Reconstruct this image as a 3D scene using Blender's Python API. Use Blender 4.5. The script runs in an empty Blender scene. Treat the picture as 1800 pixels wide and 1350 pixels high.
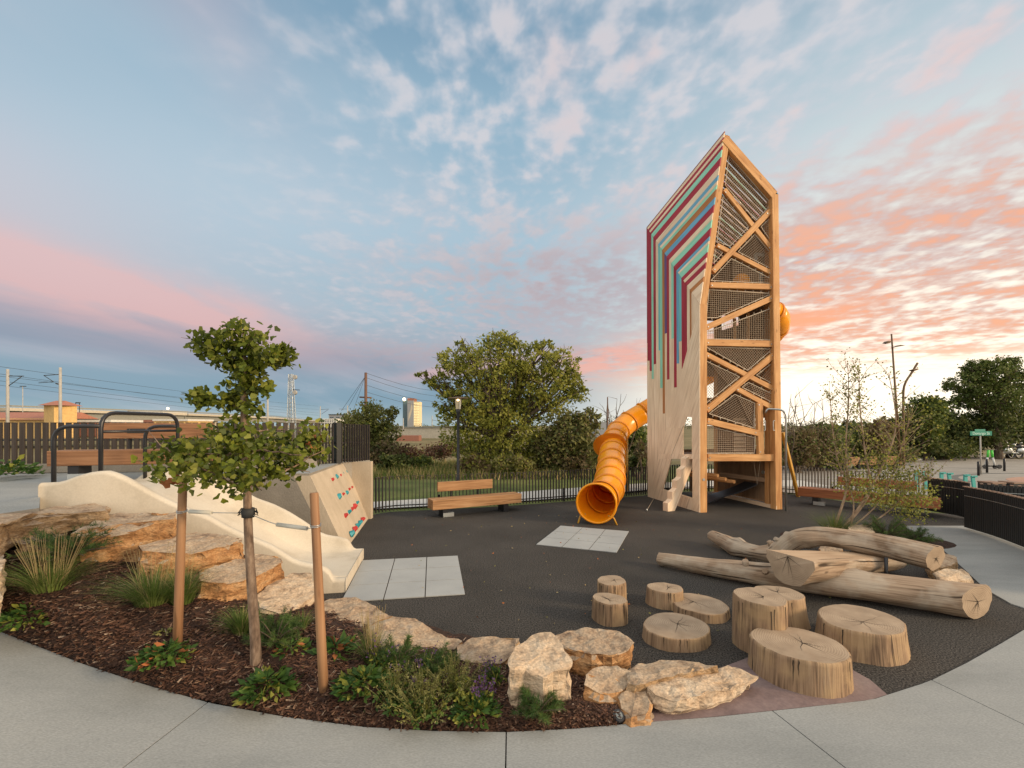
import bpy, bmesh, math, random
import numpy as np
from mathutils import Vector, Matrix, noise as mnoise
R = math.radians
rng = np.random.default_rng(7)
random.seed(7)
scene = bpy.context.scene
COL = scene.collection

# ------------------------------------------------------------------ camera
CAMZ, FPX, HOR = 2.28, 800.0, 748.0
cam_d = bpy.data.cameras.new("camera"); cam = bpy.data.objects.new("camera", cam_d); COL.objects.link(cam)
cam.location = (0, 0, CAMZ); cam.rotation_euler = (R(90), 0, 0)
cam_d.sensor_width = 36.0; cam_d.lens = 36.0*FPX/1800.0
cam_d.shift_y = (HOR-675.0)/1800.0; cam_d.clip_start = 0.05; cam_d.clip_end = 6000
scene.camera = cam
scene.view_settings.view_transform = 'Standard'; scene.view_settings.look = 'None'
scene.view_settings.exposure = 0.12; scene.view_settings.gamma = 1.0
scene.cycles.max_bounces = 6; scene.cycles.transparent_max_bounces = 12
scene.cycles.use_denoising = True

def lin(r, g, b):
    f = lambda c: ((c/255+0.055)/1.055)**2.4 if c > 10 else c/255/12.92
    return (f(r), f(g), f(b))

# ------------------------------------------------------------------ sky
SUN_AZ, SUN_EL = 110.0, 17.0         # azimuth clockwise from +Y
world = bpy.data.worlds.new("World"); scene.world = world; world.use_nodes = True
wt = world.node_tree
for n in list(wt.nodes): wt.nodes.remove(n)
class S:                            # tiny expression builder over shader nodes
    t = wt
    def __init__(s, k): s.k = k
    @staticmethod
    def raw(v): return v.k if isinstance(v, S) else v
    @staticmethod
    def math(op, *a, clamp=False):
        n = S.t.nodes.new('ShaderNodeMath'); n.operation = op; n.use_clamp = clamp
        for i, v in enumerate(a):
            if isinstance(v, S): S.t.links.new(v.k, n.inputs[i])
            else: n.inputs[i].default_value = v
        return S(n.outputs[0])
    def __add__(a, b): return S.math('ADD', a, b)
    def __radd__(a, b): return S.math('ADD', b, a)
    def __sub__(a, b): return S.math('SUBTRACT', a, b)
    def __rsub__(a, b): return S.math('SUBTRACT', b, a)
    def __mul__(a, b): return S.math('MULTIPLY', a, b)
    def __rmul__(a, b): return S.math('MULTIPLY', b, a)
    def __truediv__(a, b): return S.math('DIVIDE', a, b)
def sstep(v, a, b):
    n = S.t.nodes.new('ShaderNodeMapRange'); n.interpolation_type = 'SMOOTHSTEP'
    S.t.links.new(v.k, n.inputs[0]); n.inputs[1].default_value = a; n.inputs[2].default_value = b
    return S(n.outputs[0])
def smax(a, b): return S.math('MAXIMUM', a, b)
def smin(a, b): return S.math('MINIMUM', a, b)
def vec(x, y, z):
    n = S.t.nodes.new('ShaderNodeCombineXYZ')
    for i, v in enumerate((x, y, z)):
        if isinstance(v, S): S.t.links.new(v.k, n.inputs[i])
        else: n.inputs[i].default_value = v
    return S(n.outputs[0])
def snoise(v, scale, detail=4, rough=0.55, dist=0.0, out=0):
    n = S.t.nodes.new('ShaderNodeTexNoise'); n.inputs['Scale'].default_value = scale
    n.inputs['Detail'].default_value = detail; n.inputs['Roughness'].default_value = rough
    n.inputs['Distortion'].default_value = dist
    S.t.links.new(v.k, n.inputs['Vector']); return S(n.outputs[out])
def smix(f, a, b, mode='MIX'):
    n = S.t.nodes.new('ShaderNodeMix'); n.data_type = 'RGBA'; n.blend_type = mode
    for s_, v in ((n.inputs[0], f), (n.inputs[6], a), (n.inputs[7], b)):
        if isinstance(v, S): S.t.links.new(v.k, s_)
        elif isinstance(v, tuple): s_.default_value = (*v[:3], 1)
        else: s_.default_value = v
    return S(n.outputs[2])
def sramp(v, pts, interp='EASE'):
    n = S.t.nodes.new('ShaderNodeValToRGB'); cr = n.color_ramp; cr.interpolation = interp
    while len(cr.elements) < len(pts): cr.elements.new(0.5)
    for e, (p, c) in zip(cr.elements, pts): e.position = p; e.color = (*c, 1)
    S.t.links.new(v.k, n.inputs[0]); return S(n.outputs[0])
tc = wt.nodes.new('ShaderNodeTexCoord'); sp = wt.nodes.new('ShaderNodeSeparateXYZ')
wt.links.new(tc.outputs['Generated'], sp.inputs[0])
dx, dy, dz = S(sp.outputs[0]), S(sp.outputs[1]), S(sp.outputs[2])
el = S.math('ARCSINE', dz); az = S.math('ARCTAN2', dx, dy)
def gauss(ca, ce, wa, we, slope=0.0):   # soft patch of sky round an azimuth/elevation
    a = (az-ca)/wa; e = (el-ce-(az-ca)*slope)/we
    return S.math('EXPONENT', (a*a+e*e)*-1.0)
# clear sky
base = sramp(smax(el, 0.0)/1.5708, [(0.0, lin(170, 190, 195)), (0.035, lin(128, 158, 178)), (0.085, lin(140, 164, 180)),
     (0.16, lin(164, 188, 202)), (0.25, lin(168, 194, 210)), (0.36, lin(150, 182, 202)), (0.46, lin(130, 163, 187)), (0.62, lin(122, 156, 182)), (1.0, lin(150, 180, 205))])
nish = wt.nodes.new('ShaderNodeTexSky'); nish.sky_type = 'NISHITA'; nish.sun_disc = False
nish.sun_elevation = R(SUN_EL); nish.sun_rotation = R(SUN_AZ)
nb = smix(1.0, S(nish.outputs[0]), (0.06, 0.06, 0.06), 'MULTIPLY')
base = smix(0.10, base, nb)
# glow of the set sun low on the right
rt = sstep(az, -0.05, 0.75)*sstep(az*-1.0, -2.6, -1.5)
hz = S.math('EXPONENT', smax(el, 0.0)*-4.2)
base = smix(smin(rt*hz*1.7, 0.96), base, (1.42, 1.24, 0.98))
# cloud coordinates on a flat layer
zz = smax(dz, 0.0)+0.11
px_, py_ = dx/zz, dy/zz
wob = snoise(vec(px_*0.35, py_*0.35, 0.0), 1.0, 3, 0.5)
streak = snoise(vec(px_*1.05+(wob-0.5)*1.1, py_*0.32, 3.7), 1.25, 5, 0.56)
puff = snoise(vec(px_+(wob-0.5)*0.8, py_*0.85, 9.1), 14.0, 3, 0.48, 0.1)
puffm = snoise(vec(px_+(wob-0.5)*0.8, py_*0.80, 4.1), 5.8, 4, 0.55, 0.1)
puff2 = snoise(vec(px_, py_, 1.3), 1.3, 3, 0.5)
big = snoise(vec(px_*0.8, py_*0.5, 5.5), 0.9, 3, 0.5)
bands = snoise(vec(px_*0.50-py_*0.40, py_*1.9+px_*0.85, 2.2), 2.3, 7, 0.64, 0.3)
right = sstep(az, -0.25, 0.35)
high = sstep(el, 0.10, 0.30)
field = sstep(az, -0.75, -0.15)*high
# altocumulus field centre and right: small broken tufts
cov = puff2*0.36+puffm*0.74+right*0.06
d1 = sstep(puff*0.80+cov*0.62, 0.62, 0.92)*field
base = smix(d1*0.66, base, lin(200, 202, 210))
d1w = sstep(puff*0.9+cov*0.45, 0.72, 0.92)*field
base = smix(d1w*0.40, base, lin(222, 212, 212))
d1b = sstep(puffm*0.5+streak*0.65+puff*0.25, 0.68, 0.92)*sstep(az, -0.15, 0.50)*sstep(el, 0.26, 0.46)
base = smix(d1b*0.70, base, lin(230, 192, 186))
# soft veil, left
d2 = sstep(streak*0.8+big*0.35, 0.52, 0.80)*(1.0-right*0.6)
base = smix(d2*0.55, base, lin(186, 188, 198))
base = smix(smin(gauss(-0.55, 0.42, 0.38, 0.16)*0.5, 0.5), base, lin(186, 200, 212))
# mauve grey bank low centre
d3 = smax(gauss(0.10, 0.30, 0.36, 0.13), gauss(0.0, 0.15, 0.45, 0.035))*sstep(puffm*0.5+puff*0.5+big*0.3, 0.50, 0.78)
base = smix(d3*0.90, base, lin(176, 164, 170))
# long pink bank low left, slate beneath it
g4 = gauss(-0.72, 0.222, 0.27, 0.055, -0.13)
base = smix(smin(gauss(-0.72, 0.150, 0.50, 0.036, -0.05)*0.9, 0.6), base, lin(132, 142, 162))
base = smix(smin(g4*sstep(streak+big*0.4+puffm*0.2, 0.55, 1.0)*1.3+g4*0.22, 0.78), base, lin(224, 176, 172))
base = smix(gauss(-0.90, 0.33, 0.30, 0.11, -0.2)*0.45, base, lin(214, 196, 200))
base = smix(gauss(-0.75, 0.80, 0.22, 0.10, -0.75)*0.40, base, lin(200, 172, 182))
# salmon strip just above the trees, centre
base = smix(smin(gauss(0.20, 0.140, 0.13, 0.032, 0.20)*1.1*sstep(puffm*.6+bands*.6, .35, .75), 0.75), base, lin(240, 176, 158))
base = smix(smin(gauss(-0.10, 0.125, 0.11, 0.012, 0.18)*1.0, 0.5), base, lin(222, 172, 168))
# banded sunset bank on the right
reg = sstep(az, 0.26, 0.46)*sstep(el, 0.075, 0.15)*(1.0-sstep(el, 0.30, 0.50))
f1 = reg*sstep(bands*0.45+puffm*0.35+puff*0.30+big*0.12, 0.46, 0.70)
base = smix(f1*0.85, base, lin(206, 168, 158))
f2 = reg*sstep(bands*0.50+puff*0.55+puffm*0.25, 0.62, 0.80)
base = smix(f2*0.62, base, lin(252, 176, 134))
f2b = reg*sstep(el*-1.0, -0.25, -0.12)*sstep(bands*0.7+puffm*0.4, 0.50, 0.70)
base = smix(f2b*0.45, base, lin(255, 182, 136))
f3 = gauss(0.46, 0.160, 0.17, 0.030, 0.25)*sstep(bands*0.5+puffm*0.5, 0.34, 0.56)
base = smix(smin(f3*1.2, 0.9), base, lin(255, 174, 132))
# fill light added to the sky overhead and behind the camera, outside the picture
back = sstep(dy*-1.0, -0.50, 0.35)
ov = sstep(el, 0.80, 1.20)
base = smix(smax(back*0.92, ov*0.8), base, (1.22, 1.16, 1.08))
below = sstep(dz*-1.0, 0.0, 0.03)
base = smix(below, base, (0.12, 0.11, 0.10))
bg = wt.nodes.new('ShaderNodeBackground'); wo = wt.nodes.new('ShaderNodeOutputWorld')
SKY_STRENGTH = 0.10
scl = smix(1.0, base, (10.0, 10.0, 10.0), 'MULTIPLY')   # background runs at a tenth: physical sky units
wt.links.new(scl.k, bg.inputs[0]); bg.inputs[1].default_value = SKY_STRENGTH
wt.links.new(bg.outputs[0], wo.inputs[0])
world.cycles.sampling_method = 'MANUAL'; world.cycles.sample_map_resolution = 512
sun_d = bpy.data.lights.new("sun", 'SUN'); sun = bpy.data.objects.new("sun", sun_d); COL.objects.link(sun)
sun_d.energy = 3.3; sun_d.angle = R(14); sun_d.color = (1.0, 0.76, 0.50)
sd = Vector((math.sin(R(SUN_AZ))*math.cos(R(SUN_EL)), math.cos(R(SUN_AZ))*math.cos(R(SUN_EL)), math.sin(R(SUN_EL))))
sun.rotation_euler = sd.to_track_quat('Z', 'Y').to_euler()

# ------------------------------------------------------------------ helpers
def at(px, py, z=0.0):
    """photo pixel on the horizontal plane z -> world point"""
    Y = (CAMZ-z)*FPX/(py-HOR); return Vector(((px-900)/FPX*Y, Y, z))
def atY(px, py, Y):
    return Vector(((px-900)/FPX*Y, Y, CAMZ-(py-HOR)*Y/FPX))
def tag(o, label=None, cat=None, group=None, kind=None):
    if label: o['label'] = label
    if cat: o['category'] = cat
    if group: o['group'] = group
    if kind: o['kind'] = kind
    return o
def thing(name, label, cat, loc, group=None):
    o = bpy.data.objects.new(name, None); COL.objects.link(o); o.location = loc
    o.empty_display_size = 0.2
    return tag(o, label, cat, group)
def worldloc(o):
    v = Vector(o.location)
    while o.parent: o = o.parent; v += Vector(o.location)
    return v
class MB:
    """collects faces; build() links them as one mesh object"""
    def __init__(s): s.v = []; s.f = []; s.m = []; s.uv = []; s.sm = []
    def face(s, pts, mat=0, uv=None, smooth=False):
        b = len(s.v); s.v += [tuple(p) for p in pts]; s.f.append(tuple(range(b, b+len(pts))))
        s.m.append(mat); s.sm.append(smooth)
        s.uv += uv if uv else [(0.0, 0.0)]*len(pts)
    def idx(s, faces, base, mat=0, uvs=None, smooth=False):
        for i, f in enumerate(faces):
            s.f.append(tuple(base+k for k in f)); s.m.append(mat); s.sm.append(smooth)
            s.uv += uvs[i] if uvs else [(0.0, 0.0)]*len(f)
    def beam(s, p, q, w, h, up=(0, 0, 1), mat=0, u0=None, ext=0.0, bev=0.0):
        """board from p to q; w across, h along 'up'"""
        p, q = Vector(p), Vector(q); d = (q-p); L = d.length
        if L < 1e-6: return
        d /= L; p = p-d*ext; q = q+d*ext; L += 2*ext
        up = Vector(up); side = d.cross(up)
        if side.length < 1e-4: side = d.cross(Vector((1, 0, 0)))
        side.normalize(); up = side.cross(d).normalized()
        u0 = random.uniform(0, 40) if u0 is None else u0
        a, b = side*(w/2), up*(h/2)
        P = [p-a-b, p+a-b, p+a+b, p-a+b, q-a-b, q+a-b, q+a+b, q-a+b]
        if bev > 0:
            c = min(bev, w*0.3, h*0.3); prof = [(-w/2+c, -h/2), (w/2-c, -h/2), (w/2, -h/2+c), (w/2, h/2-c), (w/2-c, h/2), (-w/2+c, h/2), (-w/2, h/2-c), (-w/2, -h/2+c)]
            n = 8; pr = [side*x+up*y for x, y in prof]
            acc = [0]; 
            for i in range(n): acc.append(acc[-1]+(pr[(i+1) % n]-pr[i]).length)
            for i in range(n):
                j = (i+1) % n
                s.face([p+pr[i], q+pr[i], q+pr[j], p+pr[j]], mat, [(u0, acc[i]), (u0+L, acc[i]), (u0+L, acc[i+1]), (u0, acc[i+1])])
            s.face([p+x for x in pr], mat, [(u0+x, y) for x, y in prof]); s.face([q+x for x in reversed(pr)], mat, [(u0+x, y) for x, y in reversed(prof)])
            return
        for (i, j, k, l, v0, v1) in ((0, 4, 5, 1, 0, w), (1, 5, 6, 2, w, w+h), (2, 6, 7, 3, w+h, 2*w+h), (3, 7, 4, 0, 2*w+h, 2*w+2*h)):
            s.face([P[i], P[j], P[k], P[l]], mat, [(u0, v0), (u0+L, v0), (u0+L, v1), (u0, v1)])
        s.face([P[0], P[1], P[2], P[3]], mat, [(u0, 0), (u0+.02, w), (u0+.04, w+h), (u0, h)])
        s.face([P[7], P[6], P[5], P[4]], mat, [(u0, 0), (u0+.02, w), (u0+.04, w+h), (u0, h)])
    def box(s, c, size, rz=0.0, mat=0, bev=0.0):
        c = Vector(c); d = Vector((math.cos(rz), math.sin(rz), 0))*size[0]/2
        s.beam(c-d, c+d, size[1], size[2], mat=mat, bev=bev)
    def tube(s, path, rad, n=8, mat=0, caps=True, smooth=True, closed=False):
        path = [Vector(p) for p in path]; N = len(path)
        rad = [rad]*N if not hasattr(rad, '__len__') else rad
        base = len(s.v); prev = None; L = 0.0; Ls = []
        for i in range(N):
            if i: L += (path[i]-path[i-1]).length
            Ls.append(L)
            t = (path[min(i+1, N-1)]-path[max(i-1, 0)])
            if closed: t = path[(i+1) % N]-path[(i-1) % N]
            t.normalize()
            if prev is None:
                a = t.orthogonal().normalized()
            else:
                a = (prev-t*prev.dot(t)); a = a.normalized() if a.length > 1e-5 else t.orthogonal().normalized()
            prev = a; b = t.cross(a)
            for k in range(n):
                th = 2*math.pi*k/n; s.v.append(tuple(path[i]+(a*math.cos(th)+b*math.sin(th))*rad[i]))
        fs = []; uv = []
        r0 = max(rad)
        for i in range(N if closed else N-1):
            i2 = (i+1) % N
            for k in range(n):
                k2 = (k+1) % n
                fs.append((i*n+k, i*n+k2, i2*n+k2, i2*n+k))
                v0, v1 = 6.283*r0*k/n, 6.283*r0*(k+1)/n
                La, Lb = Ls[i], Ls[i2] if i2 else L
                uv.append([(La, v0), (La, v1), (Lb, v1), (Lb, v0)])
        s.idx(fs, base, mat, uv, smooth)
        if caps and not closed:
            s.idx([tuple(range(n))[::-1]], base, mat); s.idx([tuple(range(n))], base+(N-1)*n, mat)
    def prism(s, poly, off, mat=0, mat_side=None):
        """extrude planar polygon (3d pts) by offset vector"""
        off = Vector(off); poly = [Vector(p) for p in poly]; n = len(poly)
        ms = mat if mat_side is None else mat_side
        s.face(poly, mat, [(p.x+p.y, p.z) for p in poly]); s.face([p+off for p in reversed(poly)], mat, [(p.x+p.y, p.z) for p in reversed(poly)])
        for i in range(n):
            a, b = poly[i], poly[(i+1) % n]
            s.face([a, a+off, b+off, b], ms)
    def sphere(s, c, r, n=10, m=6, mat=0, sc=(1, 1, 1)):
        c = Vector(c); base = len(s.v)
        for i in range(m+1):
            ph = math.pi*i/m
            for k in range(n):
                th = 2*math.pi*k/n
                s.v.append((c.x+r*sc[0]*math.sin(ph)*math.cos(th), c.y+r*sc[1]*math.sin(ph)*math.sin(th), c.z+r*sc[2]*math.cos(ph)))
        s.idx([(i*n+k, (i+1)*n+k, (i+1)*n+(k+1) % n, i*n+(k+1) % n) for i in range(m) for k in range(n)], base, mat, None, True)
    def lathe(s, c, prof, n=16, mat=0, smooth=True):
        c = Vector(c); base = len(s.v)
        for (r, z) in prof:
            for k in range(n):
                th = 2*math.pi*k/n; s.v.append((c.x+r*math.cos(th), c.y+r*math.sin(th), c.z+z))
        s.idx([(i*n+k, i*n+(k+1) % n, (i+1)*n+(k+1) % n, (i+1)*n+k) for i in range(len(prof)-1) for k in range(n)], base, mat, None, smooth)
    def build(s, name, mats, parent=None, origin=None, merge=False):
        me = bpy.data.meshes.new(name)
        if parent is not None: o0 = worldloc(parent)
        else: o0 = Vector(origin) if origin is not None else Vector((0, 0, 0))
        V = [(x-o0.x, y-o0.y, z-o0.z) for x, y, z in s.v]
        me.from_pydata(V, [], s.f)
        for m in (mats if isinstance(mats, (list, tuple)) else [mats]): me.materials.append(m)
        me.polygons.foreach_set('material_index', s.m); me.polygons.foreach_set('use_smooth', s.sm)
        uvl = me.uv_layers.new(name='UVMap'); uvl.data.foreach_set('uv', [c for p in s.uv for c in p])
        me.update()
        if merge:
            bm = bmesh.new(); bm.from_mesh(me); bmesh.ops.remove_doubles(bm, verts=bm.verts, dist=1e-4); bm.to_mesh(me); bm.free()
        o = bpy.data.objects.new(name, me); COL.objects.link(o)
        if parent is not None: o.parent = parent
        else: o.location = o0
        return o
def arc_pts(pts, r, n=5):
    """polyline with rounded corners"""
    P = [Vector(p) for p in pts]; out = [P[0]]
    for i in range(1, len(P)-1):
        a = (P[i-1]-P[i]); b = (P[i+1]-P[i]); rr = min(r, a.length*0.49, b.length*0.49)
        A = P[i]+a.normalized()*rr; B = P[i]+b.normalized()*rr
        for k in range(n+1):
            t = k/n; out.append(A*(1-t)**2+P[i]*2*t*(1-t)+B*t*t)
    out.append(P[-1]); return out
def lerp_pts(pts, x):
    """piecewise-linear value(s) at x from [(x, v...)]"""
    xs = [p[0] for p in pts]
    return [float(np.interp(x, xs, [p[k] for p in pts])) for k in range(1, len(pts[0]))]
def smooth_path(pts, k=6):
    P = [Vector(p) for p in pts]; out = []
    for i in range(len(P)-1):
        p0 = P[max(i-1, 0)]; p1 = P[i]; p2 = P[i+1]; p3 = P[min(i+2, len(P)-1)]
        for j in range(k):
            t = j/k
            out.append(0.5*((2*p1)+(p2-p0)*t+(2*p0-5*p1+4*p2-p3)*t*t+(3*p1-p0-3*p2+p3)*t**3))
    out.append(P[-1]); return out

# ------------------------------------------------------------------ materials
def mat(name, stops, scale=4.0, rough=0.7, bump=0.2, detail=6, stretch=(1, 1, 1), coord='Object', metal=0.0, bscale=None,
        spec=0.35, fine=None, sheen=0.0, emis=None, emis_s=0.0, bdist=0.02, trans=0.0, pos=None):
    """noise-driven colour between stops + bump"""
    m = bpy.data.materials.new(name); m.use_nodes = True; t = m.node_tree; N = t.nodes; Lk = t.links
    b = N['Principled BSDF']; b.inputs['Roughness'].default_value = rough; b.inputs['Metallic'].default_value = metal
    b.inputs['Specular IOR Level'].default_value = spec
    tcn = N.new('ShaderNodeTexCoord'); mp = N.new('ShaderNodeMapping'); mp.inputs['Scale'].default_value = stretch
    Lk.new(tcn.outputs[coord], mp.inputs[0])
    nz = N.new('ShaderNodeTexNoise'); nz.inputs['Scale'].default_value = scale; nz.inputs['Detail'].default_value = detail; nz.inputs['Roughness'].default_value = 0.6
    Lk.new(mp.outputs[0], nz.inputs['Vector'])
    cr = N.new('ShaderNodeValToRGB'); k = len(stops)
    while len(cr.color_ramp.elements) < k: cr.color_ramp.elements.new(0.5)
    for i, (e, c) in enumerate(zip(cr.color_ramp.elements, stops)):
        e.position = (pos[i] if pos else (0.32+0.36*i/max(1, k-1))); e.color = (*c, 1)
    Lk.new(nz.outputs[0], cr.inputs[0]); colr = cr.outputs[0]
    if fine:   # (scale, strength) multiplies in a fine speckle
        n2 = N.new('ShaderNodeTexNoise'); n2.inputs['Scale'].default_value = fine[0]; n2.inputs['Detail'].default_value = 3
        Lk.new(mp.outputs[0], n2.inputs['Vector'])
        mr = N.new('ShaderNodeMapRange'); mr.inputs[1].default_value = 0.3; mr.inputs[2].default_value = 0.7
        mr.inputs[3].default_value = 1-fine[1]; mr.inputs[4].default_value = 1+fine[1]; Lk.new(n2.outputs[0], mr.inputs[0])
        mx = N.new('ShaderNodeVectorMath'); mx.operation = 'SCALE'; Lk.new(colr, mx.inputs[0]); Lk.new(mr.outputs[0], mx.inputs['Scale']); colr = mx.outputs[0]
    Lk.new(colr, b.inputs['Base Color'])
    if bump:
        nb_ = N.new('ShaderNodeTexNoise'); nb_.inputs['Scale'].default_value = bscale or scale*3; nb_.inputs['Detail'].default_value = 6
        Lk.new(mp.outputs[0], nb_.inputs['Vector'])
        bp = N.new('ShaderNodeBump'); bp.inputs['Strength'].default_value = bump; bp.inputs['Distance'].default_value = bdist
        Lk.new(nb_.outputs[0], bp.inputs['Height']); Lk.new(bp.outputs[0], b.inputs['Normal'])
    if emis: b.inputs['Emission Color'].default_value = (*emis, 1); b.inputs['Emission Strength'].default_value = emis_s
    if trans:
        tr = N.new('ShaderNodeBsdfTranslucent'); mxs = N.new('ShaderNodeMixShader'); mxs.inputs[0].default_value = trans
        Lk.new(colr, tr.inputs[0]); out = N['Material Output']; Lk.new(b.outputs[0], mxs.inputs[1]); Lk.new(tr.outputs[0], mxs.inputs[2]); Lk.new(mxs.outputs[0], out.inputs[0])
    return m
def wood(name, a, b_, c, rough=0.65, bump=0.25, gs=1.0, knots=True, check=0.0, patch=None):
    """plank wood with grain running along UV.x (metres)"""
    m = bpy.data.materials.new(name); m.use_nodes = True; t = m.node_tree; N = t.nodes; Lk = t.links
    b = N['Principled BSDF']; b.inputs['Roughness'].default_value = rough; b.inputs['Specular IOR Level'].default_value = 0.3
    tcn = N.new('ShaderNodeTexCoord')
    mp = N.new('ShaderNodeMapping'); mp.inputs['Scale'].default_value = (1.3*gs, 26*gs, 1); Lk.new(tcn.outputs['UV'], mp.inputs[0])
    nz = N.new('ShaderNodeTexNoise'); nz.inputs['Scale'].default_value = 1.0; nz.inputs['Detail'].default_value = 5; nz.inputs['Distortion'].default_value = 0.4
    Lk.new(mp.outputs[0], nz.inputs['Vector'])
    mp2 = N.new('ShaderNodeMapping'); mp2.inputs['Scale'].default_value = (0.5, 2.2, 1); Lk.new(tcn.outputs['UV'], mp2.inputs[0])
    n2 = N.new('ShaderNodeTexNoise'); n2.inputs['Scale'].default_value = 1.7; n2.inputs['Detail'].default_value = 2; Lk.new(mp2.outputs[0], n2.inputs['Vector'])
    ad = N.new('ShaderNodeMath'); ad.operation = 'MULTIPLY_ADD'; ad.inputs[1].default_value = 0.55
    Lk.new(nz.outputs[0], ad.inputs[0]); sc_ = N.new('ShaderNodeMath'); sc_.operation = 'MULTIPLY'; sc_.inputs[1].default_value = 0.45
    Lk.new(n2.outputs[0], sc_.inputs[0]); Lk.new(sc_.outputs[0], ad.inputs[2])
    cr = N.new('ShaderNodeValToRGB'); cr.color_ramp.elements.new(0.5)
    for e, p, cc in zip(cr.color_ramp.elements, (0.36, 0.5, 0.64), (c, b_, a)): e.position = p; e.color = (*cc, 1)
    Lk.new(ad.outputs[0], cr.inputs[0]); col = cr.outputs[0]
    if knots:
        vm = N.new('ShaderNodeMapping'); vm.inputs['Scale'].default_value = (2.2, 7.0, 1); Lk.new(tcn.outputs['UV'], vm.inputs[0])
        vo = N.new('ShaderNodeTexVoronoi'); vo.inputs['Scale'].default_value = 1.0; Lk.new(vm.outputs[0], vo.inputs['Vector'])
        mr = N.new('ShaderNodeMapRange'); mr.inputs[1].default_value = 0.05; mr.inputs[2].default_value = 0.16; mr.inputs[3].default_value = 0.75; mr.inputs[4].default_value = 0.0
        Lk.new(vo.outputs['Distance'], mr.inputs[0])
        mx = N.new('ShaderNodeMix'); mx.data_type = 'RGBA'; Lk.new(mr.outputs[0], mx.inputs[0]); Lk.new(col, mx.inputs[6]); mx.inputs[7].default_value = (c[0]*0.35, c[1]*0.3, c[2]*0.25, 1)
        col = mx.outputs[2]
    if patch:   # weathered patches: (colour, strength, scale)
        n4 = N.new('ShaderNodeTexNoise'); n4.inputs['Scale'].default_value = patch[2]; n4.inputs['Detail'].default_value = 5; Lk.new(tcn.outputs['Object'], n4.inputs['Vector'])
        m4 = N.new('ShaderNodeMapRange'); m4.inputs[1].default_value = 0.45; m4.inputs[2].default_value = 0.62; m4.inputs[4].default_value = patch[1]; Lk.new(n4.outputs[0], m4.inputs[0])
        x4 = N.new('ShaderNodeMix'); x4.data_type = 'RGBA'; Lk.new(m4.outputs[0], x4.inputs[0]); Lk.new(col, x4.inputs[6]); x4.inputs[7].default_value = (*patch[0], 1); col = x4.outputs[2]
    if check:
        n3 = N.new('ShaderNodeTexNoise'); n3.inputs['Scale'].default_value = 1.0; n3.inputs['Detail'].default_value = 2; n3.inputs['Distortion'].default_value = 0.6
        mp3 = N.new('ShaderNodeMapping'); mp3.inputs['Scale'].default_value = (0.9, 11, 1); Lk.new(tcn.outputs['UV'], mp3.inputs[0]); Lk.new(mp3.outputs[0], n3.inputs['Vector'])
        m3 = N.new('ShaderNodeMapRange'); m3.inputs[1].default_value = 0.63; m3.inputs[2].default_value = 0.69; m3.inputs[4].default_value = check; Lk.new(n3.outputs[0], m3.inputs[0])
        mx2 = N.new('ShaderNodeMix'); mx2.data_type = 'RGBA'; Lk.new(m3.outputs[0], mx2.inputs[0]); Lk.new(col, mx2.inputs[6]); mx2.inputs[7].default_value = (c[0]*0.25, c[1]*0.22, c[2]*0.2, 1); col = mx2.outputs[2]
    Lk.new(col, b.inputs['Base Color'])
    bp = N.new('ShaderNodeBump'); bp.inputs['Strength'].default_value = bump; bp.inputs['Distance'].default_value = 0.01
    Lk.new(nz.outputs[0], bp.inputs['Height']); Lk.new(bp.outputs[0], b.inputs['Normal'])
    return m
def plain(name, c, rough=0.5, metal=0.0, spec=0.4, var=0.12):
    lo = tuple(x*(1-var) for x in c); hi = tuple(min(1, x*(1+var)) for x in c)
    return mat(name, [lo, hi], 2.5, rough, 0.0, metal=metal, spec=spec)

M = {}
M['beam'] = wood('beam wood', (0.70, 0.40, 0.17), (0.58, 0.30, 0.115), (0.38, 0.17, 0.055), patch=((0.45, 0.21, 0.075), .55, 1.4))
M['clad'] = wood('pale cladding wood', (0.88, 0.70, 0.51), (0.80, 0.61, 0.42), (0.60, 0.42, 0.275), gs=0.8, knots=False, patch=((0.70, 0.52, 0.355), .6, 1.1))
M['maroon'] = wood('maroon stain', (0.42, 0.04, 0.062), (0.36, 0.03, 0.05), (0.28, 0.022, 0.036), knots=False)
M['mint'] = wood('mint stain', (0.33, 0.68, 0.50), (0.29, 0.62, 0.46), (0.23, 0.52, 0.38), knots=False)
M['teal'] = wood('teal stain', (0.20, 0.54, 0.56), (0.17, 0.48, 0.50), (0.13, 0.40, 0.42), knots=False)
M['blue'] = wood('blue stain', (0.18, 0.42, 0.58), (0.15, 0.37, 0.52), (0.11, 0.3, 0.44), knots=False)
M['amber'] = wood('amber stain', (0.50, 0.21, 0.07), (0.42, 0.165, 0.05), (0.32, 0.11, 0.03), knots=False)
M['violet'] = wood('violet stain', (0.17, 0.10, 0.24), (0.13, 0.08, 0.2), (0.1, 0.06, 0.15), knots=False)
M['rose'] = wood('rose brown stain', (0.36, 0.15, 0.12), (0.30, 0.12, 0.10), (0.22, 0.08, 0.07), knots=False)
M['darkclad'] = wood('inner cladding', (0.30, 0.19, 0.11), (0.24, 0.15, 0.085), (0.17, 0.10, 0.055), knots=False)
M['bench'] = wood('bench timber', (0.44, 0.26, 0.13), (0.34, 0.18, 0.08), (0.20, 0.10, 0.04), check=0.5, knots=False)
M['benchdark'] = wood('brown terrace bench timber', (0.31, 0.165, 0.085), (0.235, 0.115, 0.055), (0.14, 0.065, 0.03), check=0.4, knots=False)
M['benchred'] = wood('stained bench timber', (0.34, 0.135, 0.055), (0.27, 0.10, 0.04), (0.18, 0.06, 0.025), check=0.4, knots=False)
M['stake'] = wood('stake wood', (0.36, 0.20, 0.10), (0.28, 0.145, 0.07), (0.17, 0.08, 0.04), gs=0.8, check=0.4)
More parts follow.
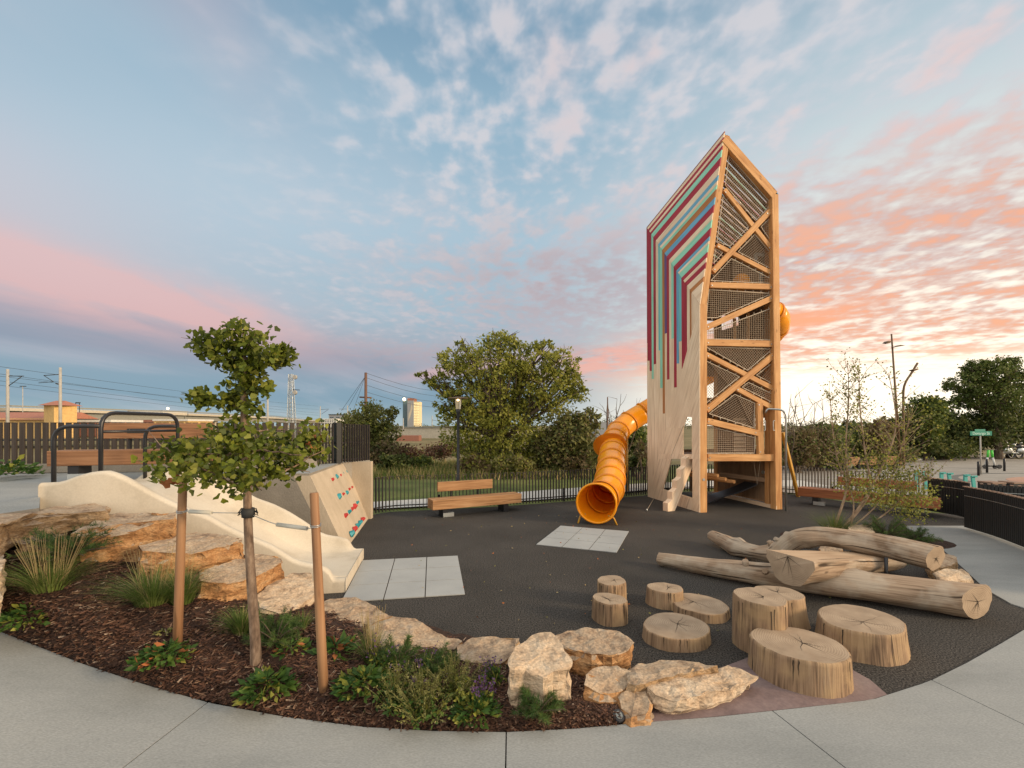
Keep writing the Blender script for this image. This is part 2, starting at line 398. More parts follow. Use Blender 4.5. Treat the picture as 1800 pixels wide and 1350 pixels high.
M['steel'] = plain('galvanised steel', (0.45, 0.47, 0.46), 0.35, 0.8)
M['black'] = plain('black powder coat', (0.018, 0.018, 0.02), 0.35)
M['rope'] = mat('net rope', [(0.34, 0.25, 0.17), (0.46, 0.36, 0.26)], 20, 0.8, 0)
M['ropepale'] = plain('pale border rope', (.52,.44,.34), .8)
M['wire'] = plain('thin dark wire', (0.03, 0.03, 0.03), 0.5)
M['orange'] = mat('orange tube plastic', [(0.96, 0.335, 0.006), (0.98, 0.40, 0.012)], 1.2, 0.26, 0.0, spec=0.5, trans=0.15)
M['orangerib'] = plain('orange flange', (0.74, 0.25, 0.012), 0.4)
M['ochre'] = plain('ochre steel', (0.50, 0.26, 0.03), 0.45)
M['rubber'] = mat('poured rubber', [(0.036, 0.032, 0.027), (0.064, 0.057, 0.049)], 0.45, 0.85, 0.9, bscale=70, fine=(62, 1.25), bdist=0.02, spec=0.3)
M['conc'] = mat('broom finished concrete', [(0.215, 0.222, 0.212), (0.27, 0.275, 0.262), (0.30, 0.303, 0.285)], 0.8, 0.85, 0.3, bscale=90, stretch=(.5, 1.5, 1), fine=(100, 0.16), bdist=0.004)
M['concpale'] = mat('pale concrete', [(0.48, 0.46, 0.42), (0.55, 0.53, 0.48)], 1.2, 0.8, 0.2, bscale=50, fine=(60, 0.06), bdist=0.003)
M['paver'] = mat('light paver', [(0.30, 0.305, 0.295), (0.355, 0.36, 0.345)], 1.6, 0.85, 0.2, bscale=90, fine=(120, 0.12), bdist=0.003)
M['stained'] = mat('purple stained concrete', [(0.13, 0.090, 0.085), (0.20, 0.14, 0.13), (0.24, 0.18, 0.16)], 2.4, 0.8, 0.4, bscale=12, fine=(40, 0.1))
M['shot'] = mat('sculpted cream concrete', [(0.42, 0.36, 0.27), (0.53, 0.465, 0.365), (0.56, 0.50, 0.40)], 1.4, 0.8, 0.2, bscale=34, fine=(50, 0.05), bdist=0.006)
M['climb'] = mat('board marked concrete', [(0.38, 0.31, 0.22), (0.50, 0.41, 0.30)], 2.2, 0.8, 0.3, bscale=30, fine=(50, 0.06), stretch=(1, 1, 0.4))
M['wallgrey'] = mat('retaining wall concrete', [(0.20, 0.175, 0.14), (0.28, 0.25, 0.205)], 1.5, 0.85, 0.3, bscale=25, fine=(50, 0.08))
M['mulch'] = mat('bark mulch', [(0.018, 0.010, 0.006), (0.042, 0.021, 0.013), (0.08, 0.04, 0.024)], 16, 0.9, 1.0, bscale=40, bdist=0.04)
for i, c in enumerate([(0.075, 0.034, 0.019), (0.12, 0.056, 0.032), (0.04, 0.019, 0.012), (0.20, 0.115, 0.07), (0.33, 0.24, 0.17)]):
    M['chip%d' % i] = plain('bark chip', c, 0.85)
M['grass'] = mat('mown grass', [(0.065, 0.09, 0.02), (0.12, 0.145, 0.035), (0.17, 0.175, 0.055)], 0.5, 0.9, 0.8, bscale=30, fine=(25, 0.3), bdist=0.05)
M['dry'] = mat('dry meadow', [(0.07, 0.075, 0.025), (0.16, 0.125, 0.05), (0.22, 0.17, 0.08)], 0.09, 0.95, 0.6, bscale=3, fine=(2, 0.3), bdist=0.1)
RK = dict(rough=0.9, bump=1.0, bscale=7, bdist=0.05, stretch=(1, 1, 2.2))
def rockmat(name, stops, sc, fine): return mat(name, stops, sc, fine=fine, detail=9, pos=[.30+.45*i/(len(stops)-1) for i in range(len(stops))], **RK)
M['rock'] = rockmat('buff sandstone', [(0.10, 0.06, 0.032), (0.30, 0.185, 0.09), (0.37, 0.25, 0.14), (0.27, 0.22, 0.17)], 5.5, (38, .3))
M['rocktop'] = rockmat('grey tan sandstone top', [(0.15, 0.10, 0.065), (0.32, 0.225, 0.145), (0.39, 0.295, 0.20), (0.26, 0.225, 0.19)], 6.5, (45, .28))
M['rockor'] = rockmat('orange sandstone', [(0.11, 0.055, 0.025), (0.33, 0.165, 0.065), (0.43, 0.25, 0.115), (0.30, 0.22, 0.145)], 5.0, (42, .3))
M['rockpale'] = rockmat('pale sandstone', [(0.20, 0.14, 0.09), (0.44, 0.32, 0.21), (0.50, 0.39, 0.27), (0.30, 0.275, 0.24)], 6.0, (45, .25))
M['drift'] = wood('weathered driftwood', (0.44, 0.325, 0.22), (0.33, 0.23, 0.15), (0.15, 0.098, 0.06), gs=1.3, bump=1.0, check=0.9, patch=((0.46, 0.39, 0.30), .6, 3.5), rough=0.8)
M['stumpside'] = wood('stump side', (0.37, 0.255, 0.155), (0.28, 0.18, 0.105), (0.12, 0.075, 0.045), gs=1.9, bump=1.0, check=0.95, patch=((0.40, 0.27, 0.14), .55, 4.5), knots=False, rough=0.8)
M['halflog'] = wood('sawn log face', (0.50, 0.36, 0.235), (0.44, 0.305, 0.19), (0.34, 0.22, 0.13), gs=0.6, bump=0.3, check=0.2, knots=False, rough=0.75)
def rings(name, scale=1.0, a=(0.42, 0.315, 0.215), b_=(0.22, 0.155, 0.10)):
    m = bpy.data.materials.new(name); m.use_nodes = True; t = m.node_tree; N = t.nodes; Lk = t.links
    b = N['Principled BSDF']; b.inputs['Roughness'].default_value = 0.8; b.inputs['Specular IOR Level'].default_value = 0.25
    tcn = N.new('ShaderNodeTexCoord'); wv = N.new('ShaderNodeTexWave'); wv.wave_type = 'RINGS'; wv.rings_direction = 'SPHERICAL'
    wv.inputs['Scale'].default_value = 16*scale; wv.inputs['Distortion'].default_value = 6.0; wv.inputs['Detail'].default_value = 3; wv.inputs['Detail Scale'].default_value = 0.6
    Lk.new(tcn.outputs['UV'], wv.inputs['Vector'])
    nz = N.new('ShaderNodeTexNoise'); nz.inputs['Scale'].default_value = 5; nz.inputs['Detail'].default_value = 6; Lk.new(tcn.outputs['UV'], nz.inputs['Vector'])
    mth = N.new('ShaderNodeMath'); mth.operation = 'MULTIPLY_ADD'; mth.inputs[1].default_value = 0.24; Lk.new(wv.outputs[0], mth.inputs[0])
    s2 = N.new('ShaderNodeMath'); s2.operation = 'MULTIPLY'; s2.inputs[1].default_value = 0.95; Lk.new(nz.outputs[0], s2.inputs[0]); Lk.new(s2.outputs[0], mth.inputs[2])
    cr = N.new('ShaderNodeValToRGB'); cr.color_ramp.elements[0].position = 0.25; cr.color_ramp.elements[1].position = 0.85
    cr.color_ramp.elements[0].color = (*b_, 1); cr.color_ramp.elements[1].color = (*a, 1); Lk.new(mth.outputs[0], cr.inputs[0])
    Lk.new(cr.outputs[0], b.inputs['Base Color'])
    bp = N.new('ShaderNodeBump'); bp.inputs['Strength'].default_value = 0.35; bp.inputs['Distance'].default_value = 0.006; Lk.new(mth.outputs[0], bp.inputs['Height']); Lk.new(bp.outputs[0], b.inputs['Normal'])
    return m
M['rings'] = rings('sawn end grain')
M['crack'] = plain('drying crack', (0.05, 0.035, 0.022), 0.9)
M['bark'] = mat('grey brown bark', [(0.05, 0.035, 0.025), (0.12, 0.088, 0.062), (0.19, 0.15, 0.11)], 9, 0.9, 1.0, stretch=(1, 1, 0.25), bscale=20)
M['barkpale'] = mat('young tree bark', [(0.07, 0.045, 0.03), (0.20, 0.13, 0.085), (0.33, 0.235, 0.16)], 22, 0.9, 1.0, stretch=(1, 1, 0.3), bscale=35, bdist=0.01)
M['birch'] = mat('pale stem bark', [(0.20, 0.13, 0.08), (0.42, 0.30, 0.20)], 10, 0.8, 0.4, stretch=(1, 1, 0.5))
def leafmat(name, a, b_, c, scale=1.2, trans=0.3):
    return mat(name, [a, b_, c], scale, 0.55, 0.0, detail=4, trans=trans, spec=0.25, fine=(9, 0.22))
M['cotton'] = leafmat('cottonwood leaf', (0.19, 0.21, 0.035), (0.32, 0.32, 0.06), (0.43, 0.41, 0.10), trans=.5)
M['darkleaf'] = leafmat('dark leaf', (0.035, 0.05, 0.014), (0.07, 0.09, 0.024), (0.12, 0.135, 0.036))
M['olive'] = leafmat('olive leaf', (0.085, 0.095, 0.026), (0.165, 0.165, 0.05), (0.25, 0.235, 0.08))
M['brownleaf'] = leafmat('brown scrub', (0.085, 0.062, 0.03), (0.16, 0.115, 0.055), (0.23, 0.175, 0.08))
M['redleaf'] = leafmat('reddish scrub', (0.055, 0.028, 0.02), (0.10, 0.045, 0.032), (0.13, 0.075, 0.04))
M['midgreen'] = leafmat('mid green leaf', (0.05, 0.075, 0.016), (0.10, 0.135, 0.028), (0.16, 0.19, 0.045))
M['ginkgo'] = leafmat('ginkgo leaf', (0.055, 0.08, 0.01), (0.125, 0.155, 0.018), (0.24, 0.25, 0.03), 3.5, trans=.35)
M['rustleaf'] = plain('dead leaf', (0.30, 0.10, 0.03), 0.8)
M['pine'] = leafmat('pine needles', (0.035, 0.075, 0.02), (0.075, 0.135, 0.035), (0.13, 0.19, 0.05), 5)
M['blade'] = leafmat('grass blade', (0.06, 0.10, 0.018), (0.12, 0.175, 0.035), (0.20, 0.23, 0.06), 6)
M['straw'] = plain('dry grass stem', (0.36, 0.27, 0.12), 0.8)
M['perennial'] = leafmat('perennial leaf', (0.025, 0.06, 0.014), (0.055, 0.115, 0.022), (0.11, 0.17, 0.03), 6)
M['yleaf'] = leafmat('yellow green sprig', (0.12, 0.13, 0.03), (0.22, 0.21, 0.07), (0.30, 0.28, 0.12), 6)
M['purple'] = plain('violet blossom', (0.10, 0.045, 0.13), 0.8)
M['redhold'] = plain('red climbing hold', (0.42, 0.03, 0.025), 0.5)
M['tealhold'] = plain('teal climbing hold', (0.02, 0.24, 0.28), 0.5)
M['picket'] = wood('dark stained picket', (0.060, 0.047, 0.038), (0.045, 0.034, 0.027), (0.03, 0.022, 0.018), knots=False)
M['picketw'] = wood('weathered picket', (0.15, 0.10, 0.065), (0.10, 0.065, 0.042), (0.05, 0.032, 0.02), knots=False)
M['panel'] = plain('charcoal slat', (0.016, 0.017, 0.016), 0.55)
M['cap'] = plain('brown cap strip', (0.25, 0.16, 0.11), 0.7)

# ------------------------------------------------------------------ ground, paving, beds
def ground_z(X, Y):
    z = -0.05
    if Y > 26: z -= 2.2*min(1, (Y-26)/45.0)*(1.0 if X < 10 else max(0.0, 1-(X-10)/14.0))
    if Y > 200: z = z*max(0, 1-(Y-200)/300)-0.3
    return z
ys = [-14, -6, 0, 4, 8, 12, 16]+list(np.arange(18, 60, 1.5))+[64, 70, 78, 90, 110, 140, 180, 240, 330, 500, 800, 1300, 2200, 4200]
mb = MB(); nx = 64
for Y in ys:
    W = 40+max(0, Y)*2.2
    for i in range(nx+1):
        X = -W+2*W*i/nx; z = ground_z(X, Y)
        if 30 < Y < 200: z += 0.25*mnoise.noise(Vector((X*0.08, Y*0.08, 0)))
        mb.v.append((X, Y, z))
mb.idx([(r*(nx+1)+i, r*(nx+1)+i+1, (r+1)*(nx+1)+i+1, (r+1)*(nx+1)+i) for r in range(len(ys)-1) for i in range(nx)], 0, 0, None, True)
for k, f in enumerate(mb.f):
    Yc = mb.v[f[0]][1]; mb.m[k] = 0 if Yc < 27 else 1
tag(mb.build('ground', [M['grass'], M['dry']]), kind='structure')

FENCE = [(-3.62, 11.55), (-3.2, 12.0), (-2.4, 12.25), (-0.8, 12.7), (0.6, 13.2), (1.71, 13.7), (3.0, 14.25), (4.2, 14.78), (5.6, 15.55), (7.2, 15.75), (8.5, 15.5), (9.35, 15.05), (10.0, 13.7), (10.6, 12.6), (11.0, 11.9)]
FENCE = [(p.x, p.y) for p in smooth_path([(x, y, 0) for x, y in FENCE], 5)]
# rubber play surface: fan from a centre to fence line and beyond the planted arc
mb = MB()
out = [(-5.6, 8.4), (-3.6, 8.4), (-3.5, 11.2)]+FENCE+[(11.6, 11.6), (12.2, 10.4), (10.9, 9.4), (9.6, 8.0), (8.2, 6.0), (7.0, 4.6), (4.5, 3.3), (2, 3.0), (0, 3.05), (-2.2, 3.2), (-3.3, 4.0), (-4.2, 5.2), (-5.0, 6.5)]
c0 = (1.5, 8.2, 0.0)
for i in range(len(out)):
    a, b = out[i], out[(i+1) % len(out)]
    mb.face([c0, (b[0], b[1], 0), (a[0], a[1], 0)][::-1], 0)
tag(mb.build('playground_surface', M['rubber']), kind='structure')

EDGE = [(-420, 1010, .50), (-180, 1060, .40), (0, 1110, .30), (140, 1165, .20), (250, 1202, .13), (370, 1236, .07), (500, 1260, .03), (640, 1278, .01), (760, 1285, 0), (890, 1287, 0), (1010, 1281, 0), (1130, 1270, 0), (1260, 1260, 0),
        (1400, 1245, 0), (1533, 1230, 0), (1633, 1198, 0), (1700, 1165, 0), (1767, 1127, 0), (1800, 1107, 0)]
KERB = 0.012
def edge_pt(px):
    y, z = lerp_pts(EDGE, px); p = at(px, y, z+KERB); return p
inner = []
cols = sorted(set(list(range(-420, 1801, 20))+[365, 890, 1358, 1638]))
joints = {365, 890, 1358, 1638}
dirs = [(-420, -0.55, -0.9), (0, -.35, -1), (365, -.12, -1), (890, 0.0, -1), (1358, .23, -1), (1638, .24, -1), (1800, .6, -1)]
slabs = [[]]
for px in cols:
    p = edge_pt(px); a, b = lerp_pts(dirs, px); d = Vector((a, b, 0)).normalized()
    slabs[-1].append((p, d))
    if px in joints: slabs.append([(p, d)])
right = [(6.42, 5.3), (6.36, 5.8), (6.57, 6.31), (6.94, 6.88), (7.45, 7.65), (7.98, 8.48), (8.45, 9.4), (8.85, 10.3)]
rd = [(1, -.7), (1, -.45), (1, -.3), (1, -.2), (1, -.1), (1, -.02), (1, 0.0), (1, 0.0)]
for (x, y), d in zip(right, rd): slabs[-1].append((Vector((x, y, KERB)), Vector((d[0], d[1], 0)).normalized()))
for k, s in enumerate(slabs):       # keep 9 mm open at each joint
    if k: s[0] = (s[0][0]+Vector((0.005, 0, 0)), s[0][1])
    if k < len(slabs)-1: s[-1] = (s[-1][0]-Vector((0.005, 0, 0)), s[-1][1])
mb = MB()
for s in slabs:
    for i in range(len(s)-1):
        (p, d), (q, e) = s[i], s[i+1]
        far = 7.0
        L0 = 1.75 if p.y > 9.8 and p.x > 8 else far; L1 = 1.6 if q.y > 9.8 and q.x > 8 else far
        mb.face([p, p+d*L0, q+e*L1, q]); mb.face([p, q, q-Vector((0, 0, .12)), p-Vector((0, 0, .12))])
    for (p, d) in (s[0], s[-1]):
        mb.face([p, p+d*7, p+d*7-Vector((0, 0, .1)), p-Vector((0, 0, .1))])
walk = tag(mb.build('sidewalk', M['conc']), kind='structure')
mb = MB()
for s in slabs:
    for i in range(len(s)-1):
        (p, d), (q, e) = s[i], s[i+1]
        z = Vector((0, 0, .022)); mb.face([p-z-d*.02, p+d*7-z, q+e*7-z, q-z-e*.02])
tag(mb.build('sidewalk_base', M['crack']), kind='structure')

# stained concrete apron
ap = [(1098, 1272.5), (1180, 1266), (1260, 1259.5), (1400, 1244.5), (1470, 1237), (1530, 1230), (1560, 1221), (1530, 1195), (1450, 1150), (1390, 1140), (1330, 1150), (1250, 1180), (1140, 1225)]
mb = MB(); P = [at(x, y, 0.008) for x, y in ap]; c = sum(P, Vector())/len(P)
for i in range(len(P)): mb.face([c, P[i], P[(i+1) % len(P)]])
tag(mb.build('stained_path', M['stained']), kind='structure')

# paving pads
def pad(corners, nu, nv):
    a, b, c, d = [Vector(p) for p in corners]; mb = MB(); g = 0.007
    def P(u, v): return (a*(1-u)+b*u)*(1-v)+(d*(1-u)+c*u)*v
    for i in range(nu):
        for j in range(nv):
            u0, u1, v0, v1 = i/nu, (i+1)/nu, j/nv, (j+1)/nv
            e = g/((b-a).length); f = g/((d-a).length)
            q = [P(u0+e, v0+f), P(u1-e, v0+f), P(u1-e, v1-f), P(u0+e, v1-f)]; z = Vector((0, 0, .016))
            mb.face([x+z for x in q])
            for k in range(4): mb.face([q[k]+z, q[k], q[(k+1) % 4], q[(k+1) % 4]+z])
    mb.face([a+Vector((0, 0, .004)), b+Vector((0, 0, .004)), c+Vector((0, 0, .004)), d+Vector((0, 0, .004))], 1)
    return mb
A = at(805, 978); B = at(817, 1040); u = (B-A).normalized(); vdir = Vector((-u.y, u.x, 0))
if vdir.x > 0: vdir = -vdir
pa = pad([A+vdir*1.6, A, A+u*1.84, A+u*1.84+vdir*1.6], 3, 3)
tag(pa.build('paving_pad', [M['paver'], M['crack']]), kind='structure')
A = at(985, 925); u = (at(1105, 935)-A).normalized(); v_ = Vector((u.y, -u.x, 0))
if v_.y > 0: v_ = -v_
pa = pad([A, A+u*1.52, A+u*1.52+v_*1.75, A+v_*1.75], 3, 3)
tag(pa.build('paving_pad', [M['paver'], M['crack']]), kind='structure')

# light concrete path and plaza outside the fence
mb = MB()
near = [(-5.5, 11.6), (-4.0, 12.4), (-2.4, 12.9), (0.6, 13.9), (3.0, 15.0), (5.4, 16.4), (9.0, 17.0), (12, 17)]
farl = [(-6.5, 12.6), (-4.3, 13.55), (-2.66, 14.2), (0.2, 15.6), (2.6, 16.8), (5.0, 17.9), (9.0, 19.0), (12, 19)]
for i in range(len(near)-1):
    mb.face([(*near[i], 0.0), (*near[i+1], 0.0), (*farl[i+1], 0.0), (*farl[i], 0.0)])
tag(mb.build('garden_path', M['concpale']), kind='structure')
M['plaza'] = mat('plaza pavers', [(0.24, 0.22, 0.19), (0.34, 0.31, 0.27)], 0.35, 0.85, 0.15, bscale=20, fine=(3, 0.18), stretch=(1, 6, 1))
M['plazared'] = mat('salmon pavers', [(0.36, 0.20, 0.14), (0.44, 0.27, 0.19)], 0.6, 0.85, 0.1)
mb = MB()
pl = [(8.9, 17.2), (9.0, 15.9), (10.2, 15.0), (11.2, 13.4), (11.6, 11.9), (11.9, 9.9), (14, 8.5), (40, 8.5), (52, 34), (33.5, 33.6), (22, 27.5), (13.9, 23.9), (9.5, 22.4)]
c = Vector((18, 18, -0.012))
for i in range(len(pl)): mb.face([c, (*pl[i], -0.012), (*pl[(i+1) % len(pl)], -0.012)][::1])
tag(mb.build('plaza', M['plaza']), kind='structure')
mb = MB(); c = Vector((24.5, 18.3, -0.006)); ring = [c+Vector((4.0*math.cos(t), 2.2*math.sin(t), 0)) for t in np.linspace(0, 2*math.pi, 40)[:-1]]
mb.face(ring); tag(mb.build('plaza_circle', M['plazared']), kind='structure')
mb = MB()      # dark sweeping bands in the plaza
for cx, cy, r, a0, a1, w in ((24.5, 18.3, 5.6, 20, 178, .35), (16, 30, 9.0, 215, 330, .18), (20, 36, 13.5, 215, 320, .18)):
    pr = None
    for t in np.linspace(R(a0), R(a1), 40):
        q = (Vector((cx+r*math.cos(t), cy+r*.62*math.sin(t), -0.007)), Vector((cx+(r+w)*math.cos(t), cy+(r+w)*.62*math.sin(t), -0.007)))
        if pr: mb.face([pr[0], pr[1], q[1], q[0]])
        pr = q
M['band'] = plain('dark paver band', (0.12, 0.12, 0.11), 0.85)
tag(mb.build('plaza_band', M['band']), kind='structure')

# mulch bed
BED = [  # px, sidewalk edge y z | boulder line y z | behind y z
    (-420, 1010, .50, 950, 1.25, 905, 1.42), (-180, 1060, .40, 960, 1.12, 900, 1.38), (0, 1110, .30, 965, .98, 905, 1.25), (140, 1165, .20, 965, .93, 905, 1.20), (230, 1195, .15, 975, .79, 912, 1.12), (300, 1217, .11, 985, .70, 915, 1.0),
    (450, 1251, .045, 1040, .44, 985, .50), (560, 1269, .02, 1090, .32, 1050, .20), (650, 1278, .01, 1122, .20, 1075, .06), (800, 1286, 0, 1150, .13, 1110, -.01), (900, 1286.5, 0, 1175, .10, 1130, -.02), (1000, 1281, 0, 1195, .06, 1150, -.03), (1100, 1272.5, 0, 1240, .02, 1190, -.03)]
def bed(px, py):
    ya, za, yb, zb, yc, zc = lerp_pts(BED, px)
    if py >= yb: t = (py-yb)/(ya-yb); z = zb+(za-zb)*min(t, 1.0); bul = 0.05*math.sin(math.pi*min(1, max(0, t)))
    else: t = (py-yc)/(yb-yc); z = zc+(zb-zc)*max(t, 0.0); bul = 0
    return at(px, py, z+bul)
mb = MB(); cols = list(range(-420, 1101, 16)); NR = 30
for px in cols:
    ya, za, yb, zb, yc, zc = lerp_pts(BED, px)
    for r in range(NR+1):
        t = r/NR; py = ya+(yb-ya)*t/0.75 if t < .75 else yb+(yc-yb)*(t-.75)/.25
        p = bed(px, py); 
        if r > 0: p.z += 0.022*mnoise.noise(p*5)+0.012*mnoise.noise(p*17)
        mb.v.append(tuple(p))
mb.idx([(i*(NR+1)+r, (i+1)*(NR+1)+r, (i+1)*(NR+1)+r+1, i*(NR+1)+r+1) for i in range(len(cols)-1) for r in range(NR)], 0, 0, None, True)
tag(mb.build('mulch_bed', M['mulch']), kind='structure')
# loose bark
def chips(name, pts, lo=.02, hi=.085):
    n = len(pts); mb = MB()
    for p in pts:
        L = random.uniform(lo, hi)*(1.6 if random.random() < .06 else 1); w = random.uniform(.005, .017); a = random.uniform(0, math.pi); tl = random.uniform(-.35, .35)
        d = Vector((math.cos(a)*math.cos(tl), math.sin(a)*math.cos(tl), math.sin(tl)))*L/2; s = Vector((-math.sin(a), math.cos(a), random.uniform(-.5, .5)))*w/2; up = Vector((0, 0, random.uniform(.002, .005)))
        c = Vector(p)+Vector((0, 0, abs(d.z)*.7+.004)); m = random.choices([0, 1, 2, 3, 4], [30, 26, 30, 10, 3])[0]
        a1, a2, a3, a4 = c-d-s, c+d-s*.6, c+d+s*.6, c-d+s
        mb.face([a1+up, a2+up, a3+up, a4+up], m); mb.face([a1, a2, a2+up, a1+up], m); mb.face([a3, a4, a4+up, a3+up], m)
    return mb
pts = []
for _ in range(26000):
    px = random.uniform(-60, 1100); ya, za, yb, zb, yc, zc = lerp_pts(BED, px)
    py = ya-(ya-yc)*random.random()**1.0*0.92-1.0
    p = bed(px, py)
    if px > 1085: continue
    pts.append(p)
tag(chips('bark_mulch', pts).build('bark_mulch', [M['chip%d' % i] for i in range(5)]), 'loose reddish bark mulch covering the planting bed', 'mulch', kind='stuff')
# small bed behind the logs on the right
mb = MB(); c = Vector((6.95, 9.3, .10)); ring = []
for k in range(28):
    t = 2*math.pi*k/28; ring.append(Vector((7.1+1.55*math.cos(t+.5), 9.1+.95*math.sin(t+.5)-.25*math.cos(t), .006)))
for k in range(28): mb.face([c, ring[k], ring[(k+1) % 28]], 0, None, True)
tag(mb.build('planting_bed', M['mulch']), kind='structure')

# terrace at the left, 1.4 m up
TZ = 1.40
SO = Vector((-2.275, 6.22, 0)); SW = Vector((-.168, .986, 0)).normalized(); SA = Vector((-.986, -.168, 0)).normalized()
def sl(L, w, z): return SO+SA*L+SW*w+Vector((0, 0, z))
mb = MB()
tp = [sl(2.95, 1.60, 0), sl(2.95, .03, 0), sl(3.62, .03, 0), at(69, 893, 1.34), at(0, 903, 1.31), at(-150, 925, 1.28), at(-420, 945, 1.25), (-18, 3.6, 1.25), (-18, 9.1, 0), (-6, 9.5, 0), (-4.35, 10.3, 0), (-3.62, 11.6, 0), (-4.1, 11.05, 0), (-3.72, 8.36, 0), (-5.5, 8.3, 0)]
tp = [Vector((p[0], p[1], p[2] if p[2] > 1 else TZ)) for p in tp]
bm = bmesh.new(); f = bm.faces.new([bm.verts.new(p) for p in tp]); bmesh.ops.triangulate(bm, faces=[f])
for f in bm.faces: mb.face([v.co.copy() for v in f.verts] if f.normal.z > 0 else [v.co.copy() for v in f.verts][::-1])
bm.free()
for i in range(len(tp)):
    a, b = tp[i], tp[(i+1) % len(tp)]; mb.face([a, b, (b.x, b.y, -.1), (a.x, a.y, -.1)], 1)
tag(mb.build('terrace', [M['conc'], M['wallgrey']]), kind='structure')

# ------------------------------------------------------------------ sculpted slide
def wall_px(pts, w):
    out = []
    O = SO+SW*w
    for px, py in pts:
        k = (px-900)/FPX; L = (k*O.y-O.x)/(SA.x-k*SA.y); p = O+SA*L; out.append((L, CAMZ-(py-HOR)*p.y/FPX))
    return sorted(out)
nearT = wall_px([(588, 1017), (581.7, 1002), (562, 992.5), (534, 988), (518, 983), (479, 958), (445, 944), (420, 934), (395, 922), (368, 906), (335, 895), (300, 880), (270, 865), (242, 849), (213, 833.5), (192, 827), (170, 828), (141, 835), (119.5, 843.6), (105, 847), (69, 848.6)], 0.07)
farT = wall_px([(622.8, 958), (612, 948), (598, 944), (576, 941), (562, 935.5), (534, 916), (506.7, 899), (479, 885.5), (451, 876), (423, 860), (395.6, 845), (360, 828), (330, 821), (300, 824), (270, 829)], 1.56)
def floor_z(L):
    return lerp_pts([(0, .18), (.55, .185), (.85, .23), (1.15, .38), (1.6, .70), (2.1, 1.08), (2.45, 1.32), (2.7, 1.41), (3.0, 1.43), (4, 1.43)], L)[0]
Ls = [0, .02, .12, .16, .19, .22, .27, .33, .4, .5]+list(np.linspace(.6, 3.62, 34)); mb = MB(); W = 1.633
prof_n = None
for L in Ls:
    fz = floor_z(L)
    def topz(T):
        z = float(np.interp(L, [t[0] for t in T], [t[1] for t in T])); r = min(1, max(0, (L-.14)/.12)); r = math.sin(r*math.pi/2)
        return max(fz, fz+(z-fz)*r)
    n, f_ = topz(nearT), max(topz(farT), fz+0.0) if L < 3.3 else max(fz, topz(farT)-(L-3.3))
    def pr(w, z): return tuple(sl(L, w, z))
    t = .13; pts = [(0, -.05), (0, n-.05)]
    for a in (20, 45, 70, 90): pts.append((.06-.06*math.cos(R(a)), n-.05+.05*math.sin(R(a))))
    pts += [(t-.02, n-.004), (t, n-.03)]
    hn = max(0, n-fz); pts += [(t+.015, n-hn*.5), (t+.03+.10*min(1, hn/.2), fz+.01*min(1, hn/.1)), (t+.16, fz), (W/2, fz)]
    hf = max(0, f_-fz); pts += [(W-t-.16, fz), (W-t-.03-.10*min(1, hf/.2), fz+.01*min(1, hf/.1)), (W-t-.015, f_-hf*.5), (W-t, f_-.03), (W-t+.02, f_-.004)]
    for a in (90, 70, 45, 20): pts.append((W-.06+.06*math.cos(R(a)), f_-.05+.05*math.sin(R(a))))
    pts += [(W, f_-.05), (W, -.05)]
    prof_n = len(pts); mb.v += [pr(w, z) for w, z in pts]
k = prof_n
mb.idx([(i*k+j, i*k+j+1, (i+1)*k+j+1, (i+1)*k+j) for i in range(len(Ls)-1) for j in range(k-1)], 0, 0, None, True)
mb.idx([tuple(range(k)), tuple(range((len(Ls)-1)*k, len(Ls)*k))[::-1]], 0, 0)
slide = mb.build('concrete_slide', M['shot'], origin=sl(1.5, .8, 0))
tag(slide, 'wide cream sculpted concrete slide with low rounded side walls running down from the terrace', 'slide')

# black tubular rails on the slide top
t = thing('handrail', 'black bent steel tube handrail arching over the top of the concrete slide', 'handrail', sl(2.85, .8, TZ))
za, zb = 2.45, 2.20; r = .026; NL, NW, FL, FW = 3.08, .22, 2.80, 1.46
mb = MB(); mb.tube(arc_pts([sl(NL, NW, 1.35), sl(NL, NW, za), sl(FL, FW, za), sl(FL, FW, 1.3)], .22), r); mb.build('arch_bar', M['black'], t)
mb = MB(); mb.tube([sl(NL, NW, zb), sl(FL, FW, zb)], .018); mb.build('cross_bar', M['black'], t)
for w, L0_, L1 in ((NW, NL, 3.61), (FW, FL, 3.26)):
    mb = MB(); mb.tube(arc_pts([sl(L0_, w, 2.27), sl(L1, w, 2.27), sl(L1, w, 1.3)], .2), r); mb.build('side_hoop', M['black'], t)

# ------------------------------------------------------------------ climbing wall
t = thing('climbing_wall', 'leaning board-marked concrete climbing wall with rows of teal and red holds', 'climbing wall', (-3.4, 9.7, 0))
n0, n1, f0, f1 = Vector((-3.0, 8.3, 0)), Vector((-3.68, 8.3, 1.36)), Vector((-3.47, 11.1, 0)), Vector((-4.07, 11.1, 1.37))
mb = MB(); bk = Vector((-.30, 0, 0))
NU, NV = 14, 8
def wallP(u, v):   # u near->far, v bottom->top
    return (n0*(1-u)+f0*u)*(1-v)+(n1*(1-u)+f1*u)*v
mb.face([n0-Vector((0, 0, .1)), wallP(1, 0)-Vector((0, 0, .1)), wallP(1, 1), wallP(0, 1)])
mb.face([wallP(0, 1), wallP(1, 1), wallP(1, 1)+bk, wallP(0, 1)+bk])
mb.face([wallP(1, 1)+bk, wallP(1, 0)+bk-Vector((0, 0, .1)), wallP(0, 0)+bk-Vector((0, 0, .1)), wallP(0, 1)+bk])
mb.face([wallP(1, 0)-Vector((0, 0, .1)), wallP(1, 0)+bk-Vector((0, 0, .1)), wallP(1, 1)+bk, wallP(1, 1)])
mb.face([wallP(0, 0)-Vector((0, 0, .1)), wallP(0, 1), wallP(0, 1)+bk, wallP(0, 0)+bk-Vector((0, 0, .1))])
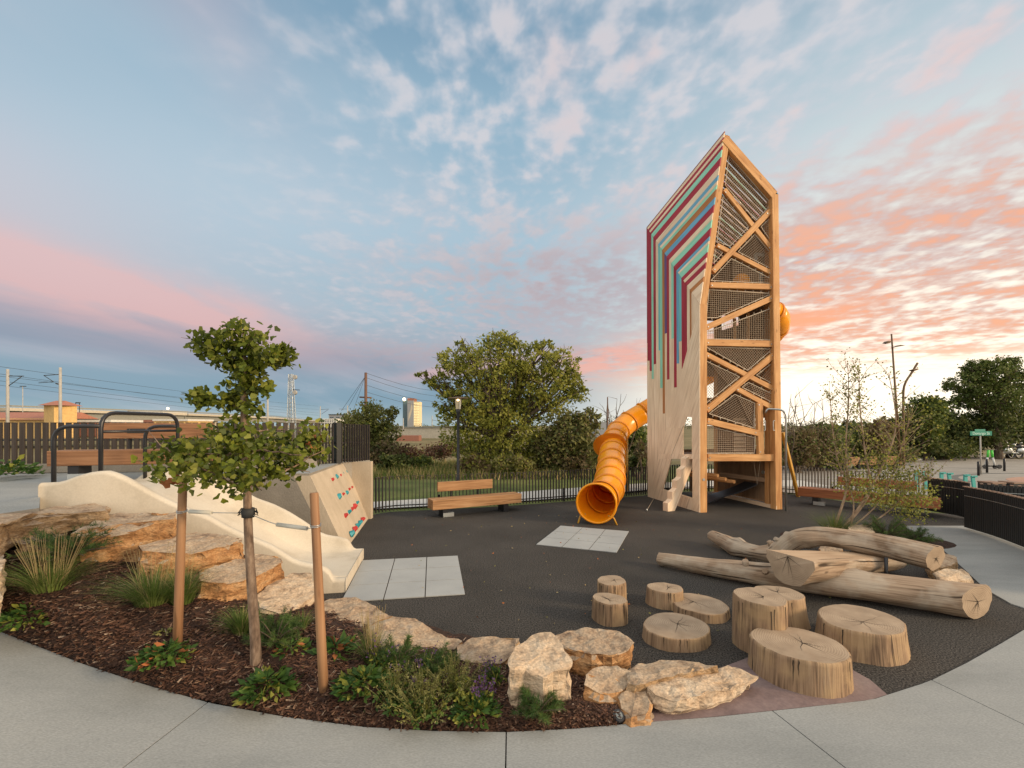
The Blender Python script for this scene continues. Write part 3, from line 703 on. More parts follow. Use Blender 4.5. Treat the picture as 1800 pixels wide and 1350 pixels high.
mb.build('climbing_face', M['climb'], t)
mb = MB(); mb.prism([(-5.6, 8.297, -.1), (-3.30, 8.297, -.1), (-3.30, 8.297, .0), (-3.97, 8.297, 1.34), (-5.6, 8.297, 1.36)], (0, .16, 0)); mb.build('flank_wall', M['wallgrey'], t)
mb = MB(); mb.prism([(-4.3, 11.1, -.1), (-3.44, 11.1, -.1), (-3.44, 11.1, 1.40), (-4.3, 11.1, 1.385)], (0, .16, 0)); mb.build('side_panel', M['climb'], t)
nrm = (f0-n0).cross(n1-n0).normalized(); nrm = nrm if nrm.x > 0 else -nrm
def on_wall(px, py):
    d = Vector(((px-900)/FPX, 1, -(py-HOR)/FPX)); o = Vector((0, 0, CAMZ)); k = (n0-o).dot(nrm)/d.dot(nrm); return o+d*k
holds = [(871, 232, 'r', 1), (896, 212, 't', 1.4), (921, 207, 'r', 1), (938, 193, 't', .7), (958, 184, 't', 1.2), (916, 337, 't', 1.4), (940, 323, 'r', .8), (962, 313, 't', 1.3), (977, 293, 'r', .9), (995, 282, 'r', .7),
         (961, 457, 'r', .9), (981, 433, 't', .9), (1002, 413, 'r', .9), (1018, 398, 'r', 1.3), (1032, 375, 't', .7), (1001, 567, 't', 1.3), (1019, 541, 'r', 1.1), (1038, 518, 't', 1.), (1053, 500, 't', .9), (1069, 480, 'r', .9)]
up_w = (n1-n0).normalized(); al = (f0-n0).normalized()
for x, y, c, s in holds:
    p = on_wall(340+x/3.6, 780+y/3.6); mb = MB(); a0 = random.uniform(0, 6); k = 7; s *= .052
    ring = [p+(al*math.cos(a0+6.283*i/k)*1.35+up_w*math.sin(a0+6.283*i/k)*1.1)*s*random.uniform(.75, 1.15)-nrm*.01 for i in range(k)]
    top = [p+(q-p)*.5+nrm*(.06+.02*random.random())+up_w*.01 for q in ring]
    for i in range(k): mb.face([ring[i], ring[(i+1) % k], top[(i+1) % k], top[i]])
    mb.face(top); mb.build('hold', M['redhold'] if c == 'r' else M['tealhold'], t)

# ------------------------------------------------------------------ boulders
def boulder(poly, zt, base, name_lab, m='rock', drop=None, tilt=0.0, under=0.12, rough=1.0, group='sandstone boulders edging the bed'):
    """top face outline in photo pixels at height zt (number or per-vertex list), sides fall to base"""
    n = len(poly)
    zs = zt if hasattr(zt, '__len__') else [zt]*n
    top = [at(x, y, z) for (x, y), z in zip(poly, zs)]
    c = sum(top, Vector())/n
    bmh = bmesh.new()
    ks = 3
    T = []
    for i in range(n):
        a, b = top[i], top[(i+1) % n]
        for k in range(ks):
            q = a.lerp(b, k/ks)
            if k: q += Vector((mnoise.noise(q*6), mnoise.noise(q*6+Vector((5, 5, 5))), 0))*0.02
            T.append(q)
    N = len(T); rows = []
    bl_ = base if hasattr(base, '__len__') else [base]*n; zmn = [bl_[i]+(bl_[(i+1) % n]-bl_[i])*k/ks for i in range(n) for k in range(ks)]; base = min(bl_)
    prof = [(0.55, 1.0, 'in'), (0.88, 1.0, 'in'), (0.992, 1.0, 'in'), (1.0, .955, 's'), (1.01, .70, 's'), (.99, .42, 's'), (.93, .15, 's'), (.86, -0.1, 's')]
    for sc_, hz_, kind in prof:
        row = []
        for i, q in enumerate(T):
            p = c+(q-c)*sc_; zmin = zmn[i]
            zt_ = (c+(q-c)*min(sc_, 1)).z
            p.z = zmin+(zt_-zmin)*hz_ if kind == 's' else zt_-(zt_-zmin)*(1-hz_)
            if kind == 's':
                o = Vector((q.x-c.x, q.y-c.y, 0)).normalized()
                p += o*(under*(1-hz_)*0.35+0.035*mnoise.noise(q*3.1+Vector((0, 0, hz_*2))))
            row.append(bmh.verts.new(p))
        rows.append(row)
    ct = bmh.verts.new(c+Vector((0, 0, .01)))
    for i in range(N): bmh.faces.new((ct, rows[0][i], rows[0][(i+1) % N]))
    for r in range(len(rows)-1):
        for i in range(N): bmh.faces.new((rows[r][i], rows[r+1][i], rows[r+1][(i+1) % N], rows[r][(i+1) % N]))
    bmh.faces.new(rows[-1])
    bmesh.ops.recalc_face_normals(bmh, faces=bmh.faces)
    bmesh.ops.triangulate(bmh, faces=bmh.faces)
    bmesh.ops.subdivide_edges(bmh, edges=[e for e in bmh.edges if e.calc_length() > .09], cuts=1, use_grid_fill=True)
    bmesh.ops.triangulate(bmh, faces=bmh.faces)
    bmesh.ops.subdivide_edges(bmh, edges=[e for e in bmh.edges if e.calc_length() > .07], cuts=1)
    bmesh.ops.triangulate(bmh, faces=bmh.faces)
    bmh.normal_update(); seed = Vector((c.x*3.3, c.y*2.1, 1.7))
    for v in bmh.verts:
        p = v.co; k = rough
        n1 = mnoise.noise(p*2.4+seed); n2 = mnoise.noise(Vector((p.x*7, p.y*7, p.z*16))+seed); n3 = mnoise.noise(p*24+seed)
        rid = abs(mnoise.noise(Vector((p.x*5, p.y*5, p.z*9))-seed))
        topness = max(0, v.normal.z)
        st_ = mnoise.noise(Vector((p.x*1.5, p.y*1.5, p.z*22))+seed)
        cell = mnoise.cell(Vector((p.x*4.5, p.y*4.5, p.z*6))+seed)-.5
        v.co = p+v.normal*((n1*.03+n2*.014+n3*.009-rid*.035)*(1-.55*topness)+(st_*.016+cell*.022)*(1-topness))*k+Vector((0, 0, (n2*.012+n3*.006)*k))
    bmh.normal_update()
    for f in bmh.faces: f.smooth = False; f.material_index = 1 if f.normal.z > .62+.2*mnoise.noise(f.calc_center_median()*4) else 0  # upward faces get the grey-tan material, the rest the side material
    me = bpy.data.meshes.new('boulder'); O = Vector((c.x, c.y, base))
    for v in bmh.verts: v.co -= O
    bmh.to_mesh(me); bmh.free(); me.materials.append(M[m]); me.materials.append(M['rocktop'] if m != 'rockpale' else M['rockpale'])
    o = bpy.data.objects.new('boulder', me); COL.objects.link(o); o.location = O
    tag(o, name_lab, 'boulder', group); return o
BG = 'sandstone boulders edging the bed'
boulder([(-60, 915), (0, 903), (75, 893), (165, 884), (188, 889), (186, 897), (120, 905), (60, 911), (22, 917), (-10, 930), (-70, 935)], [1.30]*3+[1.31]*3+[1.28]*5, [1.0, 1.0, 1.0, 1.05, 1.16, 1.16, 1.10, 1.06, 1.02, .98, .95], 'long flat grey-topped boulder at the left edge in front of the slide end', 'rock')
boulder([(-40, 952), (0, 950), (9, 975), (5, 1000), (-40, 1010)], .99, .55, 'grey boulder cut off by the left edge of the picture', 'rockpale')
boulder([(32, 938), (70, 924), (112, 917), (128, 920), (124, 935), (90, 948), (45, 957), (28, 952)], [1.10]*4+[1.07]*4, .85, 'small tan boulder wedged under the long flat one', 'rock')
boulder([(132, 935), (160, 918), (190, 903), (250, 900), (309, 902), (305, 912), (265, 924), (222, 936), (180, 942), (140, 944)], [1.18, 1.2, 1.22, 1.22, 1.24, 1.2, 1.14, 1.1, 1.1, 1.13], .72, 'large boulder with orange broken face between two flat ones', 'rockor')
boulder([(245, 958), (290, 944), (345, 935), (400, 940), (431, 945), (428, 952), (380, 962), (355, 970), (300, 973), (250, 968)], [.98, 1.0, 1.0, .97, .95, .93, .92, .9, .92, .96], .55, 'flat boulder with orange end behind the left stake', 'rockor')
boulder([(345, 1000), (395, 988), (440, 972), (492, 975), (501, 988), (470, 1003), (440, 1018), (400, 1026), (350, 1020)], [.78, .78, .78, .74, .70, .68, .66, .66, .72], .32, 'boulder with orange front right behind the tree trunk', 'rockor')
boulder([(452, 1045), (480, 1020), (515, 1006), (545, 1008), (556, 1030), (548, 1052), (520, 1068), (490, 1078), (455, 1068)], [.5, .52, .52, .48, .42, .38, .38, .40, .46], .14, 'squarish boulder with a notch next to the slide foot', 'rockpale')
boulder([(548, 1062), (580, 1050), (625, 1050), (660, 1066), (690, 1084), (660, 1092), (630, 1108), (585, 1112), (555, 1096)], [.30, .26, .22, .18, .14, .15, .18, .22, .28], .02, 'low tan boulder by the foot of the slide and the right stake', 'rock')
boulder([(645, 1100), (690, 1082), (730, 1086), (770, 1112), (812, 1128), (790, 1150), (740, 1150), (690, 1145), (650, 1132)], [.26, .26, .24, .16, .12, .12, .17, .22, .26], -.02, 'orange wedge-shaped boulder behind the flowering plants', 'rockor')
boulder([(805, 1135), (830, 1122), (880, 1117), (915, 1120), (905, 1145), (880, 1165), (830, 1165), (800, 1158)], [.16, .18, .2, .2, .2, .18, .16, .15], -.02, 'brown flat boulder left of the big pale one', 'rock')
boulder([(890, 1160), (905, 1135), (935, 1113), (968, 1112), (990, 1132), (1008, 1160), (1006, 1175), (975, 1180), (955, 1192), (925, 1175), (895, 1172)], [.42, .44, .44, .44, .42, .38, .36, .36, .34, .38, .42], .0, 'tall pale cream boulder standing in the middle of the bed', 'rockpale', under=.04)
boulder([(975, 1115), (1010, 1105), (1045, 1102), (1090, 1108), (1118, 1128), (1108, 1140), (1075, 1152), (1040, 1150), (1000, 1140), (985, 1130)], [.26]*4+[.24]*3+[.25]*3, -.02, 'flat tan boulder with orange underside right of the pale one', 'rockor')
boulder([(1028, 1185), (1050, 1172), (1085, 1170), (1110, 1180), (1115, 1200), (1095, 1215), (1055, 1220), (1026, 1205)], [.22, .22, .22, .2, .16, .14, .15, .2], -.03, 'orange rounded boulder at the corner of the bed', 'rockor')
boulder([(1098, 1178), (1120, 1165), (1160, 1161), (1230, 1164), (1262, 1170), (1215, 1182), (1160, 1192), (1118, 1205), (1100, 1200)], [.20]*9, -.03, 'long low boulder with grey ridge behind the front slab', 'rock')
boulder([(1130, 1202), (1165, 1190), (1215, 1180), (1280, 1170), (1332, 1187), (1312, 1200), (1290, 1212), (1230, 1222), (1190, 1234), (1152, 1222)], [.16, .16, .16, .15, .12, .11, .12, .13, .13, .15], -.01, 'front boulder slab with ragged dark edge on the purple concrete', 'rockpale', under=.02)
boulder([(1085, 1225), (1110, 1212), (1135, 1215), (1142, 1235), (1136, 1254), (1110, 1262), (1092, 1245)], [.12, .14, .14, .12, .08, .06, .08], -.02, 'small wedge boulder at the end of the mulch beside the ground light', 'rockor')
RG = 'boulders behind the log pile'
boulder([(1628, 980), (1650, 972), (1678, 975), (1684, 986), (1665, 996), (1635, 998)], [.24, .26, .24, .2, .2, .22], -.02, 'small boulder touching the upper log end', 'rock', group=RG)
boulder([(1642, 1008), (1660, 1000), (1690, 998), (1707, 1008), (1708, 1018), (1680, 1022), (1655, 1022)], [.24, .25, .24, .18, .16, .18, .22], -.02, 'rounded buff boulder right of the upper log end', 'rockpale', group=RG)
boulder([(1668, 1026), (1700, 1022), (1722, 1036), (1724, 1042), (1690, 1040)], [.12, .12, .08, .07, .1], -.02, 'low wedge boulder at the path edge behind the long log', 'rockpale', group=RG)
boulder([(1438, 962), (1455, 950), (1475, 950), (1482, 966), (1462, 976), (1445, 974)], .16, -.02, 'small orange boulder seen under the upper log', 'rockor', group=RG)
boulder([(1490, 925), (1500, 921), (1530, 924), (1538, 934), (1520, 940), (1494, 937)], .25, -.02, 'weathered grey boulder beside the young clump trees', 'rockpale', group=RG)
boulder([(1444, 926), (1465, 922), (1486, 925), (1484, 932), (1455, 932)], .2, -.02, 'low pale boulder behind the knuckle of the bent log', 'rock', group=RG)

# ------------------------------------------------------------------ stumps
def stump(cx, cy, r, h, lab, flare=0.04, ecc=0.06, seed=0):
    n = 56; mb = MB(); rs = []; k0 = random.uniform(0, 10)
    for i in range(n):
        a = 2*math.pi*i/n; q = Vector((math.cos(a), math.sin(a), seed*3.1))
        rs.append(r*(1+ecc*math.cos(2*a+k0)+.09*mnoise.noise(q*1.2)+.025*mnoise.noise(q*4)))
    zs = [-.02, .05*h, .3*h, .6*h, .88*h, .975*h, h, h]; sc = [1+flare, 1+flare*.8, 1+flare*.45, 1+flare*.2, 1, .995, .965, .9]
    base = len(mb.v)
    for z, s in zip(zs, sc):
        for i in range(n):
            a = 2*math.pi*i/n; rr = rs[i]*s
            if z < h*.97:
                g = mnoise.noise(Vector((math.cos(a)*9, math.sin(a)*9, z*1.5+seed))); rr += .008*g+.006*mnoise.noise(Vector((a*14, z*2, seed)))
            mb.v.append((cx+rr*math.cos(a), cy+rr*math.sin(a), z+(.006*mnoise.noise(Vector((math.cos(a)*2, math.sin(a)*2, seed))) if z > .9*h else 0)))
    fs = []; uv = []
    for j in range(len(zs)-1):
        for i in range(n):
            fs.append((base+j*n+i, base+j*n+(i+1) % n, base+(j+1)*n+(i+1) % n, base+(j+1)*n+i)); v0, v1 = r*6.28*i/n+seed, r*6.28*(i+1)/n+seed
            uv.append([(zs[j]+seed, v0), (zs[j]+seed, v1), (zs[j+1]+seed, v1), (zs[j+1]+seed, v0)])
    for f, u in zip(fs[:6*n], uv[:6*n]): mb.f.append(f); mb.m.append(0); mb.sm.append(True); mb.uv += u
    ox, oy = cx+r*random.uniform(-.2, .2), cy+r*random.uniform(-.2, .2)
    for f in fs[6*n:]:
        mb.f.append(f); mb.m.append(1); mb.sm.append(False); mb.uv += [(mb.v[k][0]-ox, mb.v[k][1]-oy) for k in f]
    topi = [base+7*n+i for i in range(n)]
    mb.v.append((cx, cy, h)); ci = len(mb.v)-1
    for i in range(n):
        f = (topi[i], topi[(i+1) % n], ci); mb.f.append(f); mb.m.append(1); mb.sm.append(False); mb.uv += [(mb.v[k][0]-ox, mb.v[k][1]-oy) for k in f]
    # drying cracks: thin dark wedges from the heart, sunk 1 mm proud
    for c in range(7):
        a = random.uniform(0, 6.28); L = r*(.3+.6*random.random()); p = Vector((ox, oy, h+.0015)); w = random.uniform(.002, .0045) ; pr = None
        for s in range(7):
            q = p+Vector((math.cos(a), math.sin(a), 0))*L*s/6; a += random.uniform(-.12, .12); ww = w*(1-s/6.5)
            if (q-Vector((cx, cy, q.z))).length > r*.92: break
            nn = Vector((-math.sin(a), math.cos(a), 0))*ww
            if pr: mb.face([pr[0], pr[1], q+nn, q-nn], 2)
            pr = (q-nn, q+nn)
    for c in range(9):      # checks running down the side
        i = random.randrange(n); z0_, z1_ = h*random.uniform(.9, 1.0), h*random.uniform(.05, .55); pr = None; w = random.uniform(.003, .007)
        for s in range(7):
            z = z0_+(z1_-z0_)*s/6; f = int(np.searchsorted(zs, z)); f = min(max(f, 1), 6); t = (z-zs[f-1])/max(1e-6, zs[f]-zs[f-1])
            q = Vector(mb.v[base+(f-1)*n+i]).lerp(Vector(mb.v[base+f*n+i]), t); o_ = Vector((q.x-cx, q.y-cy, 0)).normalized(); q = q+o_*.003; tt = Vector((-o_.y, o_.x, 0)); q += tt*random.uniform(-.004, .004); ww = tt*w*(1-s/6.3)
            if pr: mb.face([pr[0], pr[1], q+ww, q-ww], 2)
            pr = (q-ww, q+ww)
    o = mb.build('tree_stump', [M['stumpside'], M['rings'], M['crack']], origin=(cx, cy, 0))
    tag(o, lab, 'stump', 'stepping stumps on the rubber surface'); return o
def st(px, py_front, pw, h, lab, **k):
    """front ground contact pixel, pixel width -> stump"""
    Yf = CAMZ*FPX/(py_front-HOR)
    r = None; Y = Yf; kk = math.sqrt(1+((px-900)/FPX)**2)
    for _ in range(6): r = pw*(Y)/FPX/2/kk; Y = Yf+r*.93
    stump((px-900)/FPX*Y, Y, r, h, lab, **k)
st(1075, 1069, 53, .29, 'small stump farther back of the left pair', seed=1)
st(1071.5, 1101, 59, .25, 'small dark-topped stump in front of the left pair', seed=2)
st(1169, 1072, 60, .21, 'small stump between the left pair and the low discs', seed=3, flare=.1)
st(1230, 1093, 100, .10, 'low round stump disc behind the other disc', seed=4)
st(1188, 1146, 118, .13, 'low wide stump disc in front of the other disc', seed=5)
st(1366, 1110, 92, .34, 'flared stump mostly hidden behind the tallest one', seed=7, flare=.22)
st(1335, 1157, 98, .52, 'tallest narrow stump in the middle of the group', seed=6)
st(1404, 1226, 172, .29, 'biggest front stump with a long radial crack', seed=8, ecc=.04)
st(1515, 1168, 168, .28, 'wide stump with a knotted hollow side in front of the long log', seed=9, flare=.10, ecc=.07)
# knot on the side of the last stump
# ------------------------------------------------------------------ driftwood logs
def log(path, rad, name, lab, m='drift', cut=0.0, flat=None, knots=6, seed=0, group='driftwood climbing logs'):
    P = smooth_path(path, 8); xs = np.linspace(0, 1, len(rad)); n = 28
    N = len(P); rr = np.interp(np.linspace(0, 1, N), xs, rad)
    mb = MB(); mb.tube(P, list(rr), n, 0, caps=False)
    kn = [(random.random(), random.uniform(0, 6.28), random.uniform(.035, .075)) for _ in range(knots)]; LEN = sum((P[i+1]-P[i]).length for i in range(N-1))
    for i in range(N):
        c = P[i]; t = i/(N-1)
        for k in range(n):
            v = Vector(mb.v[i*n+k]); d = (v-c); dn = d.normalized()
            tw = t*1.6; g = .17*mnoise.noise(Vector((dn.x*1.1+seed, dn.y*1.1+t*3.4, dn.z*1.1)))+.04*math.sin(3*(k/n*6.283)+tw*4+seed)+.022*math.sin(7*(k/n*6.283)-tw*5+seed)+.09*mnoise.noise(Vector((dn.x*3.5+seed, t*9, dn.z*3.5)))+.03*mnoise.noise(Vector((dn.x*9, t*5+seed, dn.z*9)))
            for kt, ka, ks in kn:
                dd = ((t-kt)*LEN)**2+(((k/n*6.283-ka+3.1416) % 6.2832-3.1416)*rr[i])**2
                g += .045/rr[i]*math.exp(-dd/(2*ks**2))
            q = c+d*(1+g)
            if flat is not None and q.z > flat[0]+(flat[1]-flat[0])*t: q.z = flat[0]+(flat[1]-flat[0])*t
            if q.z < 0: q.z = -.005
            mb.v[i*n+k] = tuple(q)
    if cut:
        ax = (P[-1]-P[-2]).normalized(); hp = Vector((ax.y, -ax.x, 0)); hp = hp if hp.y < 0 else -hp; r_ = rr[-1]
        for i in range(N-4, N):
            for k in range(n):
                q = Vector(mb.v[i*n+k]); f = (i-(N-5))/4; mb.v[i*n+k] = tuple(q-ax*((q-P[i]).dot(hp)+r_*.2)*cut*f)
    for e in (0, N-1):
        c = P[e]; ring = [Vector(mb.v[e*n+k]) for k in range(n)]
        if flat is not None: c = Vector((c.x, c.y, min(c.z, ring[0].z)))
        ax = (P[min(e+1, N-1)]-P[max(e-1, 0)]).normalized(); a = ax.orthogonal().normalized(); b = ax.cross(a)
        c = sum(ring, Vector())/n; org = P[e]+Vector((0, 0, flat[0]-P[e].z)) if flat is not None else c
        for k in range(n):
            tri = [ring[k], ring[(k+1) % n], c]
            if e: tri = tri[::-1]
            mb.face(tri, 1, [((q-org).dot(a), (q-org).dot(b)) for q in tri])
    for _ in range(9 if flat is None else 4):     # long weathering splits and a few broken branch stubs
        k = random.randrange(n); i0_ = random.randint(2, N-12); m_ = random.randint(4, 9); pr = None; w = random.uniform(.004, .010)
        for s in range(m_+1):
            q = Vector(mb.v[(i0_+s)*n+k]); c_ = P[i0_+s]; o_ = (q-c_).normalized(); ax = (P[i0_+s+1]-P[i0_+s-1]).normalized(); tt = ax.cross(o_); q = q+o_*.003+tt*random.uniform(-.003, .003); ww = tt*w*math.sin(math.pi*(s+.15)/(m_+.3))
            if pr: mb.face([pr[0], pr[1], q+ww, q-ww], 3)
            pr = (q-ww, q+ww)
    for _ in range(3 if flat is None else 1):
        i_ = random.randint(4, N-6); k = random.choice([k for k in range(n) if (Vector(mb.v[i_*n+k])-P[i_]).z > 0 or (Vector(mb.v[i_*n+k])-P[i_]).y < 0]); q = Vector(mb.v[i_*n+k]); o_ = (q-P[i_]).normalized()
        if flat is not None: o_ = Vector((.3, -1, -.1)).normalized()
        rs_ = random.uniform(.022, .042); mb.tube([q-o_*.05, q+o_*.01, q+o_*random.uniform(.025, .06)], [rs_*1.6, rs_*1.1, rs_], 10, 0)
    if flat is not None:   # sawn face gets the sawn wood
        for i, f in enumerate(mb.f):
            t = (f[0]//n)/(N-1) if f[0] < N*n else 0
            if i < (N-1)*n and all(abs(mb.v[k][2]-(flat[0]+(flat[1]-flat[0])*((k//n)/(N-1)))) < 1e-5 for k in f):
                mb.m[i] = 2; mb.sm[i] = False
                base = sum(len(g) for g in mb.f[:i])
                ax = (P[-1]-P[0]).normalized(); sd_ = Vector((-ax.y, ax.x, 0))
                for j, k in enumerate(f): mb.uv[base+j] = (Vector(mb.v[k]).dot(ax), Vector(mb.v[k]).dot(sd_)*.6)
    for e in ((0, N-1) if flat is None else (0,)):   # drying cracks on the cut ends
        ring = [Vector(mb.v[e*n+k]) for k in range(n)]; c = sum(ring, Vector())/n; ax = (ring[0]-c).cross(ring[n//4]-c).normalized(); out_ = (P[e]-P[1 if e == 0 else N-2]).normalized(); ax = ax if ax.dot(out_) > 0 else -ax
        if flat is not None: c = Vector((P[0].x, P[0].y, flat[0]-.02))
        for _ in range(8):
            k = random.randrange(n); r_ = ring[k]-c; tt = ax.cross(r_).normalized(); L = random.uniform(.4, .95); o_ = ax*.003; w = .004; mb.face([c+o_-tt*w, c+o_+tt*w, c+o_+r_*L], 3)
    o = mb.build(name, [M[m], M['rings'], M['halflog'], M['crack']], origin=(P[0].x, P[0].y, 0)); tag(o, lab, 'log', group); return o
log([(2.40, 7.42, .12), (3.0, 6.85, .15), (3.8, 6.32, .18), (4.6, 5.86, .20), (5.52, 5.34, .205)], [.09, .115, .145, .165, .185, .195], 'log', 'long straight log lying along the front of the pile', seed=1, cut=.95, knots=9)
log([(3.55, 5.86, .55), (4.3, 6.22, .46), (5.1, 6.62, .33), (5.95, 7.05, .20)], [.31, .26, .20, .14], 'half_log', 'split log plank with its flat sawn face up and half-round end', flat=(.61, .30), knots=3, seed=2)
log([(3.86, 8.8, .16), (3.95, 8.1, .13), (4.12, 7.6, .15), (4.30, 7.35, .22), (4.42, 7.22, .42), (4.60, 7.05, .57), (5.0, 6.8, .58), (5.45, 6.45, .53), (5.78, 6.18, .47)], [.09, .13, .11, .18, .155, .13, .15, .165, .17], 'bent_log', 'upper bent driftwood log with a knuckle at its left bend', seed=3, knots=16, cut=.6)
mb = MB(); mb.tube([(5.22, 6.35, -.02), (5.22, 6.35, .44)], .022); t = mb.build('support_post', M['black'], origin=(5.22, 6.35, 0)); tag(t, 'short black steel post holding up the bent log', 'post')

# ------------------------------------------------------------------ benches
def bench(name, lab, P, Q, zt, back=None, m='bench', z0=0.0, depth=.45, thick=.24):
    """P->Q along the front top edge"""
    P, Q = Vector((P[0], P[1], 0)), Vector((Q[0], Q[1], 0)); d = (Q-P).normalized(); n = Vector((-d.y, d.x, 0))
    if n.y < 0: n = -n
    t = thing(name, lab, 'bench', (P+Q)/2+Vector((0, 0, z0)))
    mb = MB(); c = n*depth/2+Vector((0, 0, zt-thick/2)); k = 3
    for i in range(k):      # long timbers side by side
        o = n*(depth*(i+.5)/k-depth/2); mb.beam(P+c+o, Q+c+o, depth/k-.006, thick, bev=.008)
    mb.build('seat', M[m], t)
    for f in (.14, .82):
        mb = MB(); q = P.lerp(Q, f)+n*depth*.5; zz_ = zt-thick-z0; mb.box(q+Vector((0, 0, z0+zz_/2)), (.14, depth*.8, zz_), math.atan2(d.y, d.x)); mb.build('foot', M['black'], t)
    mb = MB(); q = P.lerp(Q, .17)+n*.1; mb.box(q+Vector((0, 0, z0+.06)), (.28, .12, .10), math.atan2(d.y, d.x)); mb.build('steel_foot', M['steel'], t)
    if back:
        f0_, f1_, b0, b1 = back; bp, bq = P.lerp(Q, f0_)+n*(depth-.03), P.lerp(Q, f1_)+n*(depth-.03)
        mb = MB(); mb.beam(bp+Vector((0, 0, (b0+b1)/2)), bq+Vector((0, 0, (b0+b1)/2)), .09, b1-b0, bev=.006); bb = mb.build('backrest', M[m], t)
        for f in (.25, .75):
            mb = MB(); q = bp.lerp(bq, f)+n*.055; mb.beam(q+Vector((0, 0, zt-.1)), q+Vector((0, 0, b1-.05)), .08, .02, up=(d.x, d.y, 0)); mb.build('bracket', M['black'], t)
    return t, n
p = at(761, 880, .45); q = at(917, 868, .45)
bench('bench', 'heavy timber bench with short backrest before the low fence', p, q, .45, (.10, .72, .60, .84))
p = at(1402, 857, .47); q = at(1652, 880, .45)
bench('bench', 'reddish timber bench behind the young clump trees on the right', p, q, .47, (.30, .85, .60, .83), m='benchred')
pb = atY(82, 793, 7.1); qb = Vector((-5.15, 7.75, 0))
tb, nb_ = bench('bench', 'long brown timber bench with backrest on the left terrace', pb, qb, TZ+.48, (.21, .97, TZ+.66, TZ+.92), z0=TZ, m='benchdark')
M['plaque'] = plain('black plaque', (.02, .02, .02), .4)
bp = atY(236, 773, 7.75); mb = MB(); d = (Vector((qb.x, qb.y, 0))-Vector((pb.x, pb.y, 0))).normalized()
fr = Vector((pb.x, pb.y, 0)).lerp(Vector((qb.x, qb.y, 0)), .46)+nb_*(.42-.052)
mb.beam(fr+Vector((0, 0, TZ+.79))-d*.13, fr+Vector((0, 0, TZ+.79))+d*.13, .006, .075); plq = mb.build('plaque', M['plaque'], tb)
M['etch'] = plain('etched metal', (.35, .33, .30), .4)
mb = MB(); f2 = fr-nb_*.0045+Vector((0, 0, TZ+.79)); mb.prism([f2-d*.12-Vector((0, 0, .022)), f2-d*.07-Vector((0, 0, .022)), f2-d*.095+Vector((0, 0, .022))], nb_*.001)
for k in range(2): mb.beam(f2-d*.05+Vector((0, 0, .012-.026*k)), f2+d*.11+Vector((0, 0, .012-.026*k)), .002, .007)
mb.build('plaque_mark', M['etch'], plq) if False else mb.build('plaque_mark', M['etch'], plq)

# ------------------------------------------------------------------ tower
F0, L0, R0 = Vector((4.94, 11.92, 0)), Vector((4.38, 14.60, 0)), Vector((7.39, 12.40, 0)); B0 = R0+L0-F0
Fb = Vector((4.94, 11.92, 5.45)); Ap = Vector((5.65, 12.06, 10.07)); Lt = Vector((4.34, 14.6, 8.63)); Rt = Vector((7.25, 12.37, 8.62)); Bt = Vector((5.95+.75, 15.0, 7.35))
CEN = (F0+B0)/2
fr_d = (R0-F0).normalized(); fr_n = Vector((fr_d.y, -fr_d.x, 0)); lf_d = (L0-F0).normalized()
def rayplane(px, py, P0, n):
    d = Vector(((px-900)/FPX, 1, -(py-HOR)/FPX)); o = Vector((0, 0, CAMZ)); return o+d*((P0-o).dot(n)/d.dot(n))
def fp(px, py, off=0.0): return rayplane(px, py, F0+fr_n*off, fr_n)
tower = thing('play_tower', 'tall timber climbing tower with coloured stripes on its left side and netted front', 'tower', CEN)
def clip(poly, a, b, c):   # keep a*x+b*y<=c
    out = []
    for i in range(len(poly)):
        p, q = poly[i], poly[(i+1) % len(poly)]; fp_, fq = a*p[0]+b*p[1]-c, a*q[0]+b*q[1]-c
        if fp_ <= 0: out.append(p)
        if fp_*fq < 0: t = fp_/(fp_-fq); out.append((p[0]+(q[0]-p[0])*t, p[1]+(q[1]-p[1])*t))
    return out
def boards(mb, poly3, along, strips, thick, normal, gap=.004):
    """strips: (v0, v1, mat, umin, umax); v measured from poly3[0] across the boards"""
    o = poly3[0]; n = normal.normalized(); d = (along-n*along.dot(n)).normalized(); e = n.cross(d)
    P2 = [((p-o).dot(d), (p-o).dot(e)) for p in poly3]
    for v0, v1, m, u0, u1 in strips:
        lo, hi = min(v0, v1)+gap/2, max(v0, v1)-gap/2
        q = clip(clip(P2, 0, -1, -lo), 0, 1, hi)
        if u0 is not None: q = clip(q, -1, 0, -u0)
        if u1 is not None: q = clip(q, 1, 0, u1)
        if len(q) < 3: continue
        r = random.uniform(0, 60); pts = [o+d*u+e*v for u, v in q]
        ar = sum((q[i][0]*q[(i+1) % len(q)][1]-q[(i+1) % len(q)][0]*q[i][1]) for i in range(len(q)))
        if abs(ar) < 1e-5: continue
        if ar < 0: pts = pts[::-1]; q = q[::-1]
        uv = [(u+r, v+r) for u, v in q]
        mb.face([p+n*thick for p in pts], m, uv); mb.face([p for p in reversed(pts)], m, uv[::-1])
        for i in range(len(pts)):
            a, b = pts[i], pts[(i+1) % len(pts)]; mb.face([a, b, b+n*thick, a+n*thick], m, [(r, 0), (r+.1, 0), (r+.1, .02), (r, .02)])
def axis(poly3, along, normal):
    n = normal.normalized(); d = (along-n*along.dot(n)).normalized(); return poly3[0], d, n.cross(d)
CM = ['clad', 'maroon', 'mint', 'teal', 'blue', 'amber', 'violet', 'rose']; CMAT = [M[c] for c in CM]; ci = {c: i for i, c in enumerate(CM)}
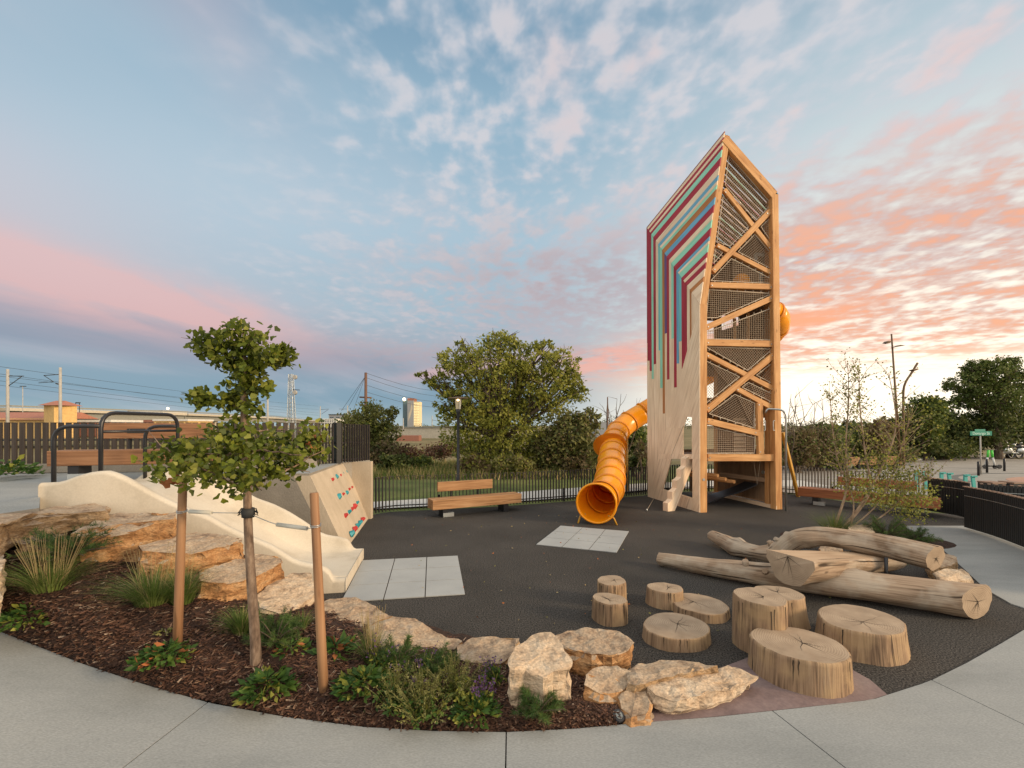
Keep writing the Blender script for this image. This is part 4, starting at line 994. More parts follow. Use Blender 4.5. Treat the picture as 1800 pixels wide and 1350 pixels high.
# stripe table: zoom px along the mitre, colour above, colour below, lower end (photo y)
ST = [(140, 149, 'rose', 'rose', 603), (149, 156, 'clad', 'maroon', 634), (156, 163, 'maroon', 'maroon', 634), (163, 170, 'clad', 'maroon', 652), (170, 177, 'maroon', 'maroon', 652), (177, 190, 'mint', 'mint', 666), (190, 206, 'maroon', 'maroon', 640),
      (206, 222, 'clad', 'clad', 700), (222, 232, 'blue', 'teal', 616), (232, 240, 'clad', 'mint', 682), (240, 248, 'mint', 'mint', 682), (248, 263, 'amber', 'amber', 727), (263, 277, 'blue', 'violet', 586), (277, 293, 'maroon', 'maroon', 667), (293, 307, 'clad', 'clad', 700),
      (307, 323, 'mint', 'mint', 595), (323, 341, 'maroon', 'maroon', 681), (341, 350, 'blue', 'blue', 639), (350, 357, 'clad', 'blue', 639), (357, 374, 'mint', 'teal', 600), (374, 386, 'maroon', 'maroon', 648), (386, 396, 'clad', 'maroon', 648), (396, 410, 'maroon', 'maroon', 640), (410, 428, 'clad', 'clad', 700), (428, 440, 'amber', 'amber', 600), (440, 452, 'clad', 'clad', 700), (452, 464, 'clad', 'clad', 700), (464, 480, 'clad', 'clad', 700), (480, 500, 'clad', 'clad', 700)]
def s_of(zx):
    k = (1100+zx/3.75-900)/FPX; t = (k*14.6-4.36)/(.58+k*2.68); return min(1, max(0, t))
def outn(a, b, c):
    n = (b-a).cross(c-a).normalized(); return n if n.dot(a-CEN) > 0 or n.x < 0 else -n
mb = MB()
nB = (Fb-L0).cross(Lt-L0).normalized(); nB = nB if nB.x < 0 else -nB
polyB = [Lt, L0, Fb]; o, d, e = axis(polyB, Vector((0, 0, 1)), nB); vF = (Fb-Lt).dot(e)
sB = []
for z0, z1, cc, cb, yend in ST:
    a, b = s_of(z0)*vF, s_of(z1)*vF
    pxm = 1100+(z0+z1)/7.5; Pm = rayplane(pxm, yend, L0, nB); u = (Pm-Lt).dot(d)
    if cb != 'clad': sB.append((a, b, ci[cb], u, None)); sB.append((a, b, 0, None, u-.003))
    else: sB.append((a, b, 0, None, None))
boards(mb, polyB, Vector((0, 0, 1)), sB, .03, nB)
nC = (Fb-Lt).cross(Ap-Lt).normalized(); nC = nC if nC.x < 0 else -nC
polyC = [Lt, Fb, Ap]; o, d, e = axis(polyC, Ap-Lt, nC); vF = (Fb-Lt).dot(e)
boards(mb, polyC, Ap-Lt, [(s_of(z0)*vF, s_of(z1)*vF, ci[cc], None, None) for z0, z1, cc, cb, ye in ST], .03, nC)
# lower triangle with doorway and crawl opening (photo pixel pieces, zoom x5.625)
nA = (Fb-L0).cross(F0-L0).normalized(); nA = nA if nA.x < 0 else -nA
tri = [(54, 1086), (571, 1243), (571, -816)]
def piece(*hp):
    q = tri
    for h in hp: q = clip(q, *h)
    return q
def line(p, q, keep):      # half plane through p,q containing point keep
    a, b = (q[1]-p[1]), -(q[0]-p[0]); c = a*p[0]+b*p[1]
    return (a, b, c) if a*keep[0]+b*keep[1] <= c else (-a, -b, -c)
far_l = (0, 800)
pcs = [piece((0, 1, 298)),
       piece((0, -1, -298), (0, 1, 405), line((440, 298), (405, 405), far_l)), piece((0, -1, -405), (0, 1, 665), (1, 0, 405)), piece((0, -1, -298), (0, 1, 665), (-1, 0, -494)),
       piece((0, -1, -665), (0, 1, 712)), piece((0, -1, -712), (0, 1, 1010), line((290, 712), (205, 1010), far_l)), piece((0, -1, -712), (-1, 0, -500), (0, 1, 1100)),
       piece((0, -1, -1010), (1, 0, 205)), piece((-1, 0, -205), line((205, 1010), (500, 1100), (300, 1200)), (1, 0, 500)), piece((-1, 0, -500), (0, -1, -1100))]
dirA = (Fb-L0); oA, dA, eA = axis([L0], dirA, nA)
for pc in pcs:
    if len(pc) < 3: continue
    P3 = [rayplane(1130+x/5.625, 680+y/5.625, L0, nA) for x, y in pc]
    vs = [(p-L0).dot(eA) for p in P3]; off = (P3[0]-L0).dot(eA); w = .092
    k0, k1 = int(math.floor(min(vs)/w)), int(math.ceil(max(vs)/w))
    boards(mb, P3, dirA, [(k*w-off, (k+1)*w-off, 0, None, None) for k in range(k0, k1)], .03, nA)
mb.build('striped_cladding', CMAT, tower)
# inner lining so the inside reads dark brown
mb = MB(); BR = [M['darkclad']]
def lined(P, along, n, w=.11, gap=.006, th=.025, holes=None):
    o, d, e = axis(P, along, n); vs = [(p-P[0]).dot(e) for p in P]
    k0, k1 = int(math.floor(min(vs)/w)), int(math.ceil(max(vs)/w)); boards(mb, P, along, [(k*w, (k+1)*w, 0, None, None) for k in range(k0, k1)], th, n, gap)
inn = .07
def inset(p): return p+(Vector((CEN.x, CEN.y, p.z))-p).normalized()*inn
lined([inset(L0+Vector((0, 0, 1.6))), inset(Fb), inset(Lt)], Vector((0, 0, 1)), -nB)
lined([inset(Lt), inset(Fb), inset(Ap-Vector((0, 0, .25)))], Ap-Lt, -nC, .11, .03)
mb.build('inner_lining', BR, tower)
# right side and back wall, stained like the front stripes on the outside, open slots
mb = MB(); nR = -lf_d.cross(Vector((0, 0, 1))); nR = nR if nR.x > 0 else -nR
def sidewall(P, Q, zp, zq, n, holes, z0=0.0, seq=None, w=.115, gap=.012):
    d = (Q-P); Ln = d.length; d.normalize(); k = int(Ln/w)+1; seq = seq or [0]
    for i in range(k):
        a, b = i*w+gap/2, min((i+1)*w-gap/2, Ln)
        if b <= a: continue
        zt = zp+(zq-zp)*(a+b)/2/Ln; segs = [(z0, zt)]
        for (h0, h1, hz0, hz1) in holes:
            if h0 < (a+b)/2 < h1:
                ns = []
                for s0, s1 in segs:
                    if hz0 > s0: ns.append((s0, min(hz0, s1)))
                    if hz1 < s1: ns.append((max(hz1, s0), s1))
                segs = [s for s in ns if s[1]-s[0] > .02]
        for s0, s1 in segs:
            A = P+d*(a+b)/2; mb.beam(A+Vector((0, 0, s0)), A+Vector((0, 0, s1)), b-a, .03, up=n, mat=seq[i % len(seq)])
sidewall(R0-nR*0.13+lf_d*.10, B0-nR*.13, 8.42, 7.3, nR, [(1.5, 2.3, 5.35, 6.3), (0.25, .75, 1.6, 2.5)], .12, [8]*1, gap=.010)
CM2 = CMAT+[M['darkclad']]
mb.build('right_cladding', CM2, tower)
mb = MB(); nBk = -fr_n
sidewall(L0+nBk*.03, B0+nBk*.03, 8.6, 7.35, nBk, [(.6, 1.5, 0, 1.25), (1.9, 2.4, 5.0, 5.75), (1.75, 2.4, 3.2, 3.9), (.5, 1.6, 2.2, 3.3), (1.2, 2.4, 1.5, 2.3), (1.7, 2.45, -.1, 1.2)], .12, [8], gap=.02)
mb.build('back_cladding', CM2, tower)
# roof slats
mb = MB(); nRf = (Ap-Lt).cross(Rt-Lt).normalized(); nRf = nRf if nRf.z > 0 else -nRf
P = [Lt, Ap, Rt, Bt]
for k in range(24):
    t0 = (k+.12)/24; t1 = (k+.86)/24
    def g(a, b, t): return a+(b-a)*t
    q = [g(Lt, Ap, t0)*1, g(Lt, Ap, t1), g(Bt, Rt, t1), g(Bt, Rt, t0)]; up = Vector((0, 0, .03))
    q = [p-Vector((0, 0, .05)) for p in q]
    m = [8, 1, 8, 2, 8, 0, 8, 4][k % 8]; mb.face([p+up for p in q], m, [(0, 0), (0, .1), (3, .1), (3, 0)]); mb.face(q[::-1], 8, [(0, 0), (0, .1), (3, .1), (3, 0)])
    for i in range(4): a, b = q[i], q[(i+1) % 4]; mb.face([a, b, b+up, a+up], m)
mb.build('roof_slats', CM2, tower)
# posts
def post(path, w, name='post', th=None, up=None):
    mb = MB()
    for a, b in zip(path[:-1], path[1:]): mb.beam(a, b, w, th or w, up=up or fr_n, bev=.008)
    mb.build(name, M['beam'], tower)
pc = fp(1236.8, 900); pc2 = fp(1236.8, 535)
post([Vector((pc.x, pc.y, 0))-fr_n*.10, Vector((pc.x, pc.y, pc2.z))-fr_n*.10], .205)
post([fp(1236.5, 540)-fr_n*.10, fp(1278.5, 238)-fr_n*.10], .17, th=.2)
post([fp(1270, 231.5)-fr_n*.098+Vector((.06, 0, -.16)), fp(1362, 339)-fr_n*.098-Vector((0, 0, .05))], .25, 'rafter', th=.2)
pr0 = fp(1369.6, 893); pr1 = fp(1362.8, 345)
post([Vector((pr0.x, pr0.y, 0))-fr_n*.10, Vector((pr1.x, pr1.y, pr1.z+.06))-fr_n*.10], .205)
for c_, zt in ((L0+(CEN-L0)*.07, 8.5), (B0+(CEN-B0)*.07, 7.25)): post([c_, c_+Vector((0, 0, zt))], .18)
# second pair of inner posts that show in the lower bay
post([R0+lf_d*.35-nR*.14, R0+lf_d*.35-nR*.14+Vector((0, 0, 8.0))], .16)
# front braces traced on the front plane: every beam on its own depth so faces never share a plane
BE = [(1272, 334, 1356, 440, .125), (1353, 371, 1252, 478, .145), (1259.5, 432, 1357, 482, .12), (1247, 501.5, 1360, 505, .15), (1240, 576.5, 1360, 522.5, .15), (1240, 602.5, 1361, 605, .17),
      (1240, 623, 1363, 686, .13), (1362.5, 621.5, 1241, 721, .16), (1294, 683.5, 1364, 721, .13), (1242, 740, 1332, 761.5, .16), (1334, 708, 1336.5, 798, .175), (1243, 804.5, 1366, 804.5, .185)]
for i, (x0, y0, x1, y1, w) in enumerate(BE):
    off = -.06-.0023*(i % 3)-(.02 if i in (0, 2, 6, 8) else 0)
    mb = MB(); mb.beam(fp(x0, y0, off-.04), fp(x1, y1, off-.04), w, .10, up=fr_n, bev=.006); br_ = mb.build('brace', M['beam'], tower)
    for f in (.04, .96):
        q = fp(x0+(x1-x0)*f, y0+(y1-y0)*f, off+.0105); mb = MB(); mb.tube([q, q+fr_n*.012], .016, 8); mb.build('bolt', M['steel'], br_)
# nets
N1 = lambda *p: [(1100+x/3.75, 200+y/3.75) for x, y in p]; N2 = lambda *p: [(1100+x/3.553, 540+y/3.553) for x, y in p]
NETS = [(N1((680, 275), (950, 585), (943, 615), (855, 705), (655, 470)), 48), (N1((640, 545), (810, 745), (685, 875), (600, 840)), 48), (N1((950, 690), (950, 830), (890, 745)), 0), (N1((850, 795), (950, 910), (955, 1020), (740, 910)), 40), (N1((590, 890), (638, 915), (580, 985)), 45),
        (N1((695, 955), (960, 1090), (955, 1118), (560, 1100)), 0), (N1((548, 1160), (965, 1185), (600, 1345), (530, 1345)), 0), (N2((495, 190), (495, 160), (915, 5), (918, 205), (495, 198)), 0), (N2((500, 248), (915, 262), (760, 395)), 45), (N2((498, 335), (710, 435), (500, 600)), 45),
        (N2((920, 345), (922, 480), (815, 425)), 45), (N2((765, 470), (922, 545), (922, 598), (725, 500)), 25), (N2((680, 545), (805, 600), (800, 755), (520, 665)), 30), (N2((503, 740), (805, 815), (803, 912), (503, 912)), 0)]
for poly, ang in NETS:
    P3 = [fp(x, y, -.13) for x, y in poly]; o = P3[0]; Z = Vector((0, 0, 1)); Q = [((p-o).dot(fr_d), (p-o).z) for p in P3]
    mb = MB(); ca, sa = math.cos(R(ang)), math.sin(R(ang)); sp_ = .056
    for (dx_, dz_) in ((ca, sa), (-sa, ca)):
        nv = (-dz_, dx_); vals = [q[0]*nv[0]+q[1]*nv[1] for q in Q]; k = math.ceil(min(vals)/sp_)
        while k*sp_ < max(vals):
            v = k*sp_; hits = []
            for i in range(len(Q)):
                a, b = vals[i]-v, vals[(i+1) % len(Q)]-v
                if a*b < 0: t = a/(a-b); p, q = Q[i], Q[(i+1) % len(Q)]; hits.append((p[0]+(q[0]-p[0])*t, p[1]+(q[1]-p[1])*t))
            if len(hits) == 2:
                A, B = [o+fr_d*h[0]+Z*h[1] for h in hits]; mb.tube([A, B], .0052, 3, 0, caps=False)
            k += 1
    for i in range(len(P3)): mb.tube([P3[i], P3[(i+1) % len(P3)]], .012, 5, 1, caps=False)
    cP = sum(P3, Vector())/len(P3)      # lashings to the timber
    for i in range(len(P3)):
        a, b = P3[i], P3[(i+1) % len(P3)]; n = max(1, int((b-a).length/.22)); od = (b-a).normalized().cross(fr_n); od = od if od.dot(cP-a) < 0 else -od
        for k in range(n): q = a.lerp(b, (k+.5)/n); mb.tube([q, q+od*.06+fr_n*.02], .009, 4, 1, caps=False)
    mb.build('rope_net', [M['rope'], M['ropepale']] if 'ropepale' in M else [M['rope'], M['rope']], tower)
# floors, inner ladder posts, slat wall in the doorway
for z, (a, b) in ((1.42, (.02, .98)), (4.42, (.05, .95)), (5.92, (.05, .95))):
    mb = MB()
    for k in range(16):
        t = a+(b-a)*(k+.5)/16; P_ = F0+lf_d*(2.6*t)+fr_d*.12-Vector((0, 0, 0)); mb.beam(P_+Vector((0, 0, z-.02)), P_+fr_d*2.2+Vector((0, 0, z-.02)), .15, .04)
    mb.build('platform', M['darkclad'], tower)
for px, py0, py1, y in ((1349, 728, 800, 12.9), (1315, 550, 600, 13.2), (1291, 560, 600, 13.4), (1345, 455, 500, 13.2)):
    a, b = atY(px, py1, y), atY(px, py0, y); mb = MB(); mb.beam(a, b, .07, .07); mb.build('inner_post', M['beam'], tower)
mb = MB()
for k in range(9):
    z = 1.55+k*.115; P_ = R0-fr_d*.05+lf_d*1.25; mb.beam(P_-fr_d*.5+Vector((0, 0, z)), P_-fr_d*.12+Vector((0, 0, z)), .05, .07)
mb.build('slat_panel', M['clad'], tower)
for px, s in ((1342.5, 1), (1362, -1)):
    a = fp(px, 748, .0); mb = MB(); q = [a+Vector((0, 0, .13))-fr_n*.0, a+Vector((0, 0, .13))+fr_d*.05*s, a-Vector((0, 0, .13))+fr_d*.05*s, a-Vector((0, 0, .13))]
    mb.tube(arc_pts(q, .03), .011, 6); mb.build('grab_handle', M['steel'], tower)
mb = MB(); a = fp(1237, 843, .004); mb.tube([a, a+fr_n*.012], .035, 14); mb.build('round_marker', M['paver'], tower)
for y in (745, 560, 420): 
    mb = MB(); a = fp(1345, y-0, -.5); 
mb = MB(); mb.sphere(atY(1303, 497, 13.0), .24, 16, 10, sc=(1, 1, 1.1)); mb.build('bubble_window', M['orange'], tower)
for a, b in (((1328, 447), (1350, 449)), ((1328, 447), (1328, 475)), ((1337, 470), (1337, 498))):
    mb = MB(); mb.beam(atY(*a, 12.9), atY(*b, 12.9), .05, .09); mb.build('pale_frame', M['paver'], tower)
# underside: black hammock belt, log rungs, drum
mb = MB(); pth = [atY(1246, 884, 13.2), atY(1268, 874, 13.1), atY(1295, 866, 13.0), atY(1318, 857, 12.9), atY(1333, 850, 12.8)]; pth = smooth_path(pth, 5)
for i in range(len(pth)-1):
    a, b = pth[i], pth[i+1]; w = lf_d*.55; mb.face([a, b, b+w, a+w], 0, None, True); mb.face([a-Vector((0, 0, .03)), a+w-Vector((0, 0, .03)), b+w-Vector((0, 0, .03)), b-Vector((0, 0, .03))], 0); mb.face([a, a-Vector((0, 0, .03)), b-Vector((0, 0, .03)), b])
mb.build('hanging_belt', M['black'], tower)
for px, py in ((1262, 836), (1276, 842.5), (1291, 847)):
    a = atY(px, py, 12.75); mb = MB(); mb.tube([a, a+lf_d*1.4-fr_d*.35], .05, 10, 0); mb.build('log_rung', M['beam'], tower)
mb = MB(); a = atY(1266, 833, 13.6); b = atY(1357, 845, 12.7); mb.beam(a, b, .12, .12); mb.build('cross_beam', M['darkclad'], tower)
mb = MB(); a = atY(1331, 852, 12.75)
for px in (1324, 1337): mb.tube([a, atY(px, 806, 12.7)], .007, 5)
mb.build('hanging_rope', M['rope'], tower)
mb = MB(); a = atY(1341, 830, 12.9); mb.tube([a, a+fr_d*.14], .055, 12); mb.tube(arc_pts([a+fr_d*.14, a+fr_d*.32+Vector((0, 0, .0)), a+fr_d*.32+Vector((0, 0, .22))], .06), .018, 7); mb.build('talk_tube', M['steel'], tower)
mb = MB(); mb.beam(R0-nR*.2+Vector((0, 0, .05)), B0-nR*.2+Vector((0, 0, .05)), .05, .10); mb.build('sole_plate', M['clad'], tower)
# black pod at the left edge of the middle bay
# stair stringer up to the crawl opening
mb = MB(); a = Vector((4.12, 12.16, 0)); b = Vector((4.84, 12.50, 1.46)); hd = (Vector((b.x, b.y, 0))-Vector((a.x, a.y, 0))); HL = hd.length; hd.normalize(); sd2 = Vector((-hd.y, hd.x, 0)); n = 5; prof = []
for k in range(n):
    prof += [(k*HL/n-.03, (k)*1.46/n+.015), (k*HL/n-.03, (k+.74)*1.46/n), (k*HL/n+.06, (k+.86)*1.46/n)]
prof += [(HL, 1.46), (HL+.12, 1.42), (HL+.10, 1.22), (.22, 0.0), (-.03, 0.0)]
poly = [a+hd*x+Vector((0, 0, z))-sd2*.09 for x, z in prof]
bm = bmesh.new(); f = bm.faces.new([bm.verts.new(p) for p in poly]); ex = bmesh.ops.extrude_face_region(bm, geom=[f]); bmesh.ops.translate(bm, vec=sd2*.18, verts=[v for v in ex['geom'] if isinstance(v, bmesh.types.BMVert)])
bmesh.ops.triangulate(bm, faces=bm.faces)
ax_ = (b-a).normalized()
for f in bm.faces: mb.face([v.co.copy() for v in f.verts], 0, [((v.co-a).dot(ax_)*1+3, (v.co-a).dot(sd2)+(v.co-a).dot(ax_.cross(sd2))) for v in f.verts])
bm.free(); mb.build('notched_stair', M['clad'], tower)
mb = MB(); mb.box(L0.lerp(F0, .5)+Vector((.25, 0, .18)), (.3, 1.6, .03), math.atan2(lf_d.y, lf_d.x)-R(90)); mb.build('step_board', M['clad'], tower)
# thin rope and anchor left of the stair
mb = MB(); a = at(1137, 898.5); b = rayplane(1150, 875, L0, nA); mb.tube([a+Vector((0, 0, .02)), b, rayplane(1204, 748, L0, nA)-Vector((.04, 0, 0))], .010, 6); o = mb.build('climbing_rope', M['rope'], tower)
mb = MB(); mb.tube([a, a+Vector((.0, 0, .06))], .022, 8); mb.build('rope_anchor', M['steel'], tower)

# steel sliding pole beside the tower
mb = MB(); b = at(1381.5, 898); z = 2.70
mb.tube(arc_pts([b, b+Vector((0, 0, z)), b+Vector((-.42, .14, z+.03)), b+Vector((-.46, .16, z-.08))], .2, 8), .026, 10); o = mb.build('sliding_pole', M['steel'], origin=b); tag(o, 'bent galvanised steel pole standing close to the right post of the tower', 'pole')

# ------------------------------------------------------------------ orange tube slide
tube = thing('tube_slide', 'bright orange enclosed tube slide winding out from behind the tower to the rubber surface', 'slide', (1.95, 10.4, 0))
cl = [(6.6, 14.1, 6.1), (7.6, 14.15, 5.95), (8.35, 14.4, 5.65), (8.55, 15.2, 5.25), (8.1, 16.3, 4.7), (7.2, 17.1, 4.15), (6.1, 17.25, 3.45), (5.05, 17.05, 2.83), (4.35, 16.9, 2.42), (3.85, 16.45, 2.06), (3.55, 15.75, 1.80), (3.32, 14.9, 1.55), (3.10, 14.1, 1.30), (2.88, 13.2, 1.05), (2.62, 12.2, .78), (2.38, 11.45, .60), (2.10, 10.85, .52), (1.93, 10.42, .50)]
C = smooth_path(cl, 6); N_ = len(C); Rr = .39
def seclen():
    s = [0]
    for i in range(1, N_): s.append(s[-1]+(C[i]-C[i-1]).length)
    return s
sl_ = seclen(); tot = sl_[-1]; ns = 22; cut = [int(np.searchsorted(sl_, tot*k/ns)) for k in range(ns+1)]; cut[-1] = N_-1
for k in range(ns):
    a, b = cut[k], cut[k+1]
    if b <= a: continue
    last = k == ns-1; rad = [Rr*(1+.16*max(0, (i-(N_-7))/6)) for i in range(a, b+1)]
    mb = MB(); mb.tube(C[a:b+1], rad, 36, 0, caps=False); o = mb.build('tube_section', M['orange'], tube)
    so = o.modifiers.new('wall', 'SOLIDIFY'); so.thickness = .012; so.offset = -1
    if k < ns-1:
        c = C[b]; ax = (C[min(b+1, N_-1)]-C[b-1]).normalized(); mb = MB(); mb.tube([c-ax*.028, c-ax*.020, c+ax*.020, c+ax*.028], [Rr+.004, Rr+.032, Rr+.032, Rr+.004], 36, 0, caps=False); mb.build('flange', M['orangerib'], tube)
c = C[-1]; ax = (C[-1]-C[-3]).normalized(); u_ = ax.cross(Vector((0, 0, 1))).normalized(); v_ = u_.cross(ax)
mb = MB(); rr = Rr*1.16; mb.tube([c+u_*rr*math.cos(t)+v_*rr*math.sin(t) for t in np.linspace(0, 6.2832, 41)[:-1]], .024, 8, closed=True); mb.build('mouth_rim', M['orange'], tube)
# oval shield plate riding on the tube
i = int(np.argmin([abs((p.x/p.y)*800+900-1069)+abs(CAMZ-p.z-(790-HOR)*p.y/800)*500 for p in C])); c = C[i]; ax = (C[i+1]-C[i-1]).normalized()
s1 = ax.cross(Vector((0, 0, 1))).normalized(); s1 = s1 if s1.x > 0 else -s1; s2 = s1.cross(ax).normalized(); s2 = s2 if s2.z > 0 else -s2
tp_ = c+s2*.10-s1*.10; f1_, f2_ = s1*.54, s2*.44
mb = MB(); ring = [tp_+f1_*math.cos(t)+f2_*math.sin(t) for t in np.linspace(0, 6.2832, 37)[:-1]]; mb.prism(ring, ax.cross(s1)*.012); mb.build('shield_plate', M['orangerib'], tube)
c2 = C[-9]; a2 = (C[-8]-C[-10]).normalized(); mb = MB(); mb.tube([c2-a2*.09, c2+a2*.09], [Rr+.015, Rr+.03], 36, 0, caps=False); mb.build('collar', M['orangerib'], tube)
for s in (-1, 1):
    a = C[-1]+u_*s*.26-Vector((0, 0, .34))-ax*.15; mb = MB(); mb.tube(arc_pts([a, a+u_*s*.12-Vector((0, 0, .03)), Vector((a.x+u_.x*s*.2, a.y-.05, .0))], .05), .022, 8); mb.build('foot', M['ochre'], tube)
for x, y, zt in ((3.92, 15.6, 1.7), (4.02, 15.9, 1.8)):
    mb = MB(); mb.tube([(x, y, 0), (x, y, zt)], .038, 10); mb.build('support_post', M['ochre'], tube)
mb = MB(); mb.beam(at(1403, 873), atY(1376, 760, 14.3), .09, .09, bev=.01); mb.build('strut', M['ochre'], tube)
mb = MB(); mb.beam(at(1403, 873), atY(1384, 800, 14.7), .07, .07, bev=.01); mb.build('strut', M['ochre'], tube)

# ------------------------------------------------------------------ fences
def resample(path, step):
    P = [Vector((p[0], p[1], p[2] if len(p) > 2 else 0)) for p in path]; out = []; acc = 0; nxt = 0
    for i in range(len(P)-1):
        L = (P[i+1]-P[i]).length; d = (P[i+1]-P[i])/L
        while nxt <= acc+L: out.append((P[i]+d*(nxt-acc), d)); nxt += step
        acc += L
    return out
def fence(name, lab, path, h, step, w, dep, mats, rail_z=(.12,), pair=True, posts=2.4, thick_every=None, cat='fence', vary=0.0, group=None):
    P = resample(path, step); c = P[len(P)//2][0]; t = thing(name, lab, cat, c, group)
    mb = MB(); Z = Vector((0, 0, 1))
    for i, (p, d) in enumerate(P):
        n = Vector((-d.y, d.x, 0)); hh = h+random.uniform(-vary, vary); ww = w if not thick_every or i % thick_every else w*1.0
        b = p+n*(dep*.0); mb.beam(b+Z*.03, b+Z*hh, ww, dep, up=n, mat=i % 2 if len(mats) > 2 else 0)
        if pair and i % 2 == 0 and i+1 < len(P): q = P[i+1][0]; mb.beam(p+Z*(hh-.006), q+Z*(hh-.006), dep, .010, mat=0)
    mb.build('pickets', mats, t)
    Q = resample(path, step*4)
    for z in rail_z:
        mb = MB()
        for (a, _), (b, _) in zip(Q[:-1], Q[1:]): mb.beam(a+Z*z, b+Z*z, .012, .03)
        mb.build('rail', M['black'], t)
    if posts:
        for p, d in resample(path, posts)[1:]:
            mb = MB(); n = Vector((-d.y, d.x, 0)); mb.beam(p+n*.07, p+n*.07+Z*(h*.42), .06, .04, up=n); mb.build('fence_post', M['black'], t)
    return t
low = [(x, y) for x, y in FENCE if y > 0]
tw_i = [i for i, (x, y) in enumerate(FENCE) if x >= 4.2][0]
def idx_x(xv): return min(range(len(FENCE)), key=lambda i: abs(FENCE[i][0]-xv)+(0 if FENCE[i][1] > 11.5 else 99))
fence('low_fence', 'low dark steel picket fence curving behind the timber bench and the orange tube', FENCE, .94, .098, .016, .055, [M['picket'], M['picketw']], rail_z=(.16,), posts=1.9)
# terrace fence, broad pickets
TF = [(-14.5, 8.5, TZ), (-9.5, 8.7, TZ), (-6.2, 9.05, TZ), (-5.0, 9.55, TZ), (-4.35, 10.2, TZ)]
fence('terrace_fence', 'dark broad-picket fence behind the long bench on the left terrace', TF, .94, .135, .085, .03, [M['picket'], M['picketw']], rail_z=(.10, .60), pair=True, posts=None)
fence('terrace_fence', 'thin dark picket fence stepping down behind the climbing wall', [(-4.33, 10.25, TZ-.02), (-3.95, 10.9, TZ-.03), (-3.64, 11.65, TZ-.05)], .95, .085, .016, .05, [M['picket']], rail_z=(.1, .5), posts=None)
mb = MB(); p = Vector((-4.08, 10.62, TZ)); mb.box(p+Vector((0, 0, .47)), (.12, .16, .96), .9); t = mb.build('fence_pier', M['panel'], origin=p); tag(t, 'broad charcoal pier between the two sorts of terrace fence', 'post')
mb = MB(); 
for a, b in zip(TF[:-1], TF[1:]): mb.beam(Vector(a)+Vector((0, -.12, .07)), Vector(b)+Vector((0, -.12, .07)), .14, .16)
t = mb.build('kerb', M['wallgrey'], origin=TF[1]); tag(t, 'low concrete kerb under the left terrace fence', 'kerb')
# charcoal slatted screens on the right
def screen(lab, path, h, back=True):
    P = resample(path, .062); c = P[len(P)//2][0]; t = thing('slatted_screen', lab, 'fence', c, 'charcoal slatted screens'); Z = Vector((0, 0, 1)); mb = MB(); m2 = MB()
    for i, (p, d) in enumerate(P):
        n = Vector((-d.y, d.x, 0)); mb.beam(p+Z*.05, p+Z*h, .05, .03, up=n)
        if i % 2 == 0: m2.beam(p+Z*(h+.012)-n*.045, p+Z*(h+.012)+n*.045, .055, .02)
    mb.build('slats', M['panel'], t); m2.build('top_caps', M['cap'], t)
    mb = MB(); Q = resample(path, .25)
    for (a, d), (b, _) in zip(Q[:-1], Q[1:]): n = Vector((-d.y, d.x, 0)); mb.beam(a+n*.04+Z*(h/2), b+n*.04+Z*(h/2), .02, h*.9)
    mb.build('backing', M['panel'], t)
    mb = MB()
    for (a, d), (b, _) in zip(Q[:-1], Q[1:]): n = Vector((-d.y, d.x, 0)); mb.beam(a-n*.02+Z*(h*.80), b-n*.02+Z*(h*.80), .012, .012)
    mb.build('wire', M['steel'], t)
a = [(9.95, 9.98), (9.75, 9.2), (9.40, 8.35), (8.95, 7.4), (8.4, 6.5), (7.9, 5.8)]
screen('nearest curved charcoal slatted screen at the right edge beside the path', [(p.x, p.y) for p in smooth_path([(x, y, 0) for x, y in a], 4)], .93)
screen('farther charcoal slatted screen with a brown capped top behind the clump trees', [(10.95, 11.95), (11.05, 11.3), (10.95, 10.9)], .90)
screen('short charcoal slatted screen seen between the other two', [(11.35, 11.0), (12.2, 10.3), (12.9, 9.5)], .86)
# paired seat walls
for k, (px0, px1, y) in enumerate(((1731, 1755, 851), (1768, 1790, 851))):
    a, b = atY(px0, y, 13.0), atY(px1, y, 13.0); a.z = b.z = .42; mb = MB(); mb.beam(a, b, .4, .44, bev=.01); mb.beam(a+Vector((0, 0, .24)), b+Vector((0, 0, .24)), .43, .04, mat=1); o = mb.build('seat_block', [M['panel'], M['cap']], origin=(a.x, a.y, 0)); tag(o, ['left black seat block with pale top behind the near screen', 'right black seat block with pale top behind the near screen'][k], 'seat', 'black seat blocks')

